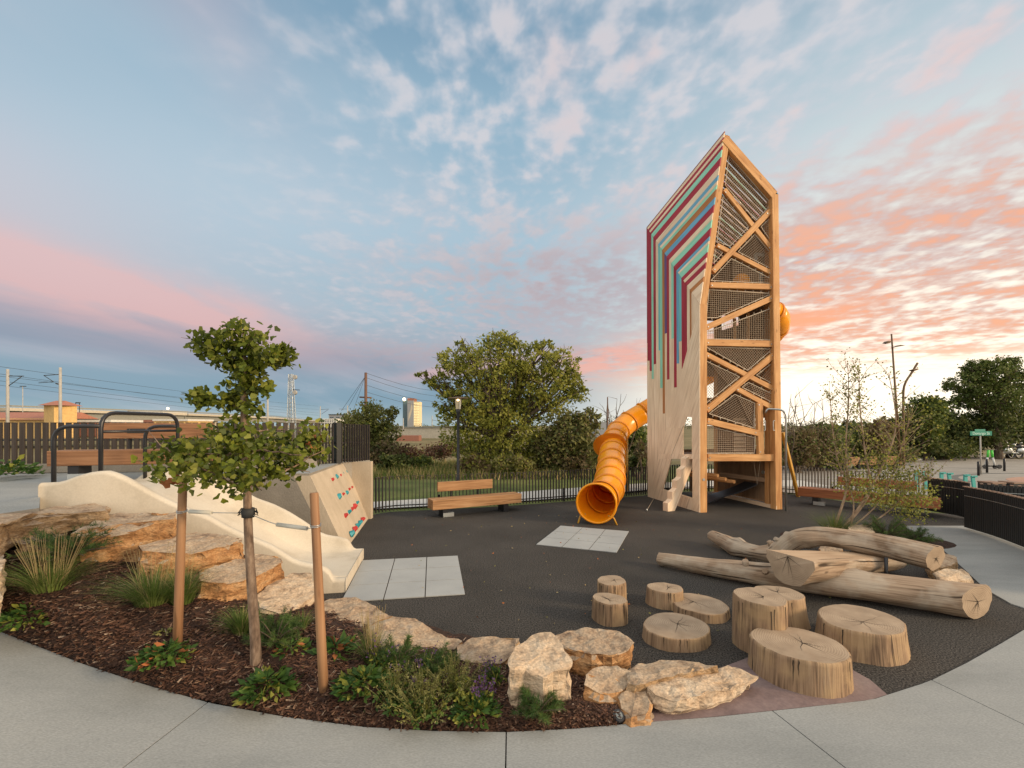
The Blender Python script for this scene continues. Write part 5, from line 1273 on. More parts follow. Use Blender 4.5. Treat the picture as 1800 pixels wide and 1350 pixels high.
# ------------------------------------------------------------------ foliage
def leaf_object(name, C, size, mats, parent=None, origin=(0, 0, 0), shape='quad', droop=0.0, mi=None, nrm_bias=0.0, jitter=.35, dirs=None, aspect=.6):
    C = np.asarray(C, dtype=float); n = len(C)
    a = rng.normal(size=(n, 3)) if dirs is None else np.asarray(dirs, float)+rng.normal(size=(n, 3))*.25
    a[:, 2] -= droop; a /= np.linalg.norm(a, axis=1)[:, None]
    b = rng.normal(size=(n, 3)); b[:, 2] *= (1-nrm_bias); b -= a*np.sum(a*b, axis=1)[:, None]; b /= np.linalg.norm(b, axis=1)[:, None]
    s = size*(1+rng.uniform(-jitter, jitter, n))[:, None]; c_ = np.cross(a, b)
    if shape == 'quad': prof = [(0, 0, 0), (.45, -.5*aspect, .05), (1, 0, -.06), (.45, .5*aspect, .05)]
    elif shape == 'fan': prof = [(0, 0, 0), (.55, -.62, .08), (.92, -.42, .0), (.86, -.03, -.05), (.95, .40, .0), (.55, .62, .08)]
    elif shape == 'needle': prof = [(0, -.04, 0), (1, 0, 0), (0, .04, 0)]
    elif shape == 'broad': prof = [(0, 0, 0), (.3, -.12, .05), (.62, -.22, .05), (1, 0, -.14), (.62, .20, .05), (.3, .12, .05)]
    k = len(prof); V = np.empty((n, k, 3))
    for i, (u, v, w) in enumerate(prof): V[:, i, :] = C+a*s*u+b*s*v+c_*s*w
    o0 = np.array(worldloc(parent)) if parent is not None else np.array(origin, float); V = V.reshape(-1, 3)-o0
    me = bpy.data.meshes.new(name); me.vertices.add(n*k); me.vertices.foreach_set('co', V.ravel())
    me.loops.add(n*k); me.loops.foreach_set('vertex_index', np.arange(n*k, dtype=np.int32))
    me.polygons.add(n); me.polygons.foreach_set('loop_start', np.arange(0, n*k, k, dtype=np.int32)); me.polygons.foreach_set('loop_total', np.full(n, k, dtype=np.int32))
    mats = mats if isinstance(mats, (list, tuple)) else [mats]
    for m in mats: me.materials.append(m)
    if len(mats) > 1:
        idx = mi if mi is not None else rng.choice(len(mats), n, p=np.array([.7]+[.3/(len(mats)-1)]*(len(mats)-1)))
        me.polygons.foreach_set('material_index', np.asarray(idx, dtype=np.int32))
    me.update(calc_edges=True); me.validate()
    o = bpy.data.objects.new(name, me); COL.objects.link(o)
    if parent is not None: o.parent = parent
    else: o.location = o0
    return o
def blob_points(blobs, n, clump=.16, per=26, shell=.5):
    """points in ellipsoids gathered in clumps: blobs (cx,cy,cz,rx,ry,rz)"""
    vol = np.array([b[3]*b[4]*b[5] for b in blobs])**.72; vol /= vol.sum(); out = []
    for b, f in zip(blobs, vol):
        m = max(2, int(n*f/per)); d = rng.normal(size=(m, 3)); d /= np.linalg.norm(d, axis=1)[:, None]
        r = (rng.uniform(shell**3, 1, m))**(1/3.); cc = np.array(b[:3])+d*r[:, None]*np.array(b[3:6]); rad = clump*np.mean(b[3:6])*rng.uniform(.6, 1.5, m)
        pts = cc[:, None, :]+rng.normal(size=(m, per, 3))*rad[:, None, None]*np.array([1, 1, .75]); out.append(pts.reshape(-1, 3))
    return np.concatenate(out)
def branch(mb, p, q, r0, r1, wob=.12, n=6, sag=0.0):
    p, q = Vector(p), Vector(q); L = (q-p).length; pts = []; off = Vector((random.uniform(-1, 1), random.uniform(-1, 1), random.uniform(-.5, .5)))*wob*L
    for i in range(n+1):
        t = i/n; v = p.lerp(q, t)+off*math.sin(math.pi*t)*.6+Vector((0, 0, -sag*L*math.sin(math.pi*t)))+Vector((random.uniform(-1, 1), random.uniform(-1, 1), random.uniform(-1, 1)))*L*.018*(0 < t < 1); pts.append(v)
    mb.tube(pts, list(np.linspace(r0, r1, n+1)), 6, 0, caps=False); return pts
def tree(name, label, base, blobs, nleaf, leaf, mats, trunk_r, cat='tree', group=None, fork=.3, bark='bark', limbs=None, clump=.16, per=26, shell=.5, stems=1, bare=0, spread=.25, rich=2):
    base = Vector(base); t = thing(name, label, cat, base, group); mb = MB()
    top = max(b[2]+b[5]*.5 for b in blobs); H = top-base.z; cx = sum(b[0] for b in blobs)/len(blobs); cy = sum(b[1] for b in blobs)/len(blobs)
    for s in range(stems):
        b0 = base+Vector((random.uniform(-1, 1), random.uniform(-1, 1), 0))*spread*(stems > 1)
        fk = Vector((base.x+(cx-base.x)*.5+random.uniform(-.3, .3)*(stems > 1), base.y+(cy-base.y)*.5, base.z+H*fork))
        branch(mb, b0-Vector((0, 0, .1)), fk, trunk_r, trunk_r*.7, .06)
        for b in blobs[s::stems] if stems > 1 else blobs:
            c = Vector(b[:3]); pp = branch(mb, fk, c, trunk_r*.5, trunk_r*.16, .15, 7)
            for k in range(rich):
                for kk in range(2):
                    d = Vector((random.gauss(0, 1), random.gauss(0, 1), abs(random.gauss(.3, .7)))).normalized(); e = Vector((c.x+d.x*b[3], c.y+d.y*b[4], c.z+d.z*b[5]))*1.0
                    branch(mb, pp[random.randint(2, 6)], e, trunk_r*.18, trunk_r*.03, .15, 5)
    for k in range(bare):
        b = random.choice(blobs); d = Vector((random.gauss(0, 1), random.gauss(0, .6), abs(random.gauss(.5, .6)))).normalized(); c = Vector(b[:3]); e = Vector((c.x+d.x*b[3]*1.35, c.y+d.y*b[4]*1.2, c.z+d.z*b[5]*1.35)); branch(mb, c, e, trunk_r*.12, .006, .2, 6)
    mb.build('trunk', M[bark], t)
    if nleaf: leaf_object('crown', blob_points(blobs, nleaf, clump, per, shell), leaf, [M[m] for m in mats], t)
    return t
def PB(px, py, Y, rpx, rpy, dy=None, ry=None):   # crown blob from photo pixels at a depth
    Y2 = Y+(dy or 0); c = atY(px, py, Y2); s = Y2/FPX; return (c.x, c.y, c.z, rpx*s, ry or (rpx*s*.9), rpy*s)

# young ginkgo
gb = bed(450, 1165); GY = gb.y
gk = thing('ginkgo_tree', 'young staked ginkgo tree with fan leaves in the mulch bed', 'tree', gb)
def gp(px, py, dy=0.0): return atY(px, py, GY+dy)
mb = MB(); tp_ = [gb-Vector((0, 0, .08)), gp(449, 1130), gp(443, 1040), gp(437, 940), gp(434, 850), gp(430, 780), gp(428, 700), gp(430, 640), gp(427, 580)]
P = smooth_path(tp_, 5); rr = list(np.interp(np.linspace(0, 1, len(P)), [0, .05, .15, .5, .62, .8, 1], [.060, .047, .041, .032, .029, .020, .007])); mb.tube(P, rr, 14)
twigs = [((435, 862), (340, 818, -.25), .016), ((436, 855), (490, 835, .2), .015), ((490, 836), (575, 788, .35), .010), ((432, 800), (300, 795, .15), .014), ((300, 795), (262, 758, .2), .006), ((432, 790), (530, 800, -.2), .012), ((431, 760), (500, 755, .3), .010), ((430, 720), (380, 700, .0), .009),
         ((380, 700), (318, 693, .05), .005), ((429, 680), (460, 665, .1), .008), ((430, 640), (350, 598, .0), .009), ((350, 598), (318, 593, .0), .004), ((430, 632), (500, 612, .0), .009), ((500, 612), (512, 600, 0), .004), ((428, 620), (400, 575, .1), .006), ((428, 620), (450, 585, -.1), .006), ((433, 845), (380, 850, .3), .01), ((433, 845), (460, 862, -.3), .01), ((431, 810), (545, 830, .1), .01)]
for (a, b, r) in twigs: branch(mb, gp(a[0], a[1]) if len(a) == 2 else gp(*a), gp(*b), r, r*.35, .05, 6)
mb.build('trunk', M['barkpale'], gk)
gbl = [PB(427, 568, GY, 10, 14), PB(426, 592, GY, 38, 24), PB(365, 602, GY, 27, 18), PB(390, 622, GY, 30, 18), PB(470, 622, GY, 30, 18), PB(495, 625, GY, 22, 16), PB(500, 612, GY, 14, 8), PB(430, 640, GY, 32, 22), PB(428, 672, GY, 28, 18), PB(450, 685, GY, 22, 14), PB(395, 705, GY, 26, 12), PB(358, 700, GY, 20, 14), PB(345, 690, GY, 12, 8), PB(425, 705, GY, 25, 14), PB(430, 735, GY, 30, 20),
       PB(415, 770, GY, 42, 18, ry=.25), PB(450, 780, GY, 48, 22, ry=.3), PB(500, 785, GY, 30, 24, .2, ry=.2), PB(540, 770, GY, 28, 22, .3, ry=.2), PB(560, 790, GY, 22, 20, .3), PB(530, 812, GY, 26, 10, .2), PB(380, 800, GY, 45, 22, .1, ry=.3), PB(330, 785, GY, 34, 14, .15, ry=.25), PB(300, 800, GY, 26, 18, .1, ry=.2), PB(300, 825, GY, 26, 14, -.2), PB(345, 830, GY, 40, 16, -.2, ry=.25), PB(400, 835, GY, 36, 16, -.1, ry=.3), PB(440, 830, GY, 40, 20, -.15, ry=.3), PB(480, 820, GY, 34, 16, .1, ry=.25), PB(425, 858, GY, 16, 6, -.2), PB(520, 790, GY, 20, 12, -.1)]
pts = blob_points(gbl[:14], 2000, .26, 7, .2); pts = np.concatenate([pts, blob_points(gbl[14:], 2500, .36, 5, .2)]); leaf_object('crown', pts, .044, [M['ginkgo'], M['darkleaf'], M['cotton']], gk, shape='fan', droop=.25, mi=rng.choice(3, len(pts), p=[.74, .12, .14]))
dead = [gp(*q) for q in ((548, 775, .25), (552, 782, .25), (545, 784, .2), (556, 772, .25), (304, 843, -.2), (308, 846, -.2))]
leaf_object('dead_leaves', np.array([tuple(p) for p in np.repeat(np.array(dead), 3, axis=0)+rng.normal(size=(18, 3))*.02]), .06, M['rustleaf'], gk, shape='fan')
# tie band on trunk
mb = MB(); mb.tube([gp(436.5, 893), gp(436.2, 901), gp(436, 909)], [.050, .054, .050], 14); M['tie'] = plain('dark rubber tie', (.03, .03, .028), .7); mb.build('tie_band', M['tie'], gk)
# stakes
def stake(lab, top, bot):
    b = bed(*bot); t_ = atY(top[0], top[1], b.y+.05); mb = MB(); d = (t_-b); mb.tube([b-d.normalized()*.1, b+d*.3, b+d*.7, t_-d.normalized()*.01, t_], [.038, .0365, .0345, .034, .029], 16)
    for i in range(len(mb.uv)): mb.uv[i] = (mb.uv[i][0]+b.x, mb.uv[i][1])
    o = mb.build('tree_stake', M['stake'], origin=b); tag(o, lab, 'stake', 'stakes holding the young ginkgo'); return b, t_
s1b, s1t = stake('left wooden stake, its top hidden in the low ginkgo leaves', (322, 836), (312, 1130))
s2b, s2t = stake('right wooden stake with bare flat top beside the slide foot', (552, 866), (569, 1213))
def tie(lab, stk, py, pxs, tb, side):
    b, t_ = stk; f = (py[0]-0)/1.0
    zt = lambda P_: P_
    mb = MB(); k = (atY(0, py[0], b.y+.03).z-b.z)/(t_.z-b.z); sp = b.lerp(t_, k); ring = [sp+Vector((math.cos(a)*.040, math.sin(a)*.040, .006*math.sin(a))) for a in np.linspace(0, 6.28, 15)[:-1]]
    t = thing('stake_tie', lab, 'tie', sp, 'ties between stakes and trunk')
    mb.tube(ring, .0035, 5, closed=True); mb.tube([r+Vector((0, 0, .012)) for r in ring], .0035, 5, closed=True)
    tr = gp(436, 902); A, B = atY(pxs[0], py[1], b.y*.6+tr.y*.4), atY(pxs[1], py[2], b.y*.25+tr.y*.75)
    mb.tube(smooth_path([sp, A, B, tr], 4), .0035, 5); mb.build('wire', M['steel'], t)
    m2 = MB(); m2.tube([A, B], .017, 12); m2.build('hose_sleeve', M['sleeve'], t)
    m3 = MB()
    for dz_ in (0, .02): m3.tube([tr+Vector((side*.045, 0, dz_)), tr+Vector((side*.085, .0, dz_-.02)), tr+Vector((side*.06, .01, dz_+.02))], .006, 5)
    m3.build('knot', M['tie'], t)
M['sleeve'] = plain('white plastic hose', (.55, .52, .44), .5)
tie('wire tie with white sleeve running to the left stake', (s1b, s1t), (900, 899, 901), (333, 372), None, -1)
tie('wire tie with white sleeve running to the right stake', (s2b, s2t), (925, 929, 922), (540, 487), None, 1)

# ------------------------------------------------------------------ bed plants
def grass_clump(lab, base, r, h, n, mats=('blade', 'straw'), heads=0, cat='grass clump', name='grass_clump', group='fine grass clumps', lean=.72):
    base = Vector(base); mb = MB()
    for i in range(n):
        a = random.uniform(0, 6.283); k = random.random()**.6; p = base+Vector((math.cos(a), math.sin(a), 0))*r*.35*k; out_ = Vector((math.cos(a), math.sin(a), 0)); hh = h*random.uniform(.45, 1.05)
        w = .0028; sdv = Vector((-math.sin(a+random.uniform(-1, 1)), math.cos(a), 0))*w; pr = None; m = 0 if random.random() < .93 else 1
        for s in range(5):
            t = s/4; q = p+out_*r*lean*k*(t**1.7)*1.6+Vector((0, 0, hh*(t-.25*k*t*t*t))); ww = sdv*(1-t*.85)
            if pr: mb.face([pr[0], pr[1], q+ww, q-ww], m)
            pr = (q-ww, q+ww)
    for i in range(heads):
        a = random.uniform(0, 6.283); k = random.random(); p = base+Vector((math.cos(a), math.sin(a), 0))*r*.2; q = p+Vector((math.cos(a)*r*.5*k, math.sin(a)*r*.5*k, h*random.uniform(1.1, 1.5))); mb.tube([p, p.lerp(q, .5)+Vector((0, 0, .02)), q], .0018, 3, 1, caps=False)
    o = mb.build(name, [M[m] for m in mats], origin=base); tag(o, lab, cat, group); return o
grass_clump('pale fine grass clump at the far left under the boulders', bed(88, 1035), .42, .36, 620, heads=60)
grass_clump('second fine grass clump left of the left stake', bed(268, 1060), .38, .38, 720, heads=16)
grass_clump('fine grass clump hidden partly by the left stake', bed(320, 1060), .26, .36, 600, heads=10)
grass_clump('small upright grass clump just left of the ginkgo trunk', bed(425, 1112), .20, .26, 500)
grass_clump('wispy grass behind the middle flowering plants', bed(655, 1165), .18, .34, 260, heads=30)
grass_clump('thin grass tuft at the mulch edge left of the purple spikes', bed(530, 1105), .14, .18, 160)
def mugo(lab, base, r, h, nb=46, group='low pine shrubs'):
    base = Vector(base); t = thing('pine_shrub', lab, 'shrub', base, group); mb = MB(); C = []; D = []
    for i in range(nb):
        a = random.uniform(0, 6.283); e = random.uniform(.05, 1.0); d = Vector((math.cos(a)*(1-e*.55), math.sin(a)*(1-e*.55), e*.9*h/r)); L = r*random.uniform(.7, 1.05); pp = []
        for s in range(8):
            tt = s/7; q = base+d*L*tt+Vector((0, 0, .12*r*math.sin(tt*2.2))); pp.append(q)
        mb.tube(pp, list(np.linspace(.007, .003, 8)), 4, caps=False); dn = d.normalized()
        for s in range(80):
            tt = .25+.75*random.random()**.7; q = pp[0].lerp(pp[-1], tt)+Vector((0, 0, .12*r*math.sin(tt*2.2))); C.append(tuple(q)); th = random.uniform(0, 6.28); o = dn.orthogonal(); o.rotate(Matrix.Rotation(th, 3, dn)); D.append(tuple(dn*.8+o*.9))
    mb.build('branches', M['bark'], t); leaf_object('needles', C, .05, [M['pine'], M['midgreen']], t, shape='needle', dirs=D, nrm_bias=.2, mi=rng.choice(2, len(C), p=[.8, .2])); return t
mugo('low spreading pine shrub under the orange-faced boulder', bed(125, 985), .50, .34, 90)
mugo('low pine shrub between ginkgo trunk and right stake', bed(485, 1130), .30, .26, 54)
mugo('low pine shrub at the foot of the pale boulder', bed(945, 1255), .24, .18, 46)
mugo('low pine shrub behind the flowering plants', bed(700, 1170), .26, .22, 46)
mugo('pine shrub behind the big purple spikes', bed(770, 1180), .22, .20, 40)
def rosette(lab, base, r, n, mats=('perennial', 'cotton'), leaf=.11, group='leafy ground perennials', h=.5, shape='broad', name='perennial_plant'):
    base = Vector(base); C = []; D = []
    for i in range(n):
        a = random.uniform(0, 6.283); k = random.random()**.7; C.append((base.x+math.cos(a)*r*k, base.y+math.sin(a)*r*k, base.z+.02+r*h*(1-k)*random.uniform(.2, 1)+.02)); D.append((math.cos(a), math.sin(a), .35-.2*k))
    o = leaf_object(name, C, leaf, [M[m] for m in mats], None, base, shape=shape, dirs=D, nrm_bias=.6, mi=rng.choice(len(mats), n, p=[.8]+[.2/(len(mats)-1)]*(len(mats)-1))); tag(o, lab, 'plant', group); return o
rosette('flat leafy plant at the far left by the sidewalk', bed(52, 1095), .26, 300, leaf=.08)
rosette('flat leafy plant with rusty spots below the left stake', bed(292, 1160), .20, 280, mats=('perennial', 'rustleaf', 'cotton'), leaf=.075)
rosette('leafy plant below the ginkgo trunk at the sidewalk edge', bed(470, 1215), .19, 260, leaf=.09)
rosette('leafy plant behind the right stake', bed(590, 1150), .12, 70, mats=('perennial', 'rustleaf'))
rosette('broad leafy plant right of the right stake', bed(640, 1210), .20, 330, leaf=.075)
rosette('tiny yellow-green sprout at the base of the left stake', bed(288, 1120), .05, 26, mats=('yleaf', 'cotton'), leaf=.04)
rosette('bright leafy plant by the sidewalk under the tall purple spikes', bed(835, 1262), .15, 220, leaf=.07)
rosette('leafy plant between grass tuft and right stake', bed(512, 1150), .12, 70, mats=('perennial', 'rustleaf', 'cotton'), leaf=.07)
def spikes(lab, base, r, h, n, m='purple', stem='yleaf', frac=.4, name='flowering_plant', group='flowering perennials', bud=.008, leafy=0, lm='perennial'):
    base = Vector(base); t = thing(name, lab, 'plant', base, group); mb = MB(); C = []; D = []; LC = []
    for i in range(n):
        a = random.uniform(0, 6.283); k = random.random(); d = Vector((math.cos(a)*r*k, math.sin(a)*r*k, h*random.uniform(.6, 1.1)*(1-.3*k))); p = base+Vector((math.cos(a)*r*.35*k, math.sin(a)*r*.35*k, 0)); mb.tube([p, p+d*.5+Vector((0, 0, .03)), p+d], .002, 3, caps=False)
        for s in range(13 if m == 'purple' else 20):
            tt = 1-frac*random.random(); th = random.uniform(0, 6.28); C.append(tuple(p+d*tt+Vector((math.cos(th), math.sin(th), 0))*.006)); D.append((math.cos(th), math.sin(th), .6))
        for s in range(4): LC.append(tuple(p+d*random.uniform(.05, .6)))
    mb.build('stems', M[stem], t); leaf_object('blossom', C, bud*2.2, M[m], t, dirs=D, aspect=.7)
    if leafy: LC = LC+[tuple(base+Vector((random.gauss(0, r*.4), random.gauss(0, r*.4), random.uniform(.02, h*.4)))) for _ in range(leafy)]; leaf_object('leaves', LC, .045, [M[lm], M['cotton']], t, shape='broad')
    return t
spikes('pale yellow-green seed sprays leaning over the sidewalk', bed(745, 1262), .26, .36, 80, m='yleaf', frac=.85, leafy=60, bud=.006)
spikes('smaller pale seed sprays left of the leaning ones', bed(695, 1245), .20, .34, 50, m='yleaf', frac=.8, leafy=100, bud=.006)
spikes('dark violet flower spikes at the sidewalk in front of the pale boulder', bed(845, 1240), .11, .26, 12, bud=.009, leafy=140)
spikes('violet flower spikes just left of the pale boulder', bed(868, 1200), .12, .30, 8, leafy=90)
spikes('violet flower spikes in the middle of the flower patch', bed(740, 1200), .22, .30, 12, leafy=110, lm='midgreen')
spikes('violet flower spikes in front of the orange wedge boulder', bed(672, 1180), .13, .34, 7, leafy=110)
spikes('wispy green stems with few violet buds beside the pale boulder', bed(800, 1225), .22, .34, 60, m='yleaf', frac=.5, leafy=90, lm='midgreen', bud=.005)
spikes('lavender tips at the path edge behind the right boulders', Vector((6.55, 8.1, .0)), .16, .32, 26, leafy=60, bud=.012)
rosette('small tuft on the left terrace by the kerb', (-8.7, 7.9, TZ), .35, 160, leaf=.14, h=.8)
mugo('low dark pine shrub under the clump trees', (7.35, 8.95, .05), .55, .40, 80)
mugo('second low pine shrub beside the path on the right', (7.75, 8.75, .03), .42, .30, 60)
grass_clump('feathery green tuft around the clump tree stems', (6.6, 9.3, .05), .5, .55, 700)

# in-ground light
b = bed(1088, 1268); t = thing('ground_light', 'small round black recessed ground light in the mulch corner', 'light', b)
mb = MB(); ax = Vector((.25, -.55, .8)).normalized(); c = b+Vector((0, .02, .03)); mb.tube([c-ax*.06, c, c+ax*.012], [.045, .048, .044], 20); mb.build('housing', M['black'], t)
M['lens'] = plain('grey lens ring', (.16, .18, .18), .25); mb = MB(); mb.tube([c+ax*.013, c+ax*.017], [.030, .028], 20); lo = mb.build('lens', M['lens'], t)
mb = MB(); mb.tube([c+ax*.018, c+ax*.020], .008, 12); mb.build('bulb', M['black'], lo)

# clump of young pale-stemmed trees
cb = Vector((6.75, 9.35, .06)); ct = thing('clump_tree', 'young multi-stemmed tree with thin pale stems and sparse leaves behind the logs', 'tree', cb); mb = MB()
stems = [[(1500, 940), (1488, 860), (1487, 780), (1492, 700), (1490, 640)], [(1520, 942), (1527, 870), (1520, 790), (1512, 720), (1510, 650)], [(1508, 940), (1518, 880), (1560, 800), (1575, 740), (1562, 655)], [(1535, 942), (1548, 880), (1580, 800), (1600, 730)], [(1505, 940), (1500, 880), (1470, 800), (1458, 690)], [(1530, 942), (1560, 900), (1600, 860), (1640, 840)]]
LC = []
for i, s in enumerate(stems):
    dy = random.uniform(-.3, .3); q = [atY(x, y, 9.35+dy*(k/4)) for k, (x, y) in enumerate(s)]; q[0] = cb+Vector(((i-2.5)*.07, random.uniform(-.1, .1), -.05)); pth = smooth_path(q, 5); mb.tube(pth, list(np.linspace(.028 if i < 3 else .018, .005, len(pth))), 7, caps=False)
    for k in range(40):
        p = pth[random.randint(len(pth)*2//5, len(pth)-2)]; e = p+Vector((random.gauss(0, .22), random.gauss(0, .22), random.uniform(.15, .5))); bp_ = branch(mb, p, e, .006, .0025, .1, 4)
        for _ in range(11): w = bp_[random.randint(1, 4)]; LC.append((w.x+random.gauss(0, .035), w.y+random.gauss(0, .035), w.z+random.gauss(0, .05)))
mb.build('stems', M['birch'], ct)
low_b = [PB(1500, 850, 9.3, 30, 20), PB(1540, 870, 9.3, 40, 22), PB(1590, 880, 9.3, 38, 28), PB(1620, 870, 9.2, 26, 26), PB(1570, 835, 9.5, 36, 14), PB(1600, 905, 9.0, 24, 14), PB(1545, 810, 9.4, 30, 20)]
LC = np.concatenate([np.array(LC), blob_points(low_b, 3400, .28, 7, .1)]); leaf_object('crown', LC, .042, [M['cotton'], M['midgreen'], M['yleaf']], ct, mi=rng.choice(3, len(LC), p=[.5, .25, .25]), aspect=.8)

# ------------------------------------------------------------------ trees beyond the fence
T = 'trees beyond the fence'
Y = 22.0
tree('cottonwood_tree', 'broad yellow-green cottonwood left of the orange tube slide', (-.3, Y, -.05),
     [PB(870, 640, Y, 60, 42), PB(800, 640, Y, 38, 30), PB(770, 670, Y, 26, 16), PB(745, 660, Y, 14, 9), PB(930, 640, Y, 50, 38), PB(985, 640, Y, 34, 28), PB(1010, 690, Y, 28, 18), PB(880, 600, Y, 34, 18), PB(960, 690, Y, 60, 44), PB(850, 710, Y, 62, 50), PB(900, 760, Y, 64, 46), PB(960, 605, Y, 16, 12), PB(820, 750, Y, 46, 40), PB(930, 810, Y, 40, 24), PB(815, 605, Y, 14, 12), PB(845, 800, Y, 45, 26), PB(890, 690, Y, 60, 50, 1.2), PB(800, 690, Y, 30, 26), PB(780, 720, Y, 20, 16), PB(1000, 665, Y, 24, 16)],
     30000, .15, ('cotton', 'midgreen', 'cotton'), .24, group=T, fork=.24, clump=.10, per=22, shell=.3, bare=34, rich=4)
tree('willow_tree', 'dark brown-green tree just left of the tube slide', (2.9, 21.5, -.05), [PB(1000, 770, 21.5, 42, 44), PB(1030, 740, 21.5, 24, 20), PB(985, 800, 21.5, 36, 30), PB(1020, 800, 21.5, 30, 26), PB(960, 790, 21.5, 28, 34)], 9000, .17, ('olive', 'brownleaf', 'darkleaf'), .16, group=T, fork=.15, stems=3, bare=10)
tree('round_tree', 'small round olive tree behind the thin terrace fence', (-7.6, 25, -.05), [PB(650, 740, 25, 34, 28), PB(625, 750, 25, 26, 24), PB(665, 765, 25, 32, 30), PB(640, 785, 25, 40, 30), PB(690, 728, 25, 14, 10), PB(612, 780, 25, 24, 30)], 10000, .17, ('olive', 'cotton', 'midgreen'), .14, group=T, fork=.2, clump=.2)
def bush(lab, px, py, Y, rx, ry, mats, n=2600, leaf=.16, name='bush', bare=0, bark='bark', tall=1.0, grp='bushes beyond the fence'):
    bl = []
    for k in range(5): bl.append(PB(px+random.uniform(-.5, .5)*rx, py+random.uniform(-.45, .5)*ry, Y+random.uniform(-.8, .8), rx*random.uniform(.42, .7), ry*random.uniform(.4, .75)))
    c = atY(px, py, Y); b = Vector((c.x, c.y, ground_z(c.x, c.y)))
    return tree(name, lab, b, bl, n, leaf, mats, .06, cat='bush', group=grp, fork=.25, stems=3, bare=bare, bark=bark, rich=1, clump=.22)
for a in [('reddish scrub bush left of the black lamp post', 720, 800, 27, 46, 20, ('redleaf', 'brownleaf', 'olive')), ('brown scrub bush under the small round tree', 665, 800, 24, 34, 26, ('brownleaf', 'olive', 'darkleaf')), ('green bush under the reddish scrub', 745, 815, 23, 30, 20, ('midgreen', 'darkleaf', 'cotton')), ('dark green bush left of the green one', 690, 818, 22, 30, 20, ('darkleaf', 'midgreen', 'olive')),
          ('olive brown bush just right of the lamp post', 835, 815, 21, 36, 22, ('brownleaf', 'olive', 'cotton')), ('dark bush behind the thin terrace fence', 615, 815, 17, 26, 26, ('darkleaf', 'midgreen', 'olive')), ('yellowish bush under the cottonwood trunk', 905, 818, 21, 40, 20, ('olive', 'cotton', 'brownleaf')), ('brown bush under the willow', 1020, 822, 21, 30, 18, ('brownleaf', 'olive', 'darkleaf')),
          ('distant dark bush beside the low pale wall', 850, 790, 34, 40, 18, ('darkleaf', 'brownleaf', 'olive')), ('distant reddish thicket beyond the scrub', 780, 792, 33, 44, 16, ('redleaf', 'brownleaf', 'darkleaf')), ('green bush between tube slide and tower', 1120, 775, 24, 24, 30, ('midgreen', 'cotton', 'darkleaf')), ('low green bush between tube slide and tower', 1118, 812, 21, 22, 14, ('darkleaf', 'midgreen', 'olive')),
          ('dark bush behind the tube slide', 1060, 800, 25, 28, 24, ('darkleaf', 'olive', 'brownleaf'))]:
    bush(*a)
bush('leafless grey twiggy bush right of the tube slide', 1125, 790, 19.5, 20, 22, ('brownleaf', 'olive'), n=300, bare=30)
# right-hand wood
TR = 'trees behind the plaza'
tree('round_crown_tree', 'tall airy tree at the right edge with rounded crown', (33.2, 31, -.05), [PB(1745, 660, 31, 42, 26), PB(1700, 675, 31, 34, 18), PB(1765, 640, 31, 22, 14), PB(1720, 650, 31, 26, 16), PB(1790, 675, 31, 30, 22), PB(1740, 700, 31, 46, 26), PB(1690, 705, 31, 22, 14)], 13000, .17, ('midgreen', 'olive', 'darkleaf'), .26, group=TR, fork=.4, clump=.12, shell=.6, bare=8, rich=3)
for lab, px, py, Y_, rx, ry, mats, n in [('dark dense tree under the airy crown at the right edge', 1775, 745, 32, 60, 46, ('darkleaf', 'midgreen', 'olive'), 9000), ('dark tree behind the street sign', 1700, 755, 33, 52, 40, ('darkleaf', 'midgreen', 'olive'), 8000), ('yellow-green tree right of the two street lights', 1632, 735, 30, 44, 42, ('midgreen', 'cotton', 'darkleaf'), 8000),
                                   ('dark green tree in the gap by the street lights', 1585, 760, 31, 34, 36, ('darkleaf', 'midgreen', 'olive'), 6000), ('rusty brown shrub behind the clump tree', 1550, 765, 27, 30, 36, ('brownleaf', 'redleaf', 'olive'), 4500), ('dark olive tree behind the wedge seats', 1500, 770, 28, 40, 36, ('darkleaf', 'olive', 'midgreen'), 6500),
                                   ('olive bush behind the steel pole', 1440, 780, 24.5, 42, 40, ('midgreen', 'darkleaf', 'brownleaf'), 5000), ('grey-brown bush right beside the tower', 1400, 785, 24, 30, 28, ('brownleaf', 'olive', 'darkleaf'), 3500), ('dark undergrowth at the foot of the right trees', 1660, 790, 31, 60, 20, ('darkleaf', 'midgreen', 'olive'), 5000), ('dark undergrowth behind the plaza edge', 1560, 800, 29, 50, 18, ('darkleaf', 'olive', 'brownleaf'), 4000)]:
    c = atY(px, py, Y_); bl = [PB(px+random.uniform(-.5, .5)*rx, py+random.uniform(-.45, .5)*ry, Y_+random.uniform(-1.5, 1.5), rx*random.uniform(.42, .7), ry*random.uniform(.4, .7)) for k in range(8)]
    tree('broadleaf_tree' if ry > 30 else 'bush', lab, (c.x, c.y, -.05), bl, n, .2, mats, .13, cat='tree' if ry > 30 else 'bush', group=TR, fork=.2, stems=2, clump=.19, rich=1, bare=4)
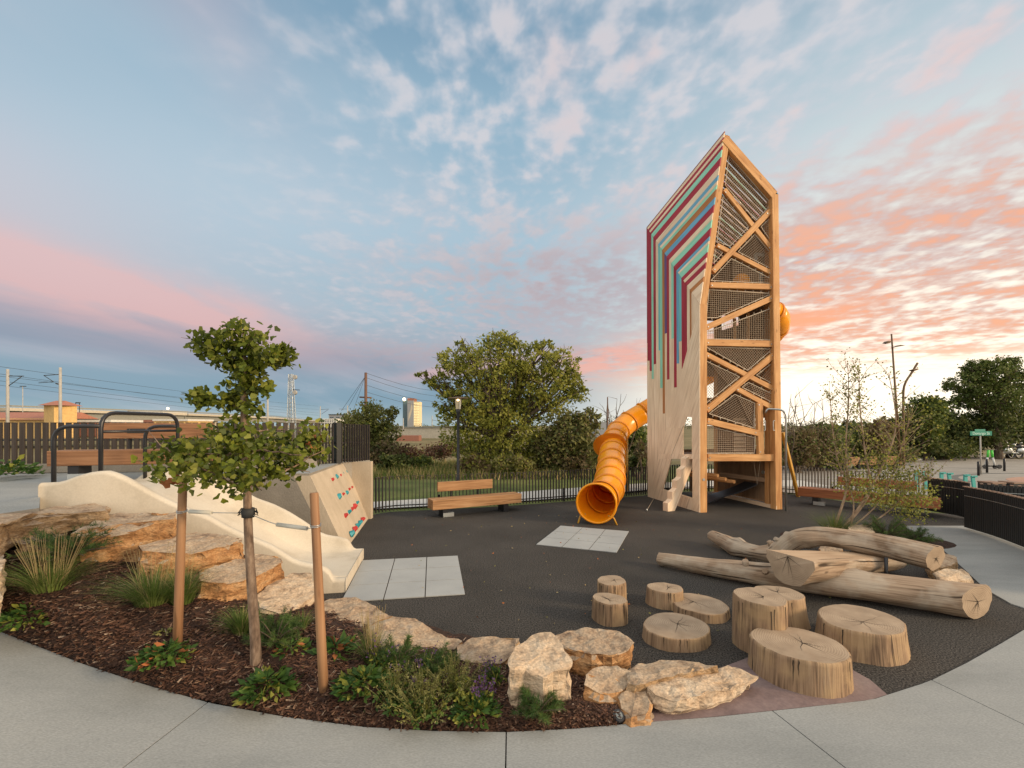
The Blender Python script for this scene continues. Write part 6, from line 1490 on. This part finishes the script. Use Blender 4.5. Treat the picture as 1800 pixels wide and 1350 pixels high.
for k, (px, Y_, h) in enumerate(((1405, 22, 3.9), (1432, 23, 4.4))):
    c = atY(px, 800, Y_); b = Vector((c.x, c.y, -.05)); t = thing('bare_bush', ['leafless grey bush closest to the tower', 'taller leafless grey bush next to it'][k], 'bush', b, TR); mb = MB()
    for s in range(11):
        e = b+Vector((random.gauss(0, .9), random.gauss(0, .6), h*random.uniform(.5, 1))); pp = branch(mb, b+Vector((random.gauss(0, .2), 0, 0)), e, .04, .008, .15, 7)
        for q in range(5): w = pp[random.randint(2, 7)]; branch(mb, w, w+Vector((random.gauss(0, .5), random.gauss(0, .3), random.uniform(.1, .8))), .012, .004, .2, 4)
    mb.build('twigs', M['bark'], t); leaf_object('crown', blob_points([PB(px, 790, Y_, 26, 30), PB(px+10, 770, Y_, 18, 18)], 3200, .25, 10, .1), .13, [M['brownleaf'], M['olive'], M['midgreen']], t)
c = atY(1085, 790, 23); b = Vector((c.x, c.y, -.05)); t = thing('bare_tree', 'thin leafless tree poking up behind the tube slide', 'tree', b); mb = MB()
for s in range(12):
    e = b+Vector((random.gauss(0, .9), random.gauss(0, .4), 3.9*random.uniform(.6, 1))); pp = branch(mb, b, e, .05, .008, .12, 7)
    for q in range(4): w = pp[random.randint(3, 7)]; branch(mb, w, w+Vector((random.gauss(0, .45), 0, random.uniform(.1, .7))), .012, .004, .2, 4)
mb.build('twigs', M['bark'], t)
# far belt of trees to close the horizon
pts = []; tr_ = []
for px in range(-200, 2100, 9):
    if 540 < px < 600 or 660 < px < 870 or -50 < px < 540: hh = random.uniform(1, 4)
    else: hh = random.uniform(4, 12)
    Yf_ = 330; X = (px-900)/FPX*Yf_; z0 = ground_z(X, Yf_); tr_.append((X, Yf_, z0+hh*.4, 3.4, 3, hh*.6))
P = blob_points(tr_, 16000, .35, 40, .2); o = leaf_object('distant_trees', P, 1.1, [M['darkleaf'], M['olive'], M['midgreen']], None, (0, 330, 0)); tag(o, 'low belt of distant trees along the horizon', 'trees', kind='stuff')
# long grass at the foot of the bushes
def grass_field(name, lab, fn, n, h, mats, w=.006):
    C = np.array([fn() for _ in range(n)]); o = leaf_object(name, C, h, [M[m] for m in mats], None, (C[0][0], C[0][1], 0), shape='needle', dirs=np.tile([0, 0, 1.0], (n, 1)), mi=rng.choice(len(mats), n)); tag(o, lab, 'grass', kind='stuff')
def f1_():
    Y_ = random.uniform(19.5, 27); X = random.uniform(-10, 5); return (X, Y_, ground_z(X, Y_))
grass_field('long_grass', 'rough uncut grass at the foot of the bushes', f1_, 15000, .4, ('blade', 'straw', 'midgreen'))
def f2_():
    X = random.uniform(12, 16.5); Y_ = 24.6+random.uniform(0, 1.2); return (X, Y_, -.05)
grass_field('dry_grass', 'strip of dry yellow grass behind the far edge of the plaza', f2_, 1500, .45, ('straw', 'blade'))

# a few fallen leaves and grit on the rubber and paving
C = [(random.gauss(1.2, 3.2), random.uniform(3.6, 11.5), .022) for _ in range(260)]
C = [c for c in C if (c[0]**2+(c[1]-8.5)**2) > 0 and c[1] > 4.4+max(0, abs(c[0]-.5)-1)*.5 and c[0] > -2.2]
o = leaf_object('fallen_leaves', C, .035, [M['rustleaf'], M['straw'], M['olive']], None, (1, 6, 0), nrm_bias=.0, dirs=[(random.uniform(-1, 1), random.uniform(-1, 1), 0) for _ in C], mi=rng.choice(3, len(C))); tag(o, 'scattered small fallen leaves on the dark rubber surface', 'leaves', kind='stuff')

# ------------------------------------------------------------------ distance: left
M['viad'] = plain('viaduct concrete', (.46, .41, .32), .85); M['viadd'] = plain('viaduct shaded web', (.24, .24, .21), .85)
M['ochrewall'] = plain('ochre render', (.60, .39, .15), .8); M['tile'] = plain('terracotta roof', (.34, .14, .09), .8); M['brick'] = plain('brick', (.25, .11, .075), .85)
M['polec'] = plain('concrete pole', (.36, .34, .30), .8); M['polew'] = plain('wooden utility pole', (.14, .075, .05), .85)
M['grey'] = plain('grey facade', (.26, .27, .28), .7); M['glass'] = plain('dark glass', (.05, .07, .09), .15, spec=.6); M['white'] = plain('off white facade', (.62, .60, .54), .7)
M['amberlamp'] = plain('amber lamp', (1, .6, .3)); 
def lampmat(name, c, s): m = plain(name, c); b = m.node_tree.nodes['Principled BSDF']; b.inputs['Emission Color'].default_value = (*c, 1); b.inputs['Emission Strength'].default_value = s; return m
M['lit'] = lampmat('lit lamp', (1, .72, .42), 6.0)
t = thing('viaduct', 'long pale rail viaduct crossing the horizon behind the left fence', 'bridge', (-200, 200, 0))
pth = [Vector((-260, 138, 0)), Vector((-158, 140, 0)), Vector((-165, 210, 0)), Vector((-192, 330, 0)), Vector((-250, 560, 0)), Vector((-330, 1100, 0))]
pth = [Vector((-300, 120, 0)), Vector((-158, 140, 0)), Vector((-150, 205, 0)), Vector((-160, 300, 0)), Vector((-205, 440, 0)), Vector((-290, 760, 0))]
mb = MB(); m2 = MB()
for a, b in zip(pth[:-1], pth[1:]):
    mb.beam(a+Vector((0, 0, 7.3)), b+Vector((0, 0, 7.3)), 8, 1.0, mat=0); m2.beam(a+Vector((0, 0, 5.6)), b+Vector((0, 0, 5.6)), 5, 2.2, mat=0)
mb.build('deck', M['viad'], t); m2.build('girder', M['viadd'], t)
for p, d in resample([(q.x, q.y, 0) for q in pth], 34)[1:26]:
    mb = MB(); mb.beam(p+Vector((0, 0, -2)), p+Vector((0, 0, 4.6)), 2.2, 2.2); mb.build('pier', M['viad'], t)
mb = MB()
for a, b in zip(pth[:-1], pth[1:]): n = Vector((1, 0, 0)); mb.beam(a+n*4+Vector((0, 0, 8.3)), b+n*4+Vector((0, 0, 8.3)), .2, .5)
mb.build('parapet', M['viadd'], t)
t = thing('retaining_wall', 'low pale retaining wall beyond the meadow left of the cottonwood', 'wall', (-20, 150, -2)); mb = MB(); mb.beam((-82, 175, -.9), (2, 150, -.2), 1, 4.0); mb.build('wall', M['viad'], t); mb = MB(); mb.beam((-82, 174.9, 1.3), (2, 149.9, 2.0), 1.6, .4); mb.build('coping', M['viadd'], t)
def H(px, w_px, y_top, Y, depth, lab, m, name='building', cat='building', z0=-2, roof=None, wins=None, grp=None, y_bot=None, rz=0):
    c = atY(px, y_top, Y); w = w_px*Y/FPX; zt = c.z; t = thing(name, lab, cat, (c.x, Y+depth/2, z0), grp); mb = MB(); mb.box((c.x, Y+depth/2, (zt+z0)/2), (w, depth, zt-z0), rz); mb.build('walls', M[m], t)
    if roof: mb = MB(); mb.box((c.x, Y+depth/2, zt+.25), (w*1.04, depth*1.04, .5), rz); mb.build('roof', M[roof], t)
    if wins:
        nx_, nz_, a, b, mm = wins
        for k in range(nz_):
            mb = MB(); z = z0+(zt-z0)*(a+(b-a)*(k+.5)/nz_); hh = (zt-z0)*(b-a)/nz_*.5
            for i in range(nx_): mb.box((c.x-w/2+w*(i+.5)/nx_, Y-.06, z), (w/nx_*.6, .12, hh))
            mb.build('window_row', M[mm], t)
    return t
# yellow stair tower with tiled hip roof and long tiled hall
Y = 88.0; a = atY(70, 735, Y); b = atY(107, 735, Y); zt = CAMZ+(HOR-712)*Y/FPX; t = thing('station_tower', 'yellow square tower with terracotta hip roof behind the terrace fence', 'building', ((a.x+b.x)/2, Y+2, 0)); mb = MB(); cx, cy = (a.x+b.x)/2, Y+2; w = (b.x-a.x)
mb.beam((cx, cy, 0), (cx, cy, zt), w*.80, 3.6, up=(.35, 1, 0)); mb.build('walls', M['ochrewall'], t); mb = MB(); s = w*.55; e = Vector((cx, cy, zt+.95)); q = [Vector((cx-s, cy-2.3, zt-.05)), Vector((cx+s, cy-2.6, zt-.05)), Vector((cx+s, cy+2.4, zt-.05)), Vector((cx-s, cy+2.4, zt-.05))]
r1, r2 = e-Vector((s*.4, 0, 0)), e+Vector((s*.4, 0, 0)); mb.face([q[0], q[1], r2, r1]); mb.face([q[1], q[2], r2]); mb.face([q[2], q[3], r1, r2]); mb.face([q[3], q[0], r1]); mb.face(q[::-1]); mb.build('roof', M['tile'], t)
t = thing('station_hall', 'long low hall with terracotta roof in front of the viaduct', 'building', (-100, 92, 0)); mb = MB(); x0, x1 = atY(-160, 735, 92).x, atY(102, 735, 92).x; mb.box(((x0+x1)/2, 97, 1.7), (x1-x0, 10, 4.0)); mb.build('walls', M['ochrewall'], t)
mb = MB(); za, zb = 3.4, 5.1; mb.face([(x0, 91.5, za), (x1, 91.5, za), (x1, 97, zb), (x0, 97, zb)]); mb.face([(x1, 102, za), (x0, 102, za), (x0, 97, zb), (x1, 97, zb)]); mb.face([(x1, 91.5, za), (x1, 102, za), (x1, 97, zb)]); mb.build('roof', M['tile'], t)
H(165, 60, 742, 95, 8, 'low brown building with blue canopy right of the yellow tower', 'brick', roof='white', z0=0)
H(255, 62, 722, 400, 30, 'pale flat-roofed block above the viaduct behind the handrail', 'white', roof='grey', wins=(9, 3, .3, .95, 'glass'))
H(252, 150, 738, 140, 10, 'brown roofed shed below the viaduct', 'brick', z0=0)
H(300, 60, 740, 120, 10, 'cream building behind the handrail under the viaduct', 'ochrewall', roof='white', z0=0, wins=(5, 1, .3, .8, 'glass'))
H(579, 24, 736, 330, 30, 'white office block with rows of windows behind the terrace fence', 'white', wins=(6, 3, .55, .97, 'glass'), grp='offices behind the fence')
H(594, 32, 729, 380, 30, 'grey office block with dark flat canopy roof', 'grey', roof='glass', wins=(3, 3, .5, .9, 'glass'), grp='offices behind the fence')
H(612, 16, 731, 420, 30, 'brown gabled block half behind the small round tree', 'viad', grp='offices behind the fence')
H(1060, 22, 742, 90, 8, 'grey box building seen just left of the tube slide bend', 'grey', z0=0)
H(716, 40, 765.5, 130, 4, 'row of red and brown freight wagons before the pale wall', 'brick', name='freight_wagon', cat='wagon', z0=-2.6)
# apartment tower
Y = 480.0; t = thing('apartment_tower', 'tall apartment tower with sunlit yellow side and grey mural side on the horizon', 'building', (atY(722, 748, Y).x, Y, -2)); s = Y/FPX
def slab(nm, px0, px1, yt, m, dy, depth=14, parent=t, yb=752):
    a, b = atY(px0, yt, Y+dy), atY(px1, yt, Y+dy); mb = MB(); z0 = -2; mb.box(((a.x+b.x)/2, Y+dy+depth/2, (a.z+z0)/2), (b.x-a.x, depth, a.z-z0)); return mb.build(nm, M[m], parent)
M['tealglass'] = plain('blue green curtain wall', (.10, .17, .19), .25); M['sunwall'] = plain('painted sunlit facade', (.72, .60, .36), .7); M['winglow'] = lampmat('window painted sunset glow', (1.0, .80, .42), .9)  # sunlight on the wing and sunset glow in windows put into the materials
slab('glass_wing', 708, 716, 703, 'tealglass', 2); slab('mural_wall', 716, 726.5, 704, 'grey', 0); slab('sunlit_wing', 726.5, 737, 706, 'sunwall', 3); slab('roof_plant', 716, 728, 700, 'brick', 4)
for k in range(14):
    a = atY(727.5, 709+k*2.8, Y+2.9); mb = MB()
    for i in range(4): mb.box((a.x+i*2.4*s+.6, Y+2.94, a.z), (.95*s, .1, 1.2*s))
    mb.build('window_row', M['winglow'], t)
mb = MB()
for k in range(7): a = atY(709+k*1.05, 726, Y+1.95); mb.box((a.x, Y+1.95, a.z-2), (.3*s, .1, 38*s))
mb.build('mullion_screen', M['glass'], t)
mb = MB()       # plain abstract colour patch standing in for the mural
a = atY(721, 726, Y-.05); mb.prism([(a.x-2.2, Y-.08, a.z-9), (a.x+.5, Y-.08, a.z-3), (a.x+2.6, Y-.08, a.z+5), (a.x+1.5, Y-.08, a.z+11), (a.x+.2, Y-.08, a.z+3), (a.x-1.6, Y-.08, a.z-1)], (0, .05, 0)); mb.build('mural_patch', M['viad'], t)
mb = MB(); a = atY(710.5, 702, Y); mb.sphere(a, 1.6, 10, 6); mb.build('roof_light', M['lit'], t)
# poles
def pole(lab, px, yt, Y, w, m='polec', name='utility_pole', cat='pole', arms=(), lean=0, grp=None, z0=-2, lamp=None):
    c = atY(px, yt, Y); b = Vector((c.x+lean, Y, z0)); t = thing(name, lab, cat, b, grp); mb = MB(); mb.tube([b, c], [w, w*.75], 8); mb.build('mast', M[m], t)
    for (x0, y0, x1, y1, r) in arms: mb = MB(); mb.tube([atY(x0, y0, Y), atY(x1, y1, Y)], r, 5); mb.build('arm', M['wire'] if m != 'polew' else M['polew'], t)
    if lamp: mb = MB(); mb.sphere(atY(lamp[0], lamp[1], Y), lamp[2], 10, 6); mb.build('lamp', M['lit'], t)
    return t
CG = 'overhead line masts'
pole('leftmost pale overhead line mast with a triangular bracket', 13.5, 649, 60, .20, arms=((15, 661, 42, 661, .05), (13, 680, 38, 662, .05)), grp=CG, name='line_mast')
pole('overhead line mast with dark bracket right of the yellow tower', 106, 646, 58, .19, arms=((105, 658, 77, 660, .05), (77, 660, 94, 671, .04), (94, 671, 68, 673, .04), (104, 676, 98, 674, .07)), grp=CG, name='line_mast')
pole('slim overhead line mast behind the ginkgo on its right', 470.5, 695, 110, .26, arms=((468, 703, 460, 704, .05),), grp=CG, name='line_mast')
pole('far overhead line mast left of the office blocks', 563, 714, 170, .22, arms=((563, 720, 578, 719, .06), (565, 728, 577, 720, .06)), grp=CG, name='line_mast')
pole('far overhead line mast above the office blocks', 611, 713, 170, .22, arms=((611, 719, 596, 719, .06),), grp=CG, name='line_mast')
pole('thin mast in front of the apartment tower', 709, 735, 140, .16, arms=(), grp=CG, name='line_mast')
pole('far overhead line mast right of the apartment tower', 759.5, 731, 170, .2, arms=((760, 738, 768, 740, .06),), grp=CG, name='line_mast')
pole('thin parking light pole between the two left masts', 40, 679, 110, .10, arms=((35, 679, 46, 679, .10),), name='light_pole', cat='light pole')
pole('twin-headed parking light left of the handrail', 139.5, 708, 110, .10, m='black', arms=((133, 708, 141, 708, .14), (133, 708, 133, 718, .08)), name='light_pole', cat='light pole')
pole('lit street light above the viaduct behind the handrail', 295, 717, 230, .1, name='street_light', cat='street light', lamp=(295, 718, .55), grp='lit lights along the viaduct')
pole('wooden utility pole with two crossarms behind the terrace fence', 643, 655, 52, .21, m='polew', arms=((632, 698, 653, 699, .09), (633, 712, 652, 713, .09)))
pole('thin pole rising behind the bend of the tube slide', 1068, 698, 60, .10, m='polew')
t = thing('overhead_wires', 'sagging power wires running from the wooden pole to the right', 'wires', atY(643, 662, 52))
for y0, y1 in ((656, 680), (664, 690), (677, 698), (689, 706)):
    mb = MB(); a, b = atY(644, y0, 52), atY(860, y1, 66); mb.tube([a.lerp(b, k/8)-Vector((0, 0, 1.3*math.sin(math.pi*k/8))) for k in range(9)], .022, 4, caps=False); mb.build('wire', M['wire'], t)
t = thing('overhead_wires', 'rail overhead wires sloping down from the upper left toward the ginkgo', 'wires', atY(13, 660, 60))
for (y0, y1, r) in ((642, 700, .02), (655, 712, .02), (668, 716, .02), (676, 722, .018), (660, 706, .02)):
    mb = MB(); a, b = atY(-60, y0-6, 60), atY(560, y1+14, 170); mb.tube([a.lerp(b, k/10)-Vector((0, 0, .6*math.sin(math.pi*k/10))) for k in range(11)], r*1.4, 4, caps=False); mb.build('wire', M['wire'], t)
t = thing('overhead_wires', 'guy wires falling left from the wooden pole', 'wires', atY(640, 665, 52))
for x1, y1 in ((600, 722), (612, 716), (618, 730)): mb = MB(); mb.tube([atY(642, 662, 52), atY(x1, y1, 56)], .018, 4, caps=False); mb.build('wire', M['wire'], t)
# lattice mast
M['hat'] = plain('weathered bronze hat', (.22, .15, .09), .5, .2)
Y = 150; b = atY(512.5, 748, Y); b.z = -2; t = thing('lattice_mast', 'grey lattice telecom mast with dishes right of the ginkgo', 'mast', b); mb = MB(); ztop = CAMZ+(HOR-658)*Y/FPX
LG = [(-1, -1), (1, -1), (1, 1), (-1, 1)]
def lp(k, z): f = (z-b.z)/(ztop-b.z); w = 1.15*(1-f)+.55*f; return Vector((b.x+LG[k % 4][0]*w-.2*f, Y+LG[k % 4][1]*w, z))
for k in range(4): mb.tube([lp(k, b.z), lp(k, ztop)], .10, 5, caps=False)
nz_ = 16
for i in range(nz_):
    z0, z1 = b.z+(ztop-b.z)*i/nz_, b.z+(ztop-b.z)*(i+1)/nz_
    for k in range(4): mb.tube([lp(k, z0), lp(k+1, z1)], .05, 4, caps=False); mb.tube([lp(k+1, z0), lp(k, z1)], .05, 4, caps=False); mb.tube([lp(k, z1), lp(k+1, z1)], .05, 4, caps=False)
mb.build('lattice', M['steel'], t)
for (px, py) in ((519, 663), (519, 690)): mb = MB(); c = atY(px, py, Y-1.2); mb.tube([c, c+Vector((0, -.5, 0))], [.75, .6], 14); mb.build('dish', M['polec'], t)
mb = MB(); mb.tube([atY(514, 685, Y), atY(527, 685.5, Y)], .12, 5); mb.build('antenna', M['wire'], t)

# ------------------------------------------------------------------ lamp post
Y = 17.5; b = atY(805.5, 700, Y); b.z = 0; t = thing('lamp_post', 'black garden lamp post with flat round hat and lit lantern behind the timber bench', 'lamp post', b)
zt = CAMZ+(HOR-700)*Y/FPX; zc = CAMZ+(HOR-719)*Y/FPX
mb = MB(); mb.lathe(b, [(.075, 0), (.07, .3), (.058, .32), (.052, zc-.3), (.075, zc-.12), (.085, zc-.02), (.05, zc)], 14); mb.build('post', M['black'], t)
M['lanternglass'] = plain('lantern glass', (.55, .50, .38), .1); mb = MB(); mb.lathe(b, [(.09, zc), (.12, zt-.03)], 14); gl = mb.build('lantern', M['lanternglass'], t)
gl.data.materials[0] = (lambda m: m)(M['lanternglass']); bs = M['lanternglass'].node_tree.nodes['Principled BSDF']; bs.inputs['Transmission Weight'].default_value = .9; bs.inputs['Emission Color'].default_value = (1, .8, .5, 1); bs.inputs['Emission Strength'].default_value = .15
mb = MB(); mb.lathe(b, [(.0, zt-.012), (.37, zt-.03), (.38, zt+.015), (.10, zt+.05), (0, zt+.06)], 24); mb.build('hat', M['hat'], t)
mb = MB()
for k in range(4): a = k*1.57+.4; mb.tube([b+Vector((.1*math.cos(a), .1*math.sin(a), zc)), b+Vector((.14*math.cos(a), .14*math.sin(a), zt-.01))], .009, 5)
mb.build('cage', M['black'], t)
mb = MB(); mb.sphere(b+Vector((0, 0, zt-.07)), .04, 10, 6); mb.build('bulb', M['lit'], t)
# ------------------------------------------------------------------ right background
M['bronze'] = plain('bronze street light', (.13, .075, .035), .5, .3)
Y = 26; t = thing('street_light', 'tall bronze street light with two opposite heads left of the curved one', 'street light', atY(1583, 818, Y), 'bronze street lights')
mb = MB(); a, b = atY(1583, 820, Y), atY(1567, 587, Y); mb.tube([a, b], [.075, .04], 8); mb.build('mast', M['bronze'], t)
for q in ([(1569, 600), (1562, 599), (1558, 602), (1564, 603)], [(1571, 611), (1580, 609), (1592, 607), (1583, 606)]): mb = MB(); mb.prism([atY(x, y, Y-.15) for x, y in q], (0, .30, 0)); mb.build('head', M['bronze'], t)
Y = 24; t = thing('street_light', 'curved bronze street light bending to the right beside the straight one', 'street light', atY(1589, 822, Y), 'bronze street lights')
mb = MB(); mb.tube(smooth_path([atY(1589, 824, Y), atY(1588, 740, Y), atY(1588, 690, Y), atY(1592, 672, Y), atY(1602, 656, Y), atY(1613, 638, Y)], 5), .052, 8); mb.build('mast', M['bronze'], t)
mb = MB(); mb.prism([atY(x, y, Y-.15) for x, y in ((1605, 650), (1612, 648), (1616, 649), (1610, 651.5))], (0, .30, 0)); mb.build('head', M['bronze'], t)
# street sign
M['signgreen'] = plain('sign green', (.015, .20, .13), .4); M['signwhite'] = plain('sign lettering', (.55, .75, .65), .5)
b = at(1724.5, 834); t = thing('street_sign', 'green street name sign on a grey post by the plaza bollards', 'street sign', b); Y = b.y; mb = MB(); c = atY(1723, 765, Y); mb.tube([b, Vector((c.x, Y, c.z+.12))], .028, 8); mb.build('post', M['polec'], t)
a0, a1 = atY(1704, 758, Y), atY(1742, 765.6, Y); mb = MB(); mb.box(((a0.x+a1.x)/2, Y-.035, (a0.z+a1.z)/2), (a1.x-a0.x, .012, a0.z-a1.z), bev=.02); pn = mb.build('name_panel', M['signgreen'], t)
fc = bpy.data.curves.new('lettering', 'FONT'); fc.body = 'Denargo St'; fc.size = .175; fc.extrude = .001; fc.align_x = 'CENTER'; fc.align_y = 'CENTER'; fo = bpy.data.objects.new('tmp', fc); COL.objects.link(fo)
dg = bpy.context.evaluated_depsgraph_get(); me = bpy.data.meshes.new_from_object(fo.evaluated_get(dg)); bpy.data.objects.remove(fo); me.materials.clear(); me.materials.append(M['signwhite']); lt = bpy.data.objects.new('lettering', me); COL.objects.link(lt); lt.parent = pn
pl_ = worldloc(pn); lt.location = Vector(((a0.x+a1.x)/2, Y-.0435, (a0.z+a1.z)/2))-pl_; lt.rotation_euler = (R(90), 0, 0)
a0, a1 = atY(1712.5, 754.5, Y), atY(1733, 758, Y); mb = MB(); mb.box(((a0.x+a1.x)/2, Y+.0, (a0.z+a1.z)/2), ((a1.x-a0.x), .012, (a0.z-a1.z)*1.0), .1); mb.build('cross_street_panel', M['signgreen'], t)
for i, (px, yb, yt) in enumerate(((1720, 836, 811), (1735, 831, 806.5), (1765.5, 828, 806))):
    b = at(px, yb, 0); ht = CAMZ-(yt-HOR)*b.y/FPX; mb = MB(); mb.lathe(b, [(0, 0), (.048, 0), (.048, ht-.02), (.03, ht), (0, ht)], 12); o = mb.build('bollard', M['black'], origin=b); tag(o, ['leftmost of the three slim black bollards by the street sign', 'middle slim black bollard in front of the scooters', 'rightmost slim black bollard, apart from the other two'][i], 'bollard', 'slim black bollards')
M['lime'] = plain('lime green plastic', (.08, .50, .06), .4); M['whitep'] = plain('white scooter body', (.6, .6, .58), .4)
def scooter(lab, px, dx):
    b = at(px, 824, 0); t = thing('electric_scooter', lab, 'scooter', b, 'parked lime green scooters'); r = .11
    for k, xo in ((0, 0), (1, dx)):
        mb = MB(); c = b+Vector((xo, 0, r)); mb.tube([c+Vector((0, -.03, 0)), c+Vector((0, .03, 0))], r, 14); mb.build('wheel', M['black'], t)
    mb = MB(); mb.beam(b+Vector((.0, 0, .14)), b+Vector((dx, 0, .14)), .15, .05, bev=.01); mb.build('deck', M['black'], t)
    mb = MB(); mb.tube([b+Vector((0, 0, .14)), b+Vector((dx*.16, 0, .62))], .045, 8); mb.build('lower_stem', M['whitep'], t)
    mb = MB(); mb.tube([b+Vector((dx*.16, 0, .60)), b+Vector((dx*.22, 0, .98))], .055, 8); mb.build('upper_stem', M['lime'], t)
    mb = MB(); mb.tube([b+Vector((dx*.22-.22, 0.05, 1.0)), b+Vector((dx*.22+.22, -.05, 1.0))], .015, 6); mb.build('handlebar', M['black'], t)
scooter('lime green and white scooter nearer the sign post', 1732, .75); scooter('lime green and white scooter to the right of the first', 1749, -.8)
def moto(lab, px, s):
    b = at(px, 806, 0); t = thing('motorcycle', lab, 'motorcycle', b, 'dark motorcycles by the trees'); k = 1.0
    for xo in (-.75*s, .75*s):
        mb = MB(); c = b+Vector((xo, 0, .32)); ring = [c+Vector((.27*math.cos(a), 0, .27*math.sin(a))) for a in np.linspace(0, 6.28, 17)[:-1]]; mb.tube(ring, .06, 6, closed=True); mb.tube([c+Vector((0, -.05, 0)), c+Vector((0, .05, 0))], .1, 8); mb.build('wheel', M['black'], t)
    mb = MB(); mb.sphere(b+Vector((-.05, 0, .55)), .30, 10, 6, sc=(1.3, .5, .8)); mb.tube([b+Vector((-.7*s, 0, .32)), b+Vector((.0, 0, .5)), b+Vector((.7*s, 0, .34))], .07, 6); mb.build('engine_frame', M['steel'], t)
    mb = MB(); mb.sphere(b+Vector((-.2*s, 0, .85)), .22, 10, 6, sc=(1.4, .7, .7)); mb.build('tank', M['black'], t); mb = MB(); mb.beam(b+Vector((.05*s, 0, .8)), b+Vector((.75*s, 0, .86)), .26, .10, bev=.03); mb.build('saddle', M['black'], t)
    mb = MB(); mb.tube([b+Vector((-.72*s, 0, .35)), b+Vector((-.45*s, 0, 1.05)), b+Vector((-.35*s, .3, 1.1))], .03, 6); mb.tube([b+Vector((-.45*s, 0, 1.05)), b+Vector((-.35*s, -.3, 1.1))], .03, 6); mb.build('fork_bar', M['steel'], t)
    mb = MB(); mb.sphere(b+Vector((-.62*s, 0, .98)), .10, 10, 6); mb.build('headlight', M['whitep'], t)
moto('dark motorcycle left of the one at the picture edge', 1772, 1); moto('dark motorcycle at the right edge of the picture', 1797, 1)
# teal cycle racks
M['rack'] = plain('teal painted steel', (.06, .34, .30), .45)
for i, (px, Y_, yt) in enumerate(((1610, 16.2, 828), (1628, 16.4, 830), (1655, 15.4, 832), (1672, 15.6, 833), (1697, 14.6, 836), (1714, 14.8, 838))):
    c = atY(px, yt, Y_); b = Vector((c.x, c.y, 0)); mb = MB(); dxx = -.08 if i % 2 else 0
    mb.beam(b, Vector((c.x+dxx, c.y, c.z)), .12, .05, up=(0, 1, 0), bev=.01); mb.beam(Vector((c.x+dxx-.05, c.y, c.z)), Vector((c.x+dxx+.14, c.y, c.z+.01)), .05, .06); o = mb.build('cycle_rack', M['rack'], origin=b); tag(o, ['leftmost teal cycle rack post, seen through the pickets', 'second teal cycle rack post from the left', 'third teal cycle rack post, above the far black screen', 'fourth teal cycle rack post, slanting, above the far black screen', 'fifth teal cycle rack post from the left', 'rightmost teal cycle rack post'][i], 'cycle rack', 'teal cycle rack posts')
# wedge seats
for i, (px0, px1, yb) in enumerate(((1492, 1511, 826), (1530, 1543, 825), (1559, 1577, 824))):
    b = at((px0+px1)/2, yb, 0); w = (px1-px0)*b.y/FPX; t = thing('wedge_seat', ['leftmost of the three wedge seats behind the fence', 'middle wedge seat behind the fence', 'rightmost wedge seat behind the fence'][i], 'seat', b, 'wedge seats with slanted wooden backs')
    mb = MB(); mb.prism([b+Vector((-w/2, 0, .22)), b+Vector((w*.15, 0, .22)), b+Vector((w*.62, 0, .66)), b+Vector((-w/2, 0, .66))], (0, .06, 0)); mb.build('backrest', M['bench'], t)
    mb = MB(); mb.beam(b+Vector((-w*.5, .5, .3)), b+Vector((w*1.1, .5, .3)), .8, .08); mb.build('seat', M['bench'], t)
    for x in (-w*.4, w*.9):
        mb = MB(); mb.beam(b+Vector((x, .5, 0)), b+Vector((x, .5, .27)), .5, .08, up=(1, 0, 0)); mb.build('leg', M['black'], t)
    mb = MB(); mb.beam(b+Vector((w*.5, .08, .1)), b+Vector((w*.62, .08, .64)), .05, .06); mb.build('frame', M['black'], t)
b = at(1467, 826, 0); t = thing('low_table', 'low dark table with pale top left of the wedge seats', 'table', b); mb = MB(); mb.beam(b+Vector((-.9, 0, .36)), b+Vector((.5, 0, .36)), .7, .05); mb.build('table_top', M['cap'], t)
for x in (-.7, .3): mb = MB(); mb.box(b+Vector((x, 0, .165)), (.2, .6, .33)); mb.build('leg', M['black'], t)
# plaza edge kerb
t = thing('plaza_kerb', 'pale low kerb along the far edge of the plaza', 'kerb', (20, 27, 0)); mb = MB(); kp = [(9.5, 22.4), (13.9, 23.9), (22, 27.5), (33.5, 33.6), (52, 34)]
for a, b in zip(kp[:-1], kp[1:]): mb.beam((*a, .04), (*b, .04), .3, .14)
mb.build('kerb', M['concpale'], t)
t = thing('pipe_barrier', 'small pale pipe barrier behind the plaza wall next to the tower', 'barrier', at(1398, 824)); b0 = at(1391, 824); b1 = at(1405, 823.5)
for q in (b0, b1): mb = MB(); mb.tube([q, q+Vector((0, 0, .72))], .03, 6); mb.build('post', M['polec'], t)
mb = MB(); mb.tube([b0+Vector((-.2, 0, .42)), b1+Vector((.05, 0, .42))], .03, 6); mb.build('bar', M['polec'], t)
